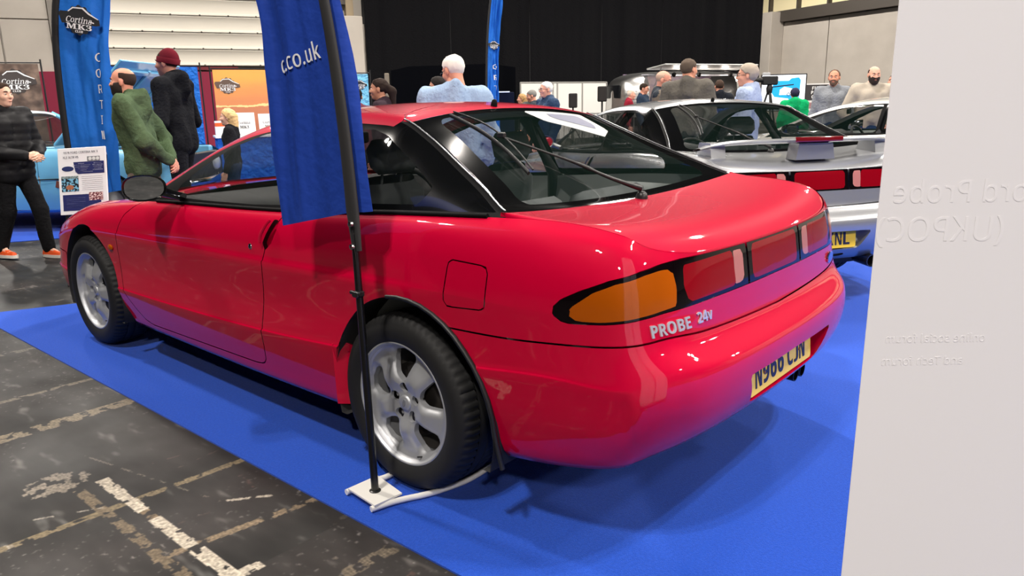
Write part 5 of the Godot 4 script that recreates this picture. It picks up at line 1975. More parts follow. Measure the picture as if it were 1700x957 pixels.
func floor_texture() -> ImageTexture:
	# 8 m square of worn dark floor paint: scuffs, glue lines, tape
	var n := 1500
	var m := 8.0
	var d := PackedByteArray(); d.resize(n * n * 3)
	var f1 := FastNoiseLite.new(); f1.seed = 1; f1.frequency = .006; f1.fractal_octaves = 4
	var f2 := FastNoiseLite.new(); f2.seed = 2; f2.frequency = .05; f2.fractal_octaves = 3
	var f3 := FastNoiseLite.new(); f3.seed = 3; f3.frequency = .16; f3.fractal_octaves = 2
	var i := 0
	for y in n:
		for x in n:
			var a := f1.get_noise_2d(x, y * .8)
			var b := f2.get_noise_2d(x * .35, y)
			var g := 39.0 + 13.0 * a + 9.0 * b
			var sp := f3.get_noise_2d(x, y)
			if sp > .47 and a > -.05: g += (sp - .47) * 190.0
			if b > .42: g += (b - .42) * 130.0
			var warm := 1.0 + .06 * a
			d[i] = clampi(int(g * warm + 1.0), 0, 255)
			d[i + 1] = clampi(int(g * .985), 0, 255)
			d[i + 2] = clampi(int(g * .955), 0, 255)
			i += 3
	var put := func(px: float, pz: float, c: Color, al: float) -> void:
		var x := int(fposmod(px / m, 1.0) * n)
		var y := int(fposmod(pz / m, 1.0) * n)
		var q := (y * n + x) * 3
		d[q] = int(lerpf(d[q], c.r8, al)); d[q + 1] = int(lerpf(d[q + 1], c.g8, al)); d[q + 2] = int(lerpf(d[q + 2], c.b8, al))
	var strip := func(x0: float, z0: float, x1: float, z1: float, w: float, c: Color, al: float, holes: float) -> void:
		var L := Vector2(x1 - x0, z1 - z0).length()
		var t := Vector2(x1 - x0, z1 - z0) / L
		var st := m / n * .7
		var u := 0.0
		while u < L:
			var e := w * (1.0 + .25 * f2.get_noise_2d(u * 190.0, x0 * 50.0))
			var v := -e / 2
			while v < e / 2:
				var px := x0 + t.x * u - t.y * v
				var pz := z0 + t.y * u + t.x * v
				if f2.get_noise_2d(px * 260.0, pz * 260.0) > holes:
					var kk := .85 + .3 * f3.get_noise_2d(px * 400.0, pz * 400.0)
					put.call(px, pz, Color(c.r * kk, c.g * kk, c.b * kk), al)
				v += st
			u += st
	var white := rgb(200, 190, 172)
	var tan_ := rgb(132, 118, 92)
	# cross lines of old glue
	strip.call(-1.60, 1.75, -1.61, 1.10, .085, rgb(136, 124, 104), .8, -.12)
	strip.call(-1.60, 2.9, -1.60, 1.75, .06, tan_, .5, .0)
	strip.call(-2.065, 2.2, -2.065, 1.10, .03, rgb(120, 112, 98), .8, -.15)
	strip.call(-.70, 2.3, -.655, 1.10, .030, tan_, .8, -.25)
	strip.call(-.262, 1.62, -.19, 1.10, .028, rgb(142, 124, 100), .75, -.15)
	strip.call(-.42, 1.30, -.33, 1.18, .012, white, .7, -.2)
	strip.call(.2, 2.4, .24, 1.10, .05, rgb(126, 114, 96), .55, .05)
	strip.call(-2.9, 2.4, -2.86, 1.12, .05, rgb(116, 110, 100), .55, .0)
	# tape
	strip.call(-.915, 1.513, -.575, 1.512, .040, white, .95, -.34)
	strip.call(-.575, 1.512, -.50, 1.511, .030, rgb(126, 108, 84), .8, -.2)
	strip.call(-.50, 1.511, -.245, 1.509, .042, white, .95, -.34)
	strip.call(-.225, 1.508, .03, 1.506, .042, white, .95, -.30)
	strip.call(-.005, 1.50, .0, 1.42, .036, white, .9, -.25)
	strip.call(-.93, 1.598, .25, 1.594, .034, rgb(118, 104, 84), .85, -.22)
	# blotch
	for k in 60:
		var a := k * 2.39996
		var r := sqrt(k / 60.0)
		strip.call(-1.02 + .085 * r * cos(a), 1.63 + .10 * r * sin(a), -1.0 + .085 * r * cos(a), 1.632 + .10 * r * sin(a), .022, rgb(150, 140, 126), .7, -.1)
	# random scuffs
	var rn := RandomNumberGenerator.new()
	rn.seed = 77
	for k in 330:
		var x0 := rn.randf() * m
		var z0 := rn.randf() * m
		var a := rn.randfn(0.0, .25) + (PI / 2 if rn.randf() < .75 else 0.0)
		var L := rn.randf_range(.02, .16) if k < 260 else rn.randf_range(.2, .9)
		strip.call(x0, z0, x0 + cos(a) * L, z0 + sin(a) * L, rn.randf_range(.003, .016) if k < 260 else .006, [rgb(150, 140, 124), rgb(96, 90, 80), rgb(180, 172, 160), rgb(92, 72, 66)][k % 4], rn.randf_range(.3, .8), rn.randf_range(-.1, .25))
	return ImageTexture.create_from_image(Image.create_from_data(n, n, false, Image.FORMAT_RGB8, d))

func floor_grid(x0: float, x1: float, z0: float, z1: float, y: float) -> MB:
	var o := MB.new()
	for p in [[x0, z0], [x1, z0], [x1, z1], [x0, z1]]: o.vert(Vector3(p[0], y, p[1]), Vector3.UP, Vector2(p[0] / 8.0, p[1] / 8.0))
	o.quad(0, 1, 2, 3)
	for p in [[x0, z0], [x1, z0], [x1, z1], [x0, z1]]: o.vert(Vector3(p[0], y - .2, p[1]), Vector3.DOWN, Vector2(p[0] / 8.0, p[1] / 8.0))
	o.quad(4, 5, 6, 7)
	return o

func concrete(c: Color, sd: int) -> StandardMaterial3D:
	var m := StandardMaterial3D.new()
	m.albedo_texture = noise_tex(sd, .008, c.darkened(.06), c.lightened(.04), 512, 5)
	m.roughness = .9
	m.uv1_triplanar = true
	m.uv1_world_triplanar = true
	m.uv1_scale = Vector3(.22, .22, .22)
	return m

func build_lights() -> void:
	# high-bay fittings in twin rows under the roof
	var body := mat(rgb(60, 62, 64), .5, .4)
	var glow := mat(rgb(255, 250, 240), .4, 0, {"emit": Color(1.0, .97, .92), "power": 26.0})
	var can := MB.new().lathe(p2([[.06, .42], [.11, .38], [.13, .2], [.26, .02], [.27, .0], [.25, .0], [.12, .16]]), Vector3.ZERO, Basis.IDENTITY, 20).mesh()
	var lens := MB.new().lathe(p2([[.0, .02], [.245, .02]]), Vector3.ZERO, Basis.IDENTITY, 20)
	for i in lens.n.size(): lens.n[i] = Vector3.DOWN
	var lm := lens.mesh()
	var bar := MB.new().box(Vector3(0, .45, 0), Vector3(.9, .05, .06)).tube(pv([[0, .45, 0], [0, 1.6, 0]]), .015, 6).mesh()
	var i := 0
	for a in [-27.0, -16.5, -6.5, 3.5, 13.5]:
		for b in [-24.0, -14.0, -4.5, 5.0]:
			if a > 10.0 and b < -15.0: continue
			var t := thing("high_bay_lamp", "twin high bay lamp hanging under the hall roof", "lamp", hp(a, LAMP_Y, b), deg_to_rad(HALL), "hanging hall lamps")
			part("hanger", bar, body, t)
			for s in [-.36, .36]:
				var c := part("reflector", can, body, t)
				c.position = Vector3(s, 0, 0)
				part("glowing_lens", lm, glow, c)
				var l := SpotLight3D.new()
				l.name = "lamp_light"
				t.add_child(l, true)
				l.position = Vector3(s, -.03, 0)
				l.rotation.x = -PI / 2
				l.spot_angle = 78.0
				l.spot_angle_attenuation = .35
				l.spot_range = 80.0
				l.spot_attenuation = 2.0
				l.light_energy = LAMP_E
				l.light_color = Color(1.0, .968, .93)
				l.light_size = .16
				l.shadow_enabled = true
			i += 1

func build_hall() -> void:
	var fm := StandardMaterial3D.new()
	fm.albedo_texture = floor_texture()
	fm.roughness = .42
	fm.metallic_specular = .35
	var rt := noise_tex(9, .02, Color(.42, .42, .42), Color(.75, .75, .75), 512, 4)
	fm.roughness_texture = rt
	fm.roughness = 1.0
	struct("floor", floor_grid(-62, 40, -60, 45, 0.0), fm)
	# carpets
	var cm_ := StandardMaterial3D.new()
	cm_.albedo_texture = noise_tex(21, .09, rgb(25, 68, 168), rgb(34, 80, 188), 512, 3)
	cm_.roughness = .97
	cm_.metallic_specular = .15
	cm_.rim_enabled = true
	cm_.rim = .25
	cm_.rim_tint = .9
	cm_.normal_enabled = true
	cm_.normal_texture = noise_tex(22, .25, Color.BLACK, Color.WHITE, 512, 2, true, 3.0)
	cm_.normal_scale = .5
	cm_.uv1_triplanar = true
	cm_.uv1_world_triplanar = true
	cm_.uv1_scale = Vector3(1.6, 1.6, 1.6)
	var flat := Basis(Vector3(1, 0, 0), PI / 2)
	var c1 := part("carpet", MB.new().prism(p2([[-3.96, 1.125], [4.2, 1.07], [4.2, -8.8], [-4.2, -8.8], [-4.2, -1.5], [-3.62, .30]]), .006, Vector3(0, .003, 0), flat), cm_)
	carpets = [p2([[-3.96, 1.125], [4.2, 1.07], [4.2, -8.8], [-4.2, -8.8], [-4.2, -1.5], [-3.62, .30]])]
	tag(c1, "bright blue exhibition carpet under the red and silver coupes", "carpet")
	var poly := PackedVector2Array()
	for q in [[-9.3, -3.2], [-6.37, -3.2], [-6.37, 8.5], [-9.3, 8.5]]:
		var p := hp(q[0], 0, q[1])
		poly.append(Vector2(p.x, p.z))
	var c2 := part("carpet", MB.new().prism(poly, .006, Vector3(0, .003, 0), flat), cm_)
	carpets.append(poly)
	tag(c2, "blue carpet of the stand under the pale blue saloon", "carpet")
	# shell
	var conc := concrete(rgb(196, 188, 178), 31)
	var conc2 := concrete(rgb(164, 158, 150), 32)
	var dark := mat(rgb(48, 48, 50), .9)
	var steel := mat(rgb(84, 78, 72), .6, .3)
	struct("ceiling", hbox(-37, 19, 12.0, 12.4, -31, 26), mat(rgb(30, 31, 34), .9))
	struct("wall_front", hbox(-37, 19, 0, 12, 25.6, 26), dark)
	struct("wall_right", hbox(18.6, 19, 0, 12, -31, 26), dark)
	struct("wall_far", hbox(-37, -36.6, 0, 12, -31, 26), dark)
	var wb := struct("wall_back", hbox(-37, 19, 0, 12, -31, -30.25), mat(rgb(150, 146, 138), .9))
	# precast panels of the back wall, joints open between them
	var a := -35.6
	while a < 9.0:
		for q in [[0.0, 1.85], [1.87, 5.35]]:
			struct("concrete_panel", hbox(a + .012, a + 4.12, q[0] + .006, q[1], -30.27, -30.1, .015), conc, wb)
		a += 4.15
	# glazed band and girder over the back wall
	struct("girder", hbox(-36.5, 12.5, 5.38, 5.95, -30.3, -29.8), steel, wb)
	struct("girder", hbox(-36.5, 12.5, 7.6, 8.0, -30.3, -29.8), steel, wb)
	a = -35.6
	while a < 9.0:
		struct("clerestory_window", hbox(a, a + 1.95, 6.0, 7.58, -30.24, -30.2), mat(rgb(208, 196, 160), .3, 0, {"emit": rgb(222, 206, 160), "power": .45}), wb)
		struct("mullion", hbox(a + 1.96, a + 2.07, 5.95, 7.6, -30.3, -29.95), steel, wb)
		a += 2.075
	struct("column", hbox(-32.75, -30.45, 0, 5.9, -30.1, -29.2, .03), conc, wb)
	struct("service_pipe", MB.new().tube(PackedVector3Array([hp(-31.9, 0, -29.12), hp(-31.9, 7.5, -29.12)]), .05, 8), steel, wb)
	struct("wall_switch", hbox(-32.4, -32.1, 3.55, 3.75, -29.2, -29.14), mat(rgb(220, 218, 210), .5), wb)
	# left wall: panels, pier, shutter door
	var wl := struct("wall_left", hbox(-24.5, -24.1, 0, 12, -5.2, 25.6), conc2)
	var b := 10.4
	while b > 4.75:
		for q in [[0.0, 2.1], [2.12, 3.9], [3.92, 7.0]]:
			struct("concrete_panel", hbox(-24.12, -24.0, q[0] + .006, q[1], b - 1.24, b - .02, .012), conc, wl)
		b -= 1.26
	struct("pier", hbox(-24.1, -23.6, 0, 9.0, 2.75, 3.75, .03), concrete(rgb(132, 126, 120), 33), wl)
	struct("pier", hbox(-24.1, -23.4, 0, 4.22, -5.05, -4.42, .03), conc, wl)
	struct("steel_post", hbox(-24.05, -23.8, 4.22, 11.5, -4.85, -4.6), mat(rgb(150, 134, 108), .6), wl)
	struct("steel_post", hbox(-24.05, -23.75, 0, 4.0, -5.3, -5.08), conc2, wl)
	struct("cross_girder", hbox(-24.1, -23.85, 4.62, 4.95, -4.6, 2.7), steel, wl)
	for k in 9:
		var p0 := hp(-23.95, 4.95, 2.6 - k * .82)
		var p1 := hp(-23.95, 5.6, 2.2 - k * .82)
		struct("truss_strut", MB.new().tube(PackedVector3Array([p0, p1]), .05, 6), mat(rgb(120, 106, 86), .6), wl)
	struct("cross_girder", hbox(-24.1, -23.85, 5.6, 5.9, -4.6, 2.7), steel, wl)
	# shutter slats with a bolt row on each
	var slat := mat(rgb(226, 220, 208), .55)
	var boltm := mat(rgb(104, 98, 90), .5, .5)
	var bolt := MB.new().lathe(p2([[0, .02], [.022, .016], [.03, 0], [.03, -.01]]), Vector3.ZERO, HB * Basis(Vector3(0, 0, 1), -PI / 2), 8).mesh()
	for k in 10:
		var y0 := 2.66 + k * .245 if false else 2.62 + k * .50
		if k > 3: break
		var rows := []
		for e in [2.7, -4.35]:
			var row := PackedVector3Array()
			for q in [[-24.05, 0.0], [-23.86, .0], [-23.86, .05], [-23.93, .075], [-23.96, .12], [-23.95, .3], [-23.91, .42], [-23.86, .47], [-23.86, .492], [-24.05, .495]]:
				row.append(hp(q[0], y0 + q[1], e))
			rows.append(row)
		var sp := struct("shutter_slat", MB.new().grid(rows, func(_p: Vector3) -> Vector3: return HB * Vector3(1, 0, 0)), slat, wl)
		var bb := 2.5
		while bb > -4.2:
			struct("bolt", bolt, boltm, sp).position = hp(-23.86, y0 + .025, bb)
			bb -= .84
	struct("red_band", hbox(-24.1, -23.88, 2.50, 2.60, -1.0, 2.7), mat(rgb(110, 28, 40), .6), wl)
	struct("red_panel", hbox(-24.1, -23.9, 0, 2.45, -1.0, 6.2), mat(rgb(136, 24, 58), .7), wl)
	# roof trusses
	for k in 6:
		var aa := -33.0 + k * 9.0
		for yy in [[11.6, 11.75], [10.2, 10.32]]:
			part_beam(hbox(aa - .09, aa + .09, yy[0], yy[1], -30.2, 25.4))
		var b0 := -30.0
		var up := true
		while b0 < 24.0:
			part_beam(MB.new().tube(PackedVector3Array([hp(aa, 10.26 if up else 11.65, b0), hp(aa, 11.65 if up else 10.26, b0 + 1.9)]), .045, 5))
			b0 += 1.9; up = not up
	# black drape hung from a rail, in lengths
	var dm := cloth(rgb(15, 15, 18), .95, 1.5, "drape")
	var edges := [-5.15, -8.2, -11.3, -14.4, -17.2, -19.8, -22.35]
	for k in 6:
		var rows := []
		var e0: float = edges[k]
		var e1: float = edges[k + 1] + .015
		var nfold := 90
		for ri in 5:
			var r := ri * .25
			var row := PackedVector3Array()
			for j in nfold + 1:
				var t := float(j) / nfold
				var bb := lerpf(e0, e1, t)
				var ph := bb * 4.6 + sin(bb * 1.3) * 2.2
				var am := (.055 + .03 * sin(bb * 1.7 + k)) * (1.0 - .35 * r)
				row.append(hp(-23.55 + am * sin(ph + .3 * sin(r * 3.0 + k)) + .008 * sin(bb * 17.0), .02 + r * 11.0, bb))
			rows.append(row)
		var dp := part("stage_drape", thicken(MB.new().grid(rows, func(_p: Vector3) -> Vector3: return HB * Vector3(1, 0, 0)), .01), dm)
		tag(dp, ["black pleated drape length next to the concrete pier", "second length of black drape from the concrete pier", "third length of black drape from the concrete pier", "length of black drape behind the white panels", "length of black drape above the silver caravan", "rightmost length of black drape at concrete column"][k], "drape", "black drape lengths")
	var rail := part("drape_rail", MB.new().tube(PackedVector3Array([hp(-23.55, 11.06, -5.0), hp(-23.55, 11.06, -22.5)]), .03, 8), steel)
	tag(rail, "steel rail carrying the black drapes high up", "rail")

var beam_node: Node3D

func part_beam(m: MB) -> void:
	if beam_node == null:
		beam_node = Node3D.new()
		beam_node.name = "trim_1"
		beam_node.set_meta("kind", "structure")
		add_child(beam_node)
	part("roof_truss_member", m, mat(rgb(120, 118, 112), .6, .2), beam_node)

# ------------------------------------------------------------------ print, flags, stands
# club emblem: gear, car outline, lettering; width w, in the local xy plane facing +z
func emblem(parent: Node3D, tf: Transform3D, w: float, ink: Material, light: Material) -> void:
	var gear := PackedVector2Array()
	for k in 48:
		var a := TAU * k / 48
		var r := .335 if k % 4 < 2 else .305
		gear.append(Vector2(r * cos(a), r * sin(a)))
	var add := func(called: String, m: MB, mt: Material, z: float) -> void:
		var s := Basis.IDENTITY.scaled(Vector3(w, w, 1))
		part(called, m.xf(tf * Transform3D(s, Vector3(0, 0, z))), mt, parent)
	add.call("emblem_gear", MB.new().prism(gear, .002), ink, .001)
	add.call("emblem_car", MB.new().prism(p2([[-.5, .10], [-.46, .16], [-.25, .17], [-.14, .26], [.08, .27], [.24, .15], [.48, .06], [.5, -.06], [.40, -.08], [-.42, -.10]]), .002), ink, .002)
	add.call("emblem_car_roofline", MB.new().prism(p2([[-.26, .16], [-.15, .245], [.07, .255], [.22, .15], [.45, .06], [.46, .075], [.24, .18], [.09, .285], [-.16, .272], [-.28, .175]]), .002), light, .003)
	add.call("emblem_lamp", MB.new().prism(p2([[.24, .01], [.36, -.01], [.36, -.035], [.24, -.015]]), .002), light, .003)
	var c := letters("Cortina", .13, .002, "Droid Serif", 400)
	for i in c.v.size(): c.v[i].x += c.v[i].y * .25
	add.call("emblem_script", c, light, .004)
	var m3 := letters("MK3", .12, .002, "Droid Serif", 700)
	for i in m3.v.size(): m3.v[i] = Vector3(m3.v[i].x * 1.7, m3.v[i].y - .145, m3.v[i].z)
	add.call("emblem_number", m3, light, .004)
	var cl := letters("CLUB", .05, .002, "Droid Serif", 700)
	for i in cl.v.size(): cl.v[i].y -= .25
	add.call("emblem_word", cl, light, .004)

# feather flag in the local xy plane: pole and free edge as lists of (x, y); z towards the viewer
func feather(t: Node3D, pole: PackedVector3Array, edge: PackedVector3Array, fab: Material, sleeve: Material, wave: float, sw, sd: int, flat := .55) -> Callable:
	var pp := spline(pole, 10)
	var ee := spline(edge, 10)
	var n := 130
	var fz := FastNoiseLite.new()
	fz.seed = sd; fz.frequency = 1.6; fz.fractal_octaves = 1
	var at := func(u: float, v: float) -> Vector3:       # u across 0 pole .. 1 edge, v up
		var fa := v * (pp.size() - 1)
		var fb := v * (ee.size() - 1)
		var ia := mini(int(fa), pp.size() - 2)
		var ib := mini(int(fb), ee.size() - 2)
		var a := pp[ia].lerp(pp[ia + 1], fa - ia)
		var b := ee[ib].lerp(ee[ib + 1], fb - ib)
		var p := a.lerp(b, u)
		var w := wave * u * (fz.get_noise_2d(u * 2.2, p.y * .55) * 1.6 + .5 * sin(u * 7.0 + p.y * 1.3) + .35 * fz.get_noise_2d(u * 5.0 + 9.0, p.y * 2.0))
		return p + Vector3(0, 0, w)
	var rows := []
	for i in n + 1:
		var row := PackedVector3Array()
		for j in 65: row.append(at.call(j / 64.0, float(i) / n))
		rows.append(row)
	part("flag_cloth", thicken(MB.new().grid(rows, func(_p: Vector3) -> Vector3: return Vector3(0, 0, 1)), .0015), fab, t)
	var sl := PackedVector3Array()
	for i in 31: sl.append(at.call(0.0, i / 30.0))
	var rad := []
	for i in 31: rad.append(lerpf(sw[0], sw[1], i / 30.0) if sw is Array else sw)
	part("pole_sleeve", MB.new().tube(sl, rad, 10, true, flat, Vector3(0, 0, 1)), sleeve, t)
	return func(u: float, y: float) -> Vector3:
		var lo := 0.0
		var hi := 1.0
		for i in 18:
			var mid := (lo + hi) / 2
			if at.call(u, mid).y < y: lo = mid
			else: hi = mid
		return at.call(u, lo)

func map_text(l: MB, at: Callable, u0: float, v0: float, du: float, dv: float, rot: float, lift: float) -> MB:
	var o := MB.new().append(l)
	for i in o.v.size():
		var p := o.v[i]
		var x := p.x * cos(rot) - p.y * sin(rot)
		var y := p.x * sin(rot) + p.y * cos(rot)
		var q: Vector3 = at.call(u0 + x * du, v0 + y * dv)
		o.v[i] = q + Vector3(0, 0, lift + p.z)
	return o


func build_stands() -> void:
	var black := mat(rgb(16, 16, 18), .6)
	var whitem := mat(rgb(236, 236, 238), .5)
	var ink := mat(rgb(36, 38, 42), .6)
	# ---- near blue flag on the drive-on foot
	var t := thing("feather_flag", "dark blue feather flag with white web address in front of red car", "flag", Vector3(-.03, .03, .985))
	var blue := cloth(rgb(32, 62, 152), .6, 2.0, "flag")
	var pole := pv([[0.0, .955, 0], [-.008, 1.10, 0], [-.022, 1.26, 0], [-.045, 1.44, 0], [-.078, 1.62, 0], [-.125, 1.80, 0], [-.20, 2.00, 0], [-.36, 2.26, 0], [-.62, 2.46, 0]])
	var edge := pv([[-.345, .885, .03], [-.352, 1.05, .03], [-.348, 1.22, .03], [-.345, 1.40, .03], [-.352, 1.58, .04], [-.42, 1.76, .05], [-.55, 1.96, .05], [-.72, 2.20, .04], [-.80, 2.42, .02]])
	var at := feather(t, pole, edge, blue, mat(rgb(34, 33, 34), .75), .011, [.027, .015], 4, .5)
	# lettering follows the cloth, rising a little to the right; the first letter wraps round the free edge
	var lt := letters("c.co.uk", .050, .0015, "Droid Sans", 400)
	for i in lt.v.size():
		var p := lt.v[i]
		var yy := 1.418 + p.x * .19 + p.y
		var q: Vector3 = at.call(clampf(.50 - (p.x - p.y * .12) / .335, -.02, 1.02), yy)
		lt.v[i] = q + Vector3(0, 0, .004 + p.z)
	part("web_address", lt, whitem, t, "white lettering")
	# inner fold of cloth showing behind the sleeve
	var fr := []
	for i in 13:
		var v := i / 12.0
		var y := lerpf(.952, 1.75, v)
		var px: float = -.008 - .11 * pow(maxf(v - .05, 0), 1.6)
		fr.append(pv([[px - .01, y, -.010], [px + lerpf(.036, .020, v), y + .002, -.022], [px + lerpf(.056, .030, v), y + .004, -.040 + .008 * sin(v * 9.0)]]))
	part("flag_cloth", thicken(MB.new().grid(fr, func(_p: Vector3) -> Vector3: return Vector3(1, 0, .5)), .0015), blue, t)
	var fr2 := []
	for i in 9:
		var v := i / 8.0
		var y := lerpf(1.40, 2.0, v)
		fr2.append(pv([[-.355 - .02 * v, y, .0], [-.37 - .10 * v, y + .01, -.03], [-.385 - .17 * v, y + .02, -.05]]))
	part("flag_cloth", thicken(MB.new().grid(fr2, func(_p: Vector3) -> Vector3: return Vector3(0, 0, 1)), .0015), blue, t)
	part("pole", MB.new().tube(pv([[.004, .006, -.012], [.002, .40, -.008], [0, .75, -.003], [0, 1.0, 0]]), [.0125, .0125, .0115, .011], 10), mat(rgb(14, 14, 15), .35), t)
	for y in [.85, .92]: part("eyelet", MB.new().lathe(p2([[.004, .004], [.009, .003], [.010, -.004]]), Vector3(.010, y, .020), Basis(Vector3(1, 0, 0), PI / 2), 12), mat(rgb(180, 178, 176), .25, 1.0), t)
	part("pole_sleeve", MB.new().tube(pv([[.010, .835, 0], [.0, .96, 0]]), [.020, .027], 10, true, .5, Vector3(0, 0, 1)), mat(rgb(34, 33, 34), .75), t)
	part("cord", MB.new().tube(pv([[.016, .90, .018], [.020, .80, .014], [.014, .705, .008]]), .002, 5), black, t)
	part("clamp", MB.new().box(Vector3(0, .695, 0), Vector3(.032, .022, .034), Basis.IDENTITY, .006).tube(pv([[-.028, .698, .006], [.022, .698, .006]]), .007, 8), mat(rgb(60, 60, 62), .3, .7), t)
	var foot := thing("flag_foot", "white steel drive-on flag foot pinned under the rear tyre", "flag base", Vector3(-.026, .006, .97))
	var fmat := mat(rgb(228, 226, 220), .4)
	part("plate", MB.new().prism(p2([[-.085, .052], [.075, .066], [.082, -.045], [-.08, -.072]]), .006, Vector3(0, .026, 0), Basis(Vector3(1, 0, 0), PI / 2)), fmat, foot)
	part("tube", MB.new().tube(spline(pv([[.062, .013, .072], [.080, .013, .0], [.102, .012, -.055], [.125, .012, -.10], [.150, .012, -.17], [.170, .012, -.28], [.160, .012, -.42]]), 6), .0105, 8), fmat, foot)
	part("tube", MB.new().tube(spline(pv([[-.092, .013, .055], [-.086, .013, -.02], [-.080, .012, -.07], [-.072, .012, -.12], [-.09, .012, -.25]]), 6), .0105, 8), fmat, foot)
	part("socket", MB.new().lathe(p2([[.02, .024], [.02, .031], [.014, .034]]), Vector3(.0, 0, .003), Basis.IDENTITY, 12), mat(rgb(14, 14, 15), .4), foot)
	# ---- club flag at the left, bottom of the cloth near the board
	t = thing("feather_flag", "tall bright blue feather flag spelling CORTINA downwards at the left", "flag", Vector3(-5.425, 0, -.10), atan2(.58, .815))
	var sky := cloth(rgb(38, 110, 204), .55, 1.6, "flag2")
	pole = pv([[0, .55, 0], [-.01, 1.0, 0], [0, 1.5, 0], [.03, 1.9, 0], [.10, 2.25, 0], [.24, 2.62, 0], [.46, 2.95, 0], [.66, 3.08, 0]])
	edge = pv([[.44, .62, 0], [.445, 1.0, 0], [.47, 1.5, 0], [.50, 1.9, 0], [.56, 2.25, 0], [.62, 2.55, 0], [.66, 2.85, 0], [.67, 3.06, 0]])
	at = feather(t, pole, edge, sky, mat(rgb(22, 22, 24), .7), .032, .032, 8)
	part("pole", MB.new().tube(pv([[.0, .0, 0], [0, .6, 0]]), .014, 8), black, t)
	part("ground_foot", MB.new().box(Vector3(0, .012, 0), Vector3(.4, .02, .06), Basis.IDENTITY, .004).box(Vector3(0, .012, 0), Vector3(.06, .02, .4), Basis.IDENTITY, .004), mat(rgb(40, 40, 42), .4, .6), t)
	var word := "CORTINA"
	for k in 7:
		var lk := letters(word[k], .072, .0015)
		for i in lk.v.size():
			var p := lk.v[i]
			lk.v[i] = at.call(.80 - k * .008 + p.x / .45, 1.735 - k * .128 + p.y) + Vector3(0, 0, .005 + p.z)
		part("letter", lk, whitem, t)
	emblem(t, Transform3D(Basis(Vector3(0, 0, 1), -.16), at.call(.55, 2.03) + Vector3(0, 0, .05)), .36, ink, whitem)
	# ---- third flag, far, before the drape
	t = thing("feather_flag", "slim bright blue feather flag standing before the black drape", "flag", Vector3(-5.86, ground(-5.86, -5.95), -5.95), atan2(.656, .754) + .5)
	pole = pv([[0, .5, 0], [.0, 1.2, 0], [.02, 1.9, 0], [.07, 2.5, 0], [.18, 3.1, 0], [.34, 3.4, 0]])
	edge = pv([[.17, .5, 0], [.175, 1.2, 0], [.20, 1.9, 0], [.25, 2.5, 0], [.32, 3.1, 0], [.36, 3.38, 0]])
	at = feather(t, pole, edge, sky, mat(rgb(22, 22, 24), .7), .05, .018, 15)
	part("pole", MB.new().tube(pv([[0, 0, 0], [0, .6, 0]]), .014, 8), black, t)
	emblem(t, Transform3D(Basis.IDENTITY, at.call(.5, 2.12) + Vector3(0, 0, .05)), .19, ink, whitem)
	for k in 4:
		var lk := letters("ORTI"[k], .07, .0015)
		for i in lk.v.size():
			var p := lk.v[i]
			lk.v[i] = at.call(.78 + p.x / .18, 1.82 - k * .15 + p.y) + Vector3(0, 0, .008 + p.z)
		part("letter", lk, whitem, t)
	# ---- information board on a stand
	t = thing("information_board", "white printed information board on black stand by the blue flag", "sign", Vector3(-4.31, 0, .21), atan2(.60, .80))
	var bt := Basis(Vector3(0, 0, 1), .045) * Basis(Vector3(1, 0, 0), -.22)
	var bo := Vector3(0, .79, .02)
	var bd := part("board", MB.new().box(bo, Vector3(.38, .50, .012), bt, .003), mat(rgb(226, 226, 228), .5), t)
	var btf := Transform3D(bt, bo + bt * Vector3(0, 0, .007))
	var navy := mat(rgb(32, 38, 92), .5)
	var put := func(called: String, m: MB, x: float, y: float, mt: Material) -> void: part(called, m.xf(btf * Transform3D(Basis.IDENTITY, Vector3(x, y, .001))), mt, bd)
	var grey := mat(rgb(90, 90, 100), .6)
	put.call("heading", letters("1976 FORD CORTINA MK 3", .0165, .001), -.005, .215, grey)
	put.call("heading", letters("XLE 3LTR V6", .0165, .001), -.085, .180, grey)
	put.call("thumbnail", MB.new().box(Vector3.ZERO, Vector3(.10, .035, .001)), .095, .163, mat(rgb(120, 122, 124), .5))
	for k in 3: put.call("thumbnail_dial", MB.new().lathe(p2([[0, .001], [.013, .001], [.0135, 0]]), Vector3(.068 + k * .03, .163, .0005), Basis(Vector3(1, 0, 0), PI / 2), 12), 0, 0, mat(rgb(206, 208, 206), .5))
	put.call("blue_panel", MB.new().prism(p2([[-.065, .045], [.175, .045], [.175, -.045], [-.03, -.045], [-.052, -.03]]), .001), 0, .098, navy)
	for k in 6:
		put.call("text_line", MB.new().box(Vector3.ZERO, Vector3(.05 + .03 * ((k * 7) % 4), .005, .001)), -.005 + .004 * k, .130 - k * .0125, mat(rgb(190, 192, 214), .6))
		if k < 5: put.call("text_line", MB.new().box(Vector3.ZERO, Vector3(.06 + .01 * ((k * 5) % 3), .005, .001)), .125, .130 - k * .0125, mat(rgb(190, 192, 214), .6))
	put.call("maker_oval", MB.new().prism(oval(.047, .019, 24), .0015), -.112, .095, mat(rgb(40, 50, 96), .4))
	var fl := letters("Ford", .020, .001, "Droid Serif", 700)
	for i in fl.v.size(): fl.v[i].x += fl.v[i].y * .3
	put.call("maker_script", fl, -.112, .096, whitem)
	for k in 8: put.call("text_line", MB.new().box(Vector3.ZERO, Vector3(.165, .0025, .001)), .075, .032 - k * .014, mat(rgb(186, 186, 190), .6))
	put.call("engine_photograph", MB.new().box(Vector3.ZERO, Vector3(.135, .115, .001)), -.10, -.018, photo_material(1))
	put.call("blue_panel", MB.new().box(Vector3.ZERO, Vector3(.30, .12, .001)), -.012, -.160, navy)
	for k in 6: put.call("text_line", MB.new().box(Vector3.ZERO, Vector3(.15, .004, .001)), -.06, -.125 - k * .014, mat(rgb(110, 116, 160), .6))
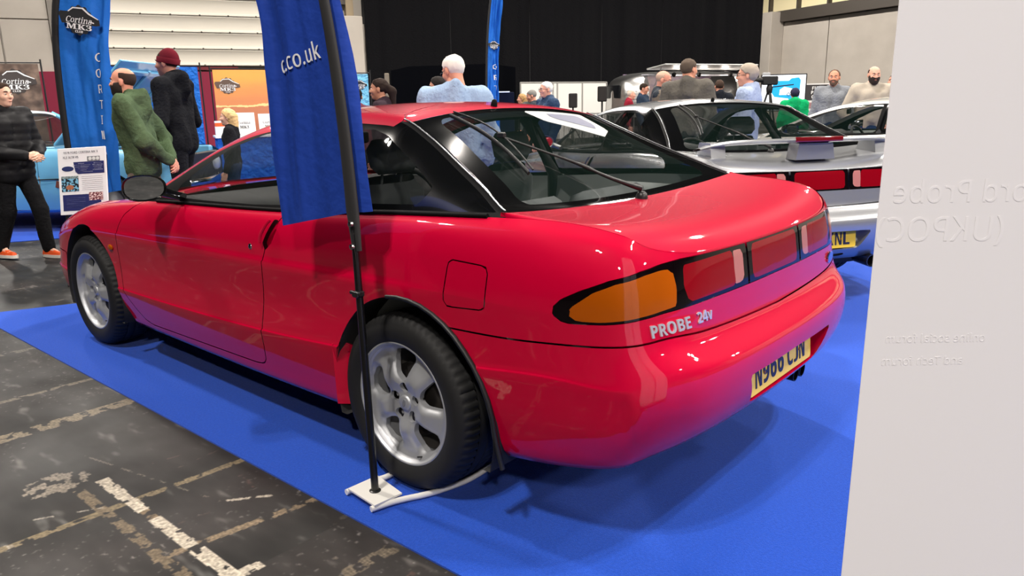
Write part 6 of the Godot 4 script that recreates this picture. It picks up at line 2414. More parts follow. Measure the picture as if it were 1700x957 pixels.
	put.call("car_photograph", MB.new().box(Vector3.ZERO, Vector3(.11, .06, .0015)), .10, -.118, photo_material(2))
	for s in [-.16, .16]: part("stand_leg", MB.new().tube(pv([[s, .0, .14], [s, .60, .02], [s, .98, -.05]]), .010, 6), black, t)
	part("stand_leg", MB.new().tube(pv([[0, .0, -.32], [0, .92, -.045]]), .010, 6), black, t)
	part("stand_bar", MB.new().tube(pv([[-.16, .55, .035], [.16, .55, .035]]), .009, 6), black, t)
	# ---- tall white banner close to the camera, its print showing through from the far face
	t = thing("roll_up_banner", "tall white roll-up banner seen from behind with faint mirrored print", "banner", Vector3(1.552, .006, 1.292), atan2(.653, .757))
	var sheet := mat(rgb(240, 238, 242), .7)
	part("sheet", MB.new().box(Vector3(.425, 1.08, 0), Vector3(.85, 1.96, .0015)), sheet, t)
	part("cassette", MB.new().box(Vector3(.425, .05, 0), Vector3(.88, .08, .11), Basis.IDENTITY, .015), mat(rgb(170, 172, 176), .3, .8), t)
	part("top_rail", MB.new().box(Vector3(.425, 2.07, 0), Vector3(.86, .03, .014), Basis.IDENTITY, .004), mat(rgb(170, 172, 176), .3, .8), t)
	part("support_pole", MB.new().tube(pv([[.36, .09, -.05], [.33, 2.06, -.012]]), .010, 8), mat(rgb(150, 152, 156), .3, .8), t)
	for s in [.15, .70]: part("foot_bar", MB.new().box(Vector3(s, .012, 0), Vector3(.04, .02, .36), Basis.IDENTITY, .004), mat(rgb(150, 152, 156), .3, .8), t)
	var faint := mat(rgb(243, 241, 245), .7)
	var mir := func(s: String, h: float, x: float, y: float, wt: int) -> void:
		var q := letters(s, h, .0002, "Droid Sans", wt)
		part("print_line", q.xf(Transform3D(Basis.IDENTITY.scaled(Vector3(-1, 1, 1)), Vector3(x, y, .0010))), faint, t)
	mir.call("Ford Probe", .030, .120, 1.168, 400)
	mir.call("(UKPOC)", .034, .088, 1.116, 400)
	mir.call("online social forum", .012, .100, .958, 400)
	mir.call("and Tech forum", .012, .085, .924, 400)

# small printed pictures: colour blotches of the engine bay and of a car
func photo_material(kind: int) -> StandardMaterial3D:
	var key := "photo%d" % kind
	if mats.has(key): return mats[key]
	var n := 96
	var im := Image.create(n, n, false, Image.FORMAT_RGB8)
	var f := FastNoiseLite.new()
	f.seed = 40 + kind; f.frequency = .05; f.fractal_octaves = 3
	for y in n:
		for x in n:
			var v := f.get_noise_2d(x, y)
			var c: Color
			if kind == 1:
				c = rgb(118, 176, 204) if v > .1 else (rgb(28, 34, 40) if v < -.05 else rgb(92, 140, 168))
				if Vector2(x - 46, (y - 70) * 1.4).length() < 22: c = rgb(176, 112, 82).darkened(.3 * absf(v))
				if y < 16: c = rgb(150, 170, 172).darkened(absf(v))
			elif kind == 2:
				c = rgb(222, 198, 196) if v > .12 else (rgb(96, 40, 50) if v < -.02 else rgb(170, 120, 116))
			else:
				c = rgb(200, 140, 90)
			im.set_pixel(x, y, c)
	var m := StandardMaterial3D.new()
	m.albedo_texture = ImageTexture.create_from_image(im)
	m.roughness = .4
	mats[key] = m
	return m

func print_banner(label: String, a: float, b0: float, b1: float, y0: float, y1: float, m: Material) -> Node3D:
	# printed sheet hung between two black posts, in the hall's own directions; local x runs towards -b
	var t := thing("display_banner", label, "banner", hp(a, 0, (b0 + b1) / 2), deg_to_rad(HALL) + PI / 2)
	var w := absf(b1 - b0)
	part("sheet", MB.new().box(Vector3(0, (y0 + y1) / 2, 0), Vector3(w, y1 - y0, .004)), m, t)
	for s in [-1.0, 1.0]:
		var p := part("post", MB.new().tube(pv([[s * (w / 2 + .035), 0, 0], [s * (w / 2 + .035), y1 + .06, 0]]), .012, 6), mat(rgb(18, 18, 20), .5), t)
		part("foot", MB.new().box(Vector3(s * (w / 2 + .035), .01, 0), Vector3(.10, .02, .36), Basis.IDENTITY, .004), mat(rgb(18, 18, 20), .5), p)
	part("top_bar", MB.new().tube(pv([[-w / 2 - .035, y1 + .015, 0], [w / 2 + .035, y1 + .015, 0]]), .009, 6), mat(rgb(18, 18, 20), .5), t)
	return t

func sunset_material() -> StandardMaterial3D:
	# print of the orange banner: dusk sky over a dark ground with the outline of a car bonnet
	var n := 256
	var im := Image.create(n, n, false, Image.FORMAT_RGB8)
	var f := FastNoiseLite.new()
	f.seed = 50; f.frequency = .02
	for y in n:
		for x in n:
			var v := y / 255.0 + f.get_noise_2d(x * .3, y) * .04
			var c := rgb(238, 176, 92).lerp(rgb(214, 140, 96), smoothstep(.0, .32, v))
			if v > .34: c = rgb(196, 128, 96).lerp(rgb(176, 110, 84), smoothstep(.34, .6, v))
			if absf(v - .335) < .008: c = rgb(250, 214, 150)
			var e := Vector2((x - 150) / 95.0, (y - 190) / 58.0).length()
			if e < 1.0: c = rgb(206, 128, 78)
			if absf(e - 1.0) < .02: c = rgb(240, 190, 120)
			im.set_pixel(x, y, c)
	var m := StandardMaterial3D.new()
	m.albedo_texture = ImageTexture.create_from_image(im)
	m.roughness = .25
	return m

func mottled(sd: int, c0: Color, c1: Color, fr := .02) -> StandardMaterial3D:
	var m := StandardMaterial3D.new()
	m.albedo_texture = noise_tex(sd, fr, c0, c1, 256, 4)
	m.roughness = .35
	return m

func build_background() -> void:
	var black := mat(rgb(16, 16, 18), .6)
	var white := mat(rgb(236, 236, 236), .5)
	var ink := mat(rgb(44, 42, 44), .6)
	var A := -9.6
	# ---- club display banners behind the saloon
	var t := print_banner("brown photographic banner with white club emblem at far left", A, 4.6, 2.86, .25, 1.93, mottled(61, rgb(58, 46, 42), rgb(150, 126, 110), .03))
	emblem(t, Transform3D(Basis.IDENTITY, Vector3(.58, 1.70, .004)), .50, mat(rgb(62, 54, 52), .6), white)
	t = print_banner("plain blue display banner behind the raised bonnet", A, 2.55, .86, .25, 1.90, cloth(rgb(38, 108, 200), .5, 1.0, "ban"))
	t = print_banner("orange sunset banner with dark club emblem", A, .66, -.98, .25, 1.86, sunset_material())
	emblem(t, Transform3D(Basis.IDENTITY, Vector3(-.63, 1.63, .004)), .36, mat(rgb(98, 78, 66), .6), white)
	t = print_banner("pale blue banner with dark emblem beside the flag pole", A, -1.30, -1.66, .25, 1.80, cloth(rgb(120, 190, 220), .5, 1.0, "ban2"))
	emblem(t, Transform3D(Basis.IDENTITY, Vector3(.04, 1.63, .004)), .24, mat(rgb(34, 36, 44), .6), white)
	# lower blue board seen through the red car's window
	t = thing("counter_stand", "blue counter front with club emblem seen through the car window", "display", hp(-7.35, .006, -.42), deg_to_rad(HALL) + PI / 2 - .1)
	part("panel", MB.new().box(Vector3(0, .60, 0), Vector3(.95, 1.14, .03), Basis.IDENTITY, .004), cloth(rgb(34, 104, 190), .5, 1.0, "ban"), t)
	part("panel_foot", MB.new().box(Vector3(0, .015, 0), Vector3(.95, .03, .30), Basis.IDENTITY, .005), black, t)
	emblem(t, Transform3D(Basis.IDENTITY, Vector3(.02, 1.00, .016)), .20, ink, mat(rgb(210, 214, 190), .5))
	part("card", MB.new().box(Vector3(.16, .80, .017), Vector3(.14, .08, .002)), mat(rgb(150, 208, 196), .5), t)
	part("lettering", letters("CORTINA", .075, .002).xf(Transform3D(Basis.IDENTITY, Vector3(.12, .60, .018))), white, t)
	# leaflet cards on a table before the orange banner
	t = thing("leaflet_table", "blue-skirted table carrying leaflets and boxes before orange banner", "table", hp(-8.9, 0, .1), deg_to_rad(HALL) + PI / 2)
	part("table_skirt", MB.new().box(Vector3(0, .46, 0), Vector3(1.3, .88, .55), Basis.IDENTITY, .01), cloth(rgb(36, 96, 186), .7, 1.0, "ban3"), t)
	part("table_top", MB.new().box(Vector3(0, .915, 0), Vector3(1.34, .03, .6), Basis.IDENTITY, .004), white, t)
	for q in [[-.26, .30, .30, "white leaflet card printed with club emblem, left on the table"], [.08, .28, .26, "white leaflet card printed with club emblem, middle of the table"], [.42, .26, .30, "small white leaflet card standing right on the table"]]:
		var c := thing("leaflet_card", q[3], "card", t.position + t.basis * Vector3(q[0], .962, .1), t.rotation.y, "leaflets on the blue table")
		part("card", MB.new().box(Vector3(0, .13, 0), Vector3(q[1], q[2], .004), Basis(Vector3(1, 0, 0), -.2)), white, c)
		part("print", letters("Cortina", .035, .001, "Droid Serif").xf(Transform3D(Basis(Vector3(1, 0, 0), -.2), Vector3(0, .14, .006))), ink, c)
		part("print", letters("MK3", .04, .001, "Droid Serif", 700).xf(Transform3D(Basis(Vector3(1, 0, 0), -.2), Vector3(0, .08, .018))), ink, c)
	var bx := thing("cardboard_box", "orange and white box standing on leaflet table", "box", t.position + t.basis * Vector3(-.56, .932, .05), t.rotation.y)
	part("carton", MB.new().box(Vector3(0, .10, 0), Vector3(.18, .20, .14), Basis.IDENTITY, .004), white, bx)
	part("orange_band", MB.new().box(Vector3(0, .15, 0), Vector3(.182, .05, .142)), mat(rgb(222, 96, 40), .5), bx)
	# ---- dark display with a lit rim before the drape
	t = thing("dark_display", "black display board with navy front and lit top edge", "display", Vector3(-6.9, ground(-6.9, -6.3), -6.3), atan2(.656, .754))
	part("backboard", MB.new().prism(p2([[-1.0, 0], [1.0, 0], [1.0, 1.86], [.6, 1.92], [-.7, 1.90], [-1.0, 1.84]]), .05, Vector3(0, 0, -.2)), mat(rgb(9, 10, 13), .95, 0, {"spec": .1}), t)
	part("counter", MB.new().box(Vector3(.22, .74, .1), Vector3(1.5, 1.46, .3), Basis.IDENTITY, .01), mat(rgb(14, 20, 40), .8, 0, {"spec": .2}), t)
	part("lit_strip", MB.new().box(Vector3(.35, 1.475, .24), Vector3(1.1, .014, .02)), mat(rgb(220, 226, 236), .4, 0, {"emit": Color(.8, .85, 1.0), "power": 1.2}), t)
	part("pale_post", MB.new().box(Vector3(-1.06, .9, -.15), Vector3(.07, 1.8, .07), Basis.IDENTITY, .01), mat(rgb(128, 118, 100), .7), t)
	# ---- white shell-scheme panels
	t = thing("partition", "row of white shell scheme panels in grey frames before the drape", "partition", hp(-22.5, 0, -10.4), deg_to_rad(HALL) + PI / 2)
	var x := 0.0
	for w in [.95, .18, .18, .18, 1.05, 1.05]:
		part("panel", MB.new().box(Vector3(x + w / 2, 1.0, 0), Vector3(w - .05, 2.0, .03)), mat(rgb(232, 230, 226), .6), t)
		part("frame_post", MB.new().box(Vector3(x, 1.02, .01), Vector3(.05, 2.04, .06), Basis.IDENTITY, .008), mat(rgb(176, 174, 170), .4, .5), t)
		x += w
	part("frame_post", MB.new().box(Vector3(x, 1.02, .01), Vector3(.05, 2.04, .06), Basis.IDENTITY, .008), mat(rgb(176, 174, 170), .4, .5), t)
	part("frame_rail", MB.new().box(Vector3(x / 2, 2.03, .01), Vector3(x, .04, .05), Basis.IDENTITY, .006), mat(rgb(190, 188, 184), .4, .5), t)
	# ---- two loudspeakers on stands
	for q in [[-9.85, -13.53, 1.52, "smaller black loudspeaker on pole left of the caravan"], [-8.68, -13.12, 1.66, "taller black loudspeaker on pole beside the caravan nose"]]:
		t = thing("loudspeaker", q[3], "loudspeaker", Vector3(q[0], 0, q[1]), atan2(.656, .754), "loudspeakers on poles")
		part("cabinet", MB.new().box(Vector3(0, q[2] - .17, 0), Vector3(.21, .36, .20), Basis.IDENTITY, .02), black, t)
		part("grille", MB.new().box(Vector3(0, q[2] - .17, .102), Vector3(.17, .32, .006), Basis.IDENTITY, .002), mat(rgb(34, 30, 30), .8), t)
		part("pole", MB.new().tube(pv([[0, .25, 0], [0, q[2] - .34, 0]]), .022, 8), black, t)
		for k in 3:
			var a := TAU * k / 3 + .4
			part("leg", MB.new().tube(pv([[0, .75, 0], [.42 * cos(a), .01, .42 * sin(a)]]), .014, 6), black, t)
	# ---- steel crowd barrier
	t = thing("crowd_barrier", "galvanised steel crowd barrier before the white panels", "barrier", Vector3(-8.55, 0, -12.3), atan2(.653, .757))
	var galv := mat(rgb(150, 150, 148), .4, .8)
	part("frame", MB.new().tube(pv([[-1.1, 0, 0], [-1.1, 1.05, 0], [1.1, 1.05, 0], [1.1, 0, 0]]), .018, 6).tube(pv([[-1.1, .18, 0], [1.1, .18, 0]]), .014, 6), galv, t)
	for k in 18: part("bar", MB.new().tube(pv([[-1.0 + k * .118, .18, 0], [-1.0 + k * .118, 1.05, 0]]), .007, 5), galv, t)
	for s in [-.8, .8]: part("foot", MB.new().tube(pv([[s, .02, -.3], [s, .16, 0], [s, .02, .3]]), .014, 6), galv, t)
	build_caravan()
	# ---- lit screen, poster, broadcast camera
	t = thing("presentation_screen", "large lit screen showing a white caravan on blue", "screen", Vector3(-4.98, 0, -14.92), atan2(.42, .91))
	part("casing", MB.new().box(Vector3(0, 1.44, 0), Vector3(.98, .82, .06), Basis.IDENTITY, .01), black, t)
	var sm := MB.new().box(Vector3(0, 1.44, .033), Vector3(.93, .77, .004))
	part("screen_face", sm, mat(rgb(240, 244, 248), .3, 0, {"emit": Color(.93, .96, 1.0), "power": .85}), t)
	part("screen_picture", MB.new().prism(p2([[-.28, .21], [-.22, .25], [.05, .25], [.10, .30], [.26, .32], [.30, .26], [.28, -.26], [.22, -.30], [.10, -.28], [.06, -.14], [-.24, -.10], [-.30, -.02]]), .003, Vector3(.06, 1.45, .037)), mat(rgb(30, 160, 224), .4, 0, {"emit": rgb(20, 150, 220), "power": .7}), t)
	part("screen_picture", MB.new().prism(p2([[-.16, -.06], [-.15, .06], [-.06, .12], [.10, .08], [.25, -.02], [.25, -.06]]), .003, Vector3(.08, 1.45, .040)), mat(rgb(240, 240, 240), .4, 0, {"emit": Color(.9, .92, .95), "power": .8}), t)
	part("screen_picture", MB.new().lathe(p2([[.025, .002], [.04, .002]]), Vector3(.12, 1.40, .043), Basis(Vector3(1, 0, 0), PI / 2), 14), mat(rgb(60, 110, 150), .5), t)
	part("stand", MB.new().box(Vector3(0, .55, -.05), Vector3(.12, 1.06, .06), Basis.IDENTITY, .01).box(Vector3(0, .02, -.05), Vector3(.8, .04, .5), Basis.IDENTITY, .01), black, t)
	t = thing("poster_board", "black and white poster board standing near the grey concrete wall", "poster", Vector3(-4.72, 0, -16.35), atan2(.42, .91))
	part("board", MB.new().box(Vector3(0, 1.12, 0), Vector3(.62, 1.06, .02)), mat(rgb(226, 224, 222), .6), t)
	part("black_header", MB.new().box(Vector3(0, 1.44, .012), Vector3(.58, .36, .004)), mat(rgb(52, 48, 50), .6), t)
	var yy := 1.54
	for s in ["FUEL", "PASSI", "CLAS"]:
		part("header_word", letters(s, .075, .002, "Droid Sans", 700).xf(Transform3D(Basis.IDENTITY, Vector3(0, yy, .016))), white, t)
		yy -= .10
	for k in 3: part("picture", MB.new().box(Vector3(-.12 + (k % 2) * .24, 1.14 - k * .16, .012), Vector3(.26, .14, .004)), mottled(71 + k, rgb(110, 40, 48), rgb(220, 210, 206), .05), t)
	part("black_footer", MB.new().box(Vector3(0, .70, .012), Vector3(.58, .16, .004)), mat(rgb(40, 38, 40), .6), t)
	for s in [-.25, .25]: part("leg", MB.new().box(Vector3(s, .3, -.02), Vector3(.03, .6, .03)), black, t)
	t = thing("video_camera", "black video camera on tripod before the lit screen", "camera", Vector3(-3.98, 0, -11.72), atan2(-.757, .653))
	part("camera_body", MB.new().box(Vector3(0, 1.64, 0), Vector3(.12, .16, .28), Basis.IDENTITY, .02), black, t)
	part("lens_barrel", MB.new().tube(pv([[0, 1.65, .14], [0, 1.65, .28]]), .045, 10), black, t)
	part("viewfinder", MB.new().box(Vector3(-.04, 1.76, .06), Vector3(.05, .05, .14), Basis.IDENTITY, .008), mat(rgb(180, 182, 184), .4), t)
	part("pan_handle", MB.new().tube(pv([[.02, 1.52, -.04], [.08, 1.56, -.42]]), .012, 6), black, t)
	part("tripod_head", MB.new().lathe(p2([[.02, 1.38], [.05, 1.42], [.06, 1.50], [.04, 1.56], [0, 1.56]]), Vector3.ZERO, Basis.IDENTITY, 10), black, t)
	for k in 3:
		var a := TAU * k / 3
		part("tripod_leg", MB.new().tube(pv([[.03 * cos(a), 1.42, .03 * sin(a)], [.42 * cos(a), .01, .42 * sin(a)]]), .018, 6), black, t)

func build_caravan() -> void:
	# polished aluminium caravan, side hatch raised over a lit counter; local x along its length
	var t := thing("caravan", "polished silver rounded caravan with raised serving hatch and lamps", "caravan", hp(-19.3, 0, -15.1), deg_to_rad(HALL) + PI / 2)
	var alu := StandardMaterial3D.new()
	alu.albedo_color = rgb(214, 214, 212)
	alu.metallic = 1.0
	alu.roughness = .32
	alu.normal_enabled = true
	alu.normal_texture = noise_tex(81, .02, Color.BLACK, Color.WHITE, 256, 3, true, 6.0)
	alu.normal_scale = .4
	alu.uv1_triplanar = true
	alu.uv1_scale = Vector3(1.2, 1.2, 1.2)
	var rows := []
	var L := 2.85
	for i in 41:
		var s := lerpf(-1.0, 1.0, i / 40.0)
		var ss := signf(s) * pow(absf(s), .8)
		var x := L * ss
		var k := pow(maxf(1.0 - pow(absf(ss), 4.0), 0.0), .36)
		var row := PackedVector3Array()
		for j in 25:
			var a := -.45 + (PI + .9) * j / 24
			var cz := signf(cos(a)) * pow(absf(cos(a)), .55)
			var cy := signf(sin(a)) * pow(absf(sin(a)), .65)
			row.append(Vector3(x, 1.25 + (1.02 if cy > 0 else .85) * cy * (.35 + .65 * k), 1.05 * cz * k))
		rows.append(row)
	var sh := MB.new().grid(rows, func(p: Vector3) -> Vector3: return Vector3(p.x * .3, p.y - 1.3, p.z))
	var open := func(p: Vector3, _t: Vector2) -> float: return maxf(maxf(-2.0 - p.x, p.x - 1.55), maxf(maxf(1.02 - p.y, p.y - 2.12), .3 - p.z))
	sh = sh.clip(sh.field(open), -1.0, 0.0)
	part("shell", sh, alu, t)
	var inner := mat(rgb(150, 140, 160), .7)
	part("back_panel", MB.new().box(Vector3(-.22, 1.55, -.55), Vector3(3.7, 1.3, .03)), mottled(82, rgb(104, 88, 124), rgb(182, 158, 150), .02), t)
	part("inner_ceiling", MB.new().box(Vector3(-.22, 2.14, .2), Vector3(3.7, .03, 1.5)), mat(rgb(214, 214, 224), .6), t)
	part("counter", MB.new().box(Vector3(-.22, 1.0, .85), Vector3(3.6, .05, .5), Basis.IDENTITY, .01), alu, t)
	part("front_skirt", MB.new().box(Vector3(-.22, .70, .98), Vector3(3.6, .58, .03)), alu, t)
	var hat := MB.new().box(Vector3(-.22, 2.36, 1.35), Vector3(3.72, .05, 1.05), Basis(Vector3(1, 0, 0), -.10), .02)
	part("raised_hatch", hat, mat(rgb(222, 222, 220), .35, .4), t)
	for x in [-2.0, 1.55]: part("gas_strut", MB.new().tube(pv([[x, 1.45, 1.0], [x, 2.34, 1.55]]), .014, 6), mat(rgb(190, 190, 194), .3, .8), t)
	part("lamp_bar", MB.new().box(Vector3(-.3, 2.24, 1.3), Vector3(2.6, .025, .025)), mat(rgb(20, 20, 22), .5), t)
	for x in [-1.35, -.85, -.35, .95, 1.35]:
		var sp := part("spot_lamp", MB.new().lathe(p2([[.0, .10], [.055, .09], [.075, .0], [.065, .0], [.03, .05]]), Vector3(x, 2.10, 1.3), Basis(Vector3(1, 0, 0), .9), 12), mat(rgb(22, 22, 26), .5), t)
		part("spot_lens", MB.new().lathe(p2([[0, .008], [.062, .008]]), Vector3(x, 2.10, 1.3), Basis(Vector3(1, 0, 0), .9), 12), mat(rgb(255, 244, 226), .4, 0, {"emit": Color(1, .93, .82), "power": 3.0}), sp)
	for x in [-.9, .2, 1.1]:
		var l := OmniLight3D.new()
		l.name = "counter_lamp_light"
		t.add_child(l, true)
		l.position = Vector3(x, 2.02, .9)
		l.light_energy = 1.1 * LAMP_E / 100.0
		l.light_color = Color(1, .94, .88)
		l.light_size = .08
		l.omni_range = 60.0
		l.omni_attenuation = 2.0
		l.shadow_enabled = true
	part("screen_unit", MB.new().box(Vector3(1.2, 1.72, -.3), Vector3(.5, .55, .1), Basis.IDENTITY, .01), mat(rgb(18, 18, 22), .5), t)
	for s in [-1.0, 1.0]:
		for x in [-.35, .35]:
			part("wheel", MB.new().lathe(p2([[.12, -.09], [.33, -.08], [.34, 0], [.33, .08], [.12, .09], [.10, .05], [0, .05]]), Vector3(x * 1.1, .34, s * .92), Basis(Vector3(1, 0, 0), PI / 2 * s), 20), mat(rgb(22, 22, 23), .7), t)
	part("chassis", MB.new().box(Vector3(0, .40, 0), Vector3(5.0, .10, 1.5)), mat(rgb(40, 40, 42), .7), t)
	part("drawbar", MB.new().tube(pv([[-2.5, .40, .35], [-3.7, .42, 0], [-2.5, .40, -.35]]), .04, 6), mat(rgb(40, 40, 42), .6), t)
	part("jockey_wheel", MB.new().tube(pv([[-3.5, .05, 0], [-3.5, .6, 0]]), .035, 8), mat(rgb(60, 60, 62), .5), t)
	part("end_window", MB.new().box(Vector3(-2.80, 1.62, 0), Vector3(.06, .42, .8), Basis.IDENTITY, .02), mat(rgb(24, 26, 30), .1), t)

# ------------------------------------------------------------------ pale blue saloon with its bonnet up
func build_saloon() -> void:
	# faces local -x; origin on the ground under the rear axle, wheelbase 2.58
	var at := Vector3(-9.39, .006, .15)
	var t := thing("classic_saloon", "pale blue classic saloon with white roof and raised bonnet", "car", at, deg_to_rad(-139.2))
	var blue := mat(rgb(112, 184, 224), .4, 0, {"coat": .8})
	var white := mat(rgb(232, 232, 230), .55)
	var black := mat(rgb(16, 16, 17), .5)
	var chrome := mat(rgb(210, 210, 214), .12, 1.0)
	# stations: x, half width, sill y, belt y
	var st := [[.98, .60, .42, .84], [.88, .74, .32, .90], [.60, .80, .25, .925], [.0, .835, .22, .935], [-.5, .845, .21, .905], [-1.2, .85, .21, .89], [-1.9, .85, .21, .90], [-2.58, .84, .22, .885], [-3.0, .82, .25, .86], [-3.22, .79, .32, .83], [-3.28, .74, .42, .80]]
	var rows := []
	var n := 88
	for i in n + 1:
		var x := lerpf(.98, -3.28, float(i) / n)
		var tab := []
		for q in st: tab.append([-q[0], q[1], q[2], q[3]])
		var w := look(tab, -x, 1)
		var lo := look(tab, -x, 2)
		var hi := look(tab, -x, 3)
		var row := PackedVector3Array()
		for q in [[-.25, 0.0], [-.06, .0], [-.02, .06], [0.0, .30], [0.0, .46], [-.012, .50], [-.004, .55], [-.006, .70], [-.02, .86], [-.055, .96], [-.10, 1.0]]:
			row.append(Vector3(x, lerpf(lo, hi, q[1]), w + q[0]))
		rows.append(row)
	var side := MB.new().grid(rows, func(p: Vector3) -> Vector3: return Vector3(0, .2 if p.y > .5 else -.1, 1))
	var fine := MB.new()
	var arch := func(p: Vector3, _t: Vector2) -> float: return minf(Vector2(p.x, p.y - .30).length() - .345, Vector2(p.x + 2.58, p.y - .30).length() - .355)
	side = side.clip(side.field(arch), -1.0, 0.0)
	var dpoly := p2([[-.62, .99], [-.66, .60], [-.70, .245], [-1.82, .24], [-1.875, .30], [-1.88, .99]])
	var df := func(p: Vector3, _t: Vector2) -> float: return sd_poly(Vector2(p.x, p.y), dpoly)
	var door := side.clip(side.field(df), 1.0, -.004)
	var gap := groove(side, df, .004)
	side = side.clip(side.field(df), -1.0, -.004)
	var dk := mat(rgb(10, 12, 14), .9)
	for m in [[side, blue, "body_side"], [door, blue, "door"], [gap, dk, "panel_gap"]]:
		part(m[2], m[0], m[1], t); part(m[2], m[0].mirrored(), m[1], t)
	# lengthwise crease strip, badge, handle on each side
	for s in [1.0, -1.0]:
		part("side_strip", MB.new().tube(pv([[.85, .62, .765 * s], [.3, .60, .838 * s], [-.5, .575, .85 * s], [-1.9, .575, .856 * s], [-3.1, .60, .812 * s]]), .006, 5), dk, t)
		part("wing_badge", MB.new().box(Vector3(-2.08, .52, .853 * s), Vector3(.05, .075, .006), Basis(Vector3(0, 0, 1), .3), .002), mat(rgb(120, 70, 60), .4), t)
		part("door_handle", MB.new().box(Vector3(-.78, .80, .852 * s), Vector3(.14, .03, .02), Basis.IDENTITY, .008), chrome, t)
		part("wiper_arm", MB.new().tube(pv([[-1.98, .93, .25 * s], [-1.80, .965, .5 * s]]), .006, 5), black, t)
	# ends
	var fr := MB.new().box(Vector3(-3.25, .60, 0), Vector3(.06, .38, 1.46), Basis.IDENTITY, .02)
	part("grille", fr, black, t)
	for s in [1.0, -1.0]:
		part("head_lamp", MB.new().lathe(p2([[0, .06], [.07, .05], [.09, .02], [.095, 0], [.09, -.05]]), Vector3(-3.27, .64, .52 * s), Basis(Vector3(0, 0, 1), PI / 2), 20), mat(rgb(210, 220, 226), .08, .3), t)
		part("tail_lamp", MB.new().box(Vector3(.97, .66, .5 * s), Vector3(.04, .12, .30), Basis.IDENTITY, .01), mat(rgb(130, 10, 16), .2), t)
	part("front_bumper", MB.new().tube(pv([[-3.05, .46, .84], [-3.30, .46, .74], [-3.36, .46, 0], [-3.30, .46, -.74], [-3.05, .46, -.84]]), .045, 8), chrome, t)
	part("rear_bumper", MB.new().tube(pv([[.85, .48, .80], [1.03, .48, .66], [1.06, .48, 0], [1.03, .48, -.66], [.85, .48, -.80]]), .045, 8), chrome, t)
	part("tail_panel", MB.new().box(Vector3(.95, .62, 0), Vector3(.05, .44, 1.22), Basis.IDENTITY, .02), blue, t)
	part("boot_lid", MB.new().box(Vector3(.52, .905, 0), Vector3(.86, .03, 1.40), Basis(Vector3(0, 0, 1), -.04), .01), blue, t)
	part("scuttle", MB.new().box(Vector3(-1.93, .90, 0), Vector3(.20, .03, 1.46), Basis.IDENTITY, .01), blue, t)
	part("engine_bay", MB.new().box(Vector3(-2.60, .52, 0), Vector3(1.2, .44, 1.22)), mat(rgb(28, 30, 33), .7), t)
	part("air_filter", MB.new().lathe(p2([[0, .10], [.17, .10], [.18, .08], [.18, 0], [0, 0]]), Vector3(-2.55, .76, .05), Basis.IDENTITY, 20), mat(rgb(196, 110, 60), .5), t)
	part("inner_wing", MB.new().box(Vector3(-2.60, .80, .64), Vector3(1.2, .10, .12), Basis.IDENTITY, .02), blue, t)
	part("inner_wing", MB.new().box(Vector3(-2.60, .80, -.64), Vector3(1.2, .10, .12), Basis.IDENTITY, .02), blue, t)
	# bonnet hinged at the scuttle, underside ribs
	var bb := Basis(Vector3(0, 0, 1), -.80)
	var bn := part("bonnet", MB.new().box(Vector3(-2.02, .93, 0) + bb * Vector3(-.62, 0, 0), Vector3(1.24, .03, 1.46), bb, .012), blue, t)
	for z in [-.5, 0.0, .5]: part("bonnet_rib", MB.new().box(Vector3(-2.02, .93, 0) + bb * Vector3(-.62, -.03, z), Vector3(1.05, .035, .06), bb, .01), blue, bn)
	for x in [-.15, -1.1]: part("bonnet_rib", MB.new().box(Vector3(-2.02, .93, 0) + bb * Vector3(x, -.03, 0), Vector3(.06, .035, 1.2), bb, .01), blue, bn)
	part("bonnet_stay", MB.new().tube(PackedVector3Array([Vector3(-3.0, .84, .5), Vector3(-2.02, .93, 0) + bb * Vector3(-.9, -.02, .5)]), .008, 6), black, t)
	# greenhouse
	var gl := mat(Color(.10, .15, .15), .03, 0, {"alpha": .25})
	var P := {"a0": Vector3(-1.86, .91, .74), "a1": Vector3(-1.28, 1.275, .57), "c0": Vector3(.42, .93, .70), "c1": Vector3(.02, 1.265, .55)}
	var quadm := func(a: Vector3, b: Vector3, c: Vector3, d: Vector3, nn: Vector3) -> MB:
		var o := MB.new()
		for p in [a, b, c, d]: o.vert(p, nn.normalized())
		o.quad(0, 1, 2, 3)
		return o
	var mz := func(v: Vector3) -> Vector3: return Vector3(v.x, v.y, -v.z)
	part("windscreen", quadm.call(P.a0, P.a1, mz.call(P.a1), mz.call(P.a0), Vector3(-.55, .8, 0)), gl, t)
	part("rear_window", quadm.call(P.c0, P.c1, mz.call(P.c1), mz.call(P.c0), Vector3(.6, .8, 0)), gl, t)
	for s in [1.0, -1.0]:
		var f := func(v: Vector3) -> Vector3: return Vector3(v.x, v.y, v.z * s)
		part("side_window", quadm.call(f.call(P.a0), f.call(P.a1), f.call(P.c1), f.call(P.c0), Vector3(0, .4, s)), gl, t)
		part("windscreen_pillar", MB.new().tube(PackedVector3Array([f.call(P.a0), f.call(P.a1)]), .026, 8), blue, t)
		part("rear_pillar", MB.new().tube(PackedVector3Array([f.call(P.c0), f.call(P.c1)]), [.10, .07], 8, true, .4, Vector3(0, 0, 1)), white, t)
		part("door_pillar", MB.new().tube(PackedVector3Array([f.call(Vector3(-.62, .90, .76)), f.call(Vector3(-.60, 1.27, .57))]), .022, 8), black, t)
	var rf := []
	for i in 15:
		var x := lerpf(-1.33, .10, i / 14.0)
		var row := PackedVector3Array()
		for j in 13:
			var u := lerpf(-1.0, 1.0, j / 12.0)
			row.append(Vector3(x - .05 * (1 - u * u) * (1.0 if i < 7 else -1.0), 1.268 + .055 * (1.0 - pow(absf(u), 3.0)) - .02 * pow(absf(i - 7.0) / 7.0, 3.0), .60 * u))
		rf.append(row)
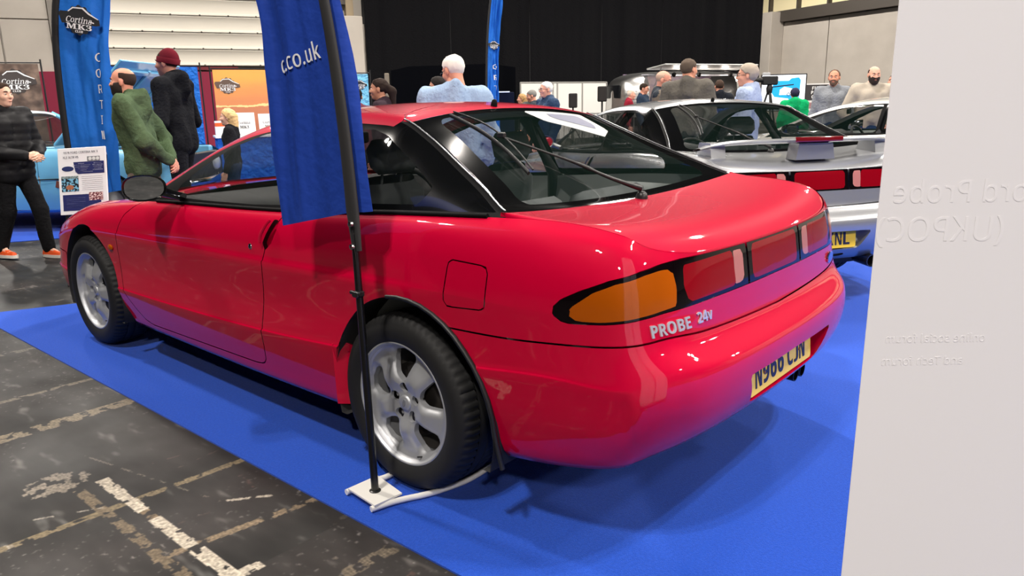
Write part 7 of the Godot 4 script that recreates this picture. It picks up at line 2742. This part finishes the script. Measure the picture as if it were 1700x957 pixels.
	part("vinyl_roof", thicken(MB.new().grid(rf, func(_p: Vector3) -> Vector3: return Vector3.UP), .025), white, t)
	# cabin
	var tan_ := mat(rgb(176, 126, 74), .7)
	for z in [.36, -.36]:
		var sn := Node3D.new()
		sn.name = "front_seat"
		t.add_child(sn, true)
		sn.position = Vector3(-1.15, .24, z)
		part("cushion", cm.cushion, tan_, sn); part("backrest", cm.backrest, tan_, sn); part("headrest", cm.headrest, tan_, sn)
	part("rear_seat", MB.new().box(Vector3(-.1, .48, 0), Vector3(.5, .2, 1.2), Basis.IDENTITY, .05).box(Vector3(.18, .74, 0), Vector3(.16, .5, 1.2), Basis(Vector3(0, 0, 1), -.3), .05), tan_, t)
	part("dashboard", MB.new().box(Vector3(-1.72, .84, 0), Vector3(.28, .18, 1.36), Basis.IDENTITY, .05), black, t)
	var sw := part("steering_wheel", cm.swheel, black, t)
	sw.transform = Transform3D(Basis(Vector3(0, 1, 0), PI / 2) * Basis(Vector3(1, 0, 0), -.45), Vector3(-1.50, .86, -.36))
	part("floor_pan", MB.new().box(Vector3(-1.2, .26, 0), Vector3(3.6, .06, 1.3)), dk, t)
	for x in [0.0, -2.58]:
		for s in [1.0, -1.0]:
			var w := Node3D.new()
			w.name = "wheel"
			t.add_child(w, true)
			w.transform = Transform3D(Basis(Vector3(0, 1, 0), 0.0 if s > 0 else PI), Vector3(x, .3, .80 * s))
			part("tyre", MB.new().lathe(p2([[.17, -.17], [.27, -.175], [.298, -.15], [.30, -.09], [.298, -.02], [.27, .005], [.17, 0]]), Vector3.ZERO, Basis(Vector3(1, 0, 0), PI / 2), 28), mat(rgb(20, 20, 21), .7), w)
			part("rim", MB.new().lathe(p2([[.178, 0], [.16, -.03], [.10, -.03], [.06, -.005], [0, .0]]), Vector3.ZERO, Basis(Vector3(1, 0, 0), PI / 2), 28), mat(rgb(180, 182, 186), .3, .8), w)

# ------------------------------------------------------------------ scene
const LAMP_Y := 9.6
const LAMP_E := 48.0

func _ready():
	var cam := Camera3D.new()
	cam.name = "camera"
	add_child(cam)
	cam.fov = 42.1
	cam.position = Vector3(1.8431, 1.3010, 2.3964)
	cam.basis = Basis(Vector3(0, 1, 0), deg_to_rad(41.04)) * Basis(Vector3(1, 0, 0), deg_to_rad(-13.839)) * Basis(Vector3(0, 0, 1), deg_to_rad(-0.978))
	cam.near = .05
	cam.far = 200.0
	cam.current = true
	var we := WorldEnvironment.new()
	we.name = "environment"
	var env := Environment.new()
	env.background_mode = Environment.BG_COLOR
	env.background_color = Color(.02, .02, .022)
	env.tonemap_mode = Environment.TONE_MAPPER_LINEAR
	env.tonemap_exposure = 1.0
	env.sdfgi_enabled = true
	env.ssao_enabled = true
	env.ssil_enabled = true
	we.environment = env
	add_child(we)
	build_lights()
	build_hall()
	print("hall ", Time.get_ticks_msec())
	build_coupe_parts()
	var red := mat(rgb(190, 0, 48), .5, 0, {"coat": 1.0, "coat_rough": .02, "spec": .15})
	var silver := mat(rgb(176, 178, 181), .34, .75, {"coat": 1.0, "coat_rough": .03})
	var pearl := mat(rgb(196, 194, 188), .35, .25, {"coat": 1.0, "coat_rough": .03})
	var c := coupe("sports_coupe", "glossy red hatchback coupe parked in the foreground on blue carpet", red, Vector3(0, .006, 0), 0, {"plate": "N966 CJN", "group": "parked coupes"})
	rear_sticker(c)
	coupe("sports_coupe", "silver coupe with rear spoiler parked beyond the red car", silver, Vector3(-.513, .006, -2.821), deg_to_rad(-33), {"plate": "    KNL", "spoiler": true, "big_exhaust": true, "painted_mirror": true, "group": "parked coupes"})
	coupe("sports_coupe", "pale silver-white coupe farthest back beside the white banner", pearl, Vector3(.175, .006, -7.02), deg_to_rad(-5), {"plate": "", "group": "parked coupes", "seat": mat(rgb(40, 42, 46), .8)})
	build_stands()
	build_saloon()
	build_background()
	print("stands ", Time.get_ticks_msec())
	build_people()
	print("people ", Time.get_ticks_msec())

func rear_sticker(c: Node3D) -> void:
	# club sticker across the top of the rear glass on the far side
	var r: MB = car.roof.mirrored()
	var cut_to := func(poly: Array, lift: float) -> MB:
		var pp := p2(poly)
		var m := r.clip(r.field(func(p: Vector3, _t: Vector2) -> float: return sd_poly(Vector2(p.x, p.z), pp)), 1.0, 0.0)
		for i in m.v.size(): m.v[i] += m.n[i] * lift
		return m
	var s := part("window_sticker", cut_to.call([[-.192, -.02], [-.172, -.40], [-.02, -.40], [.03, -.30], [-.10, -.06]], .002), mat(rgb(164, 168, 166), .6), c, "white and navy sticker on rear glass")
	part("sticker_motif", cut_to.call([[-.165, -.12], [-.15, -.34], [-.07, -.36], [-.03, -.32], [-.11, -.16]], .003), mat(rgb(72, 76, 104), .5), s)
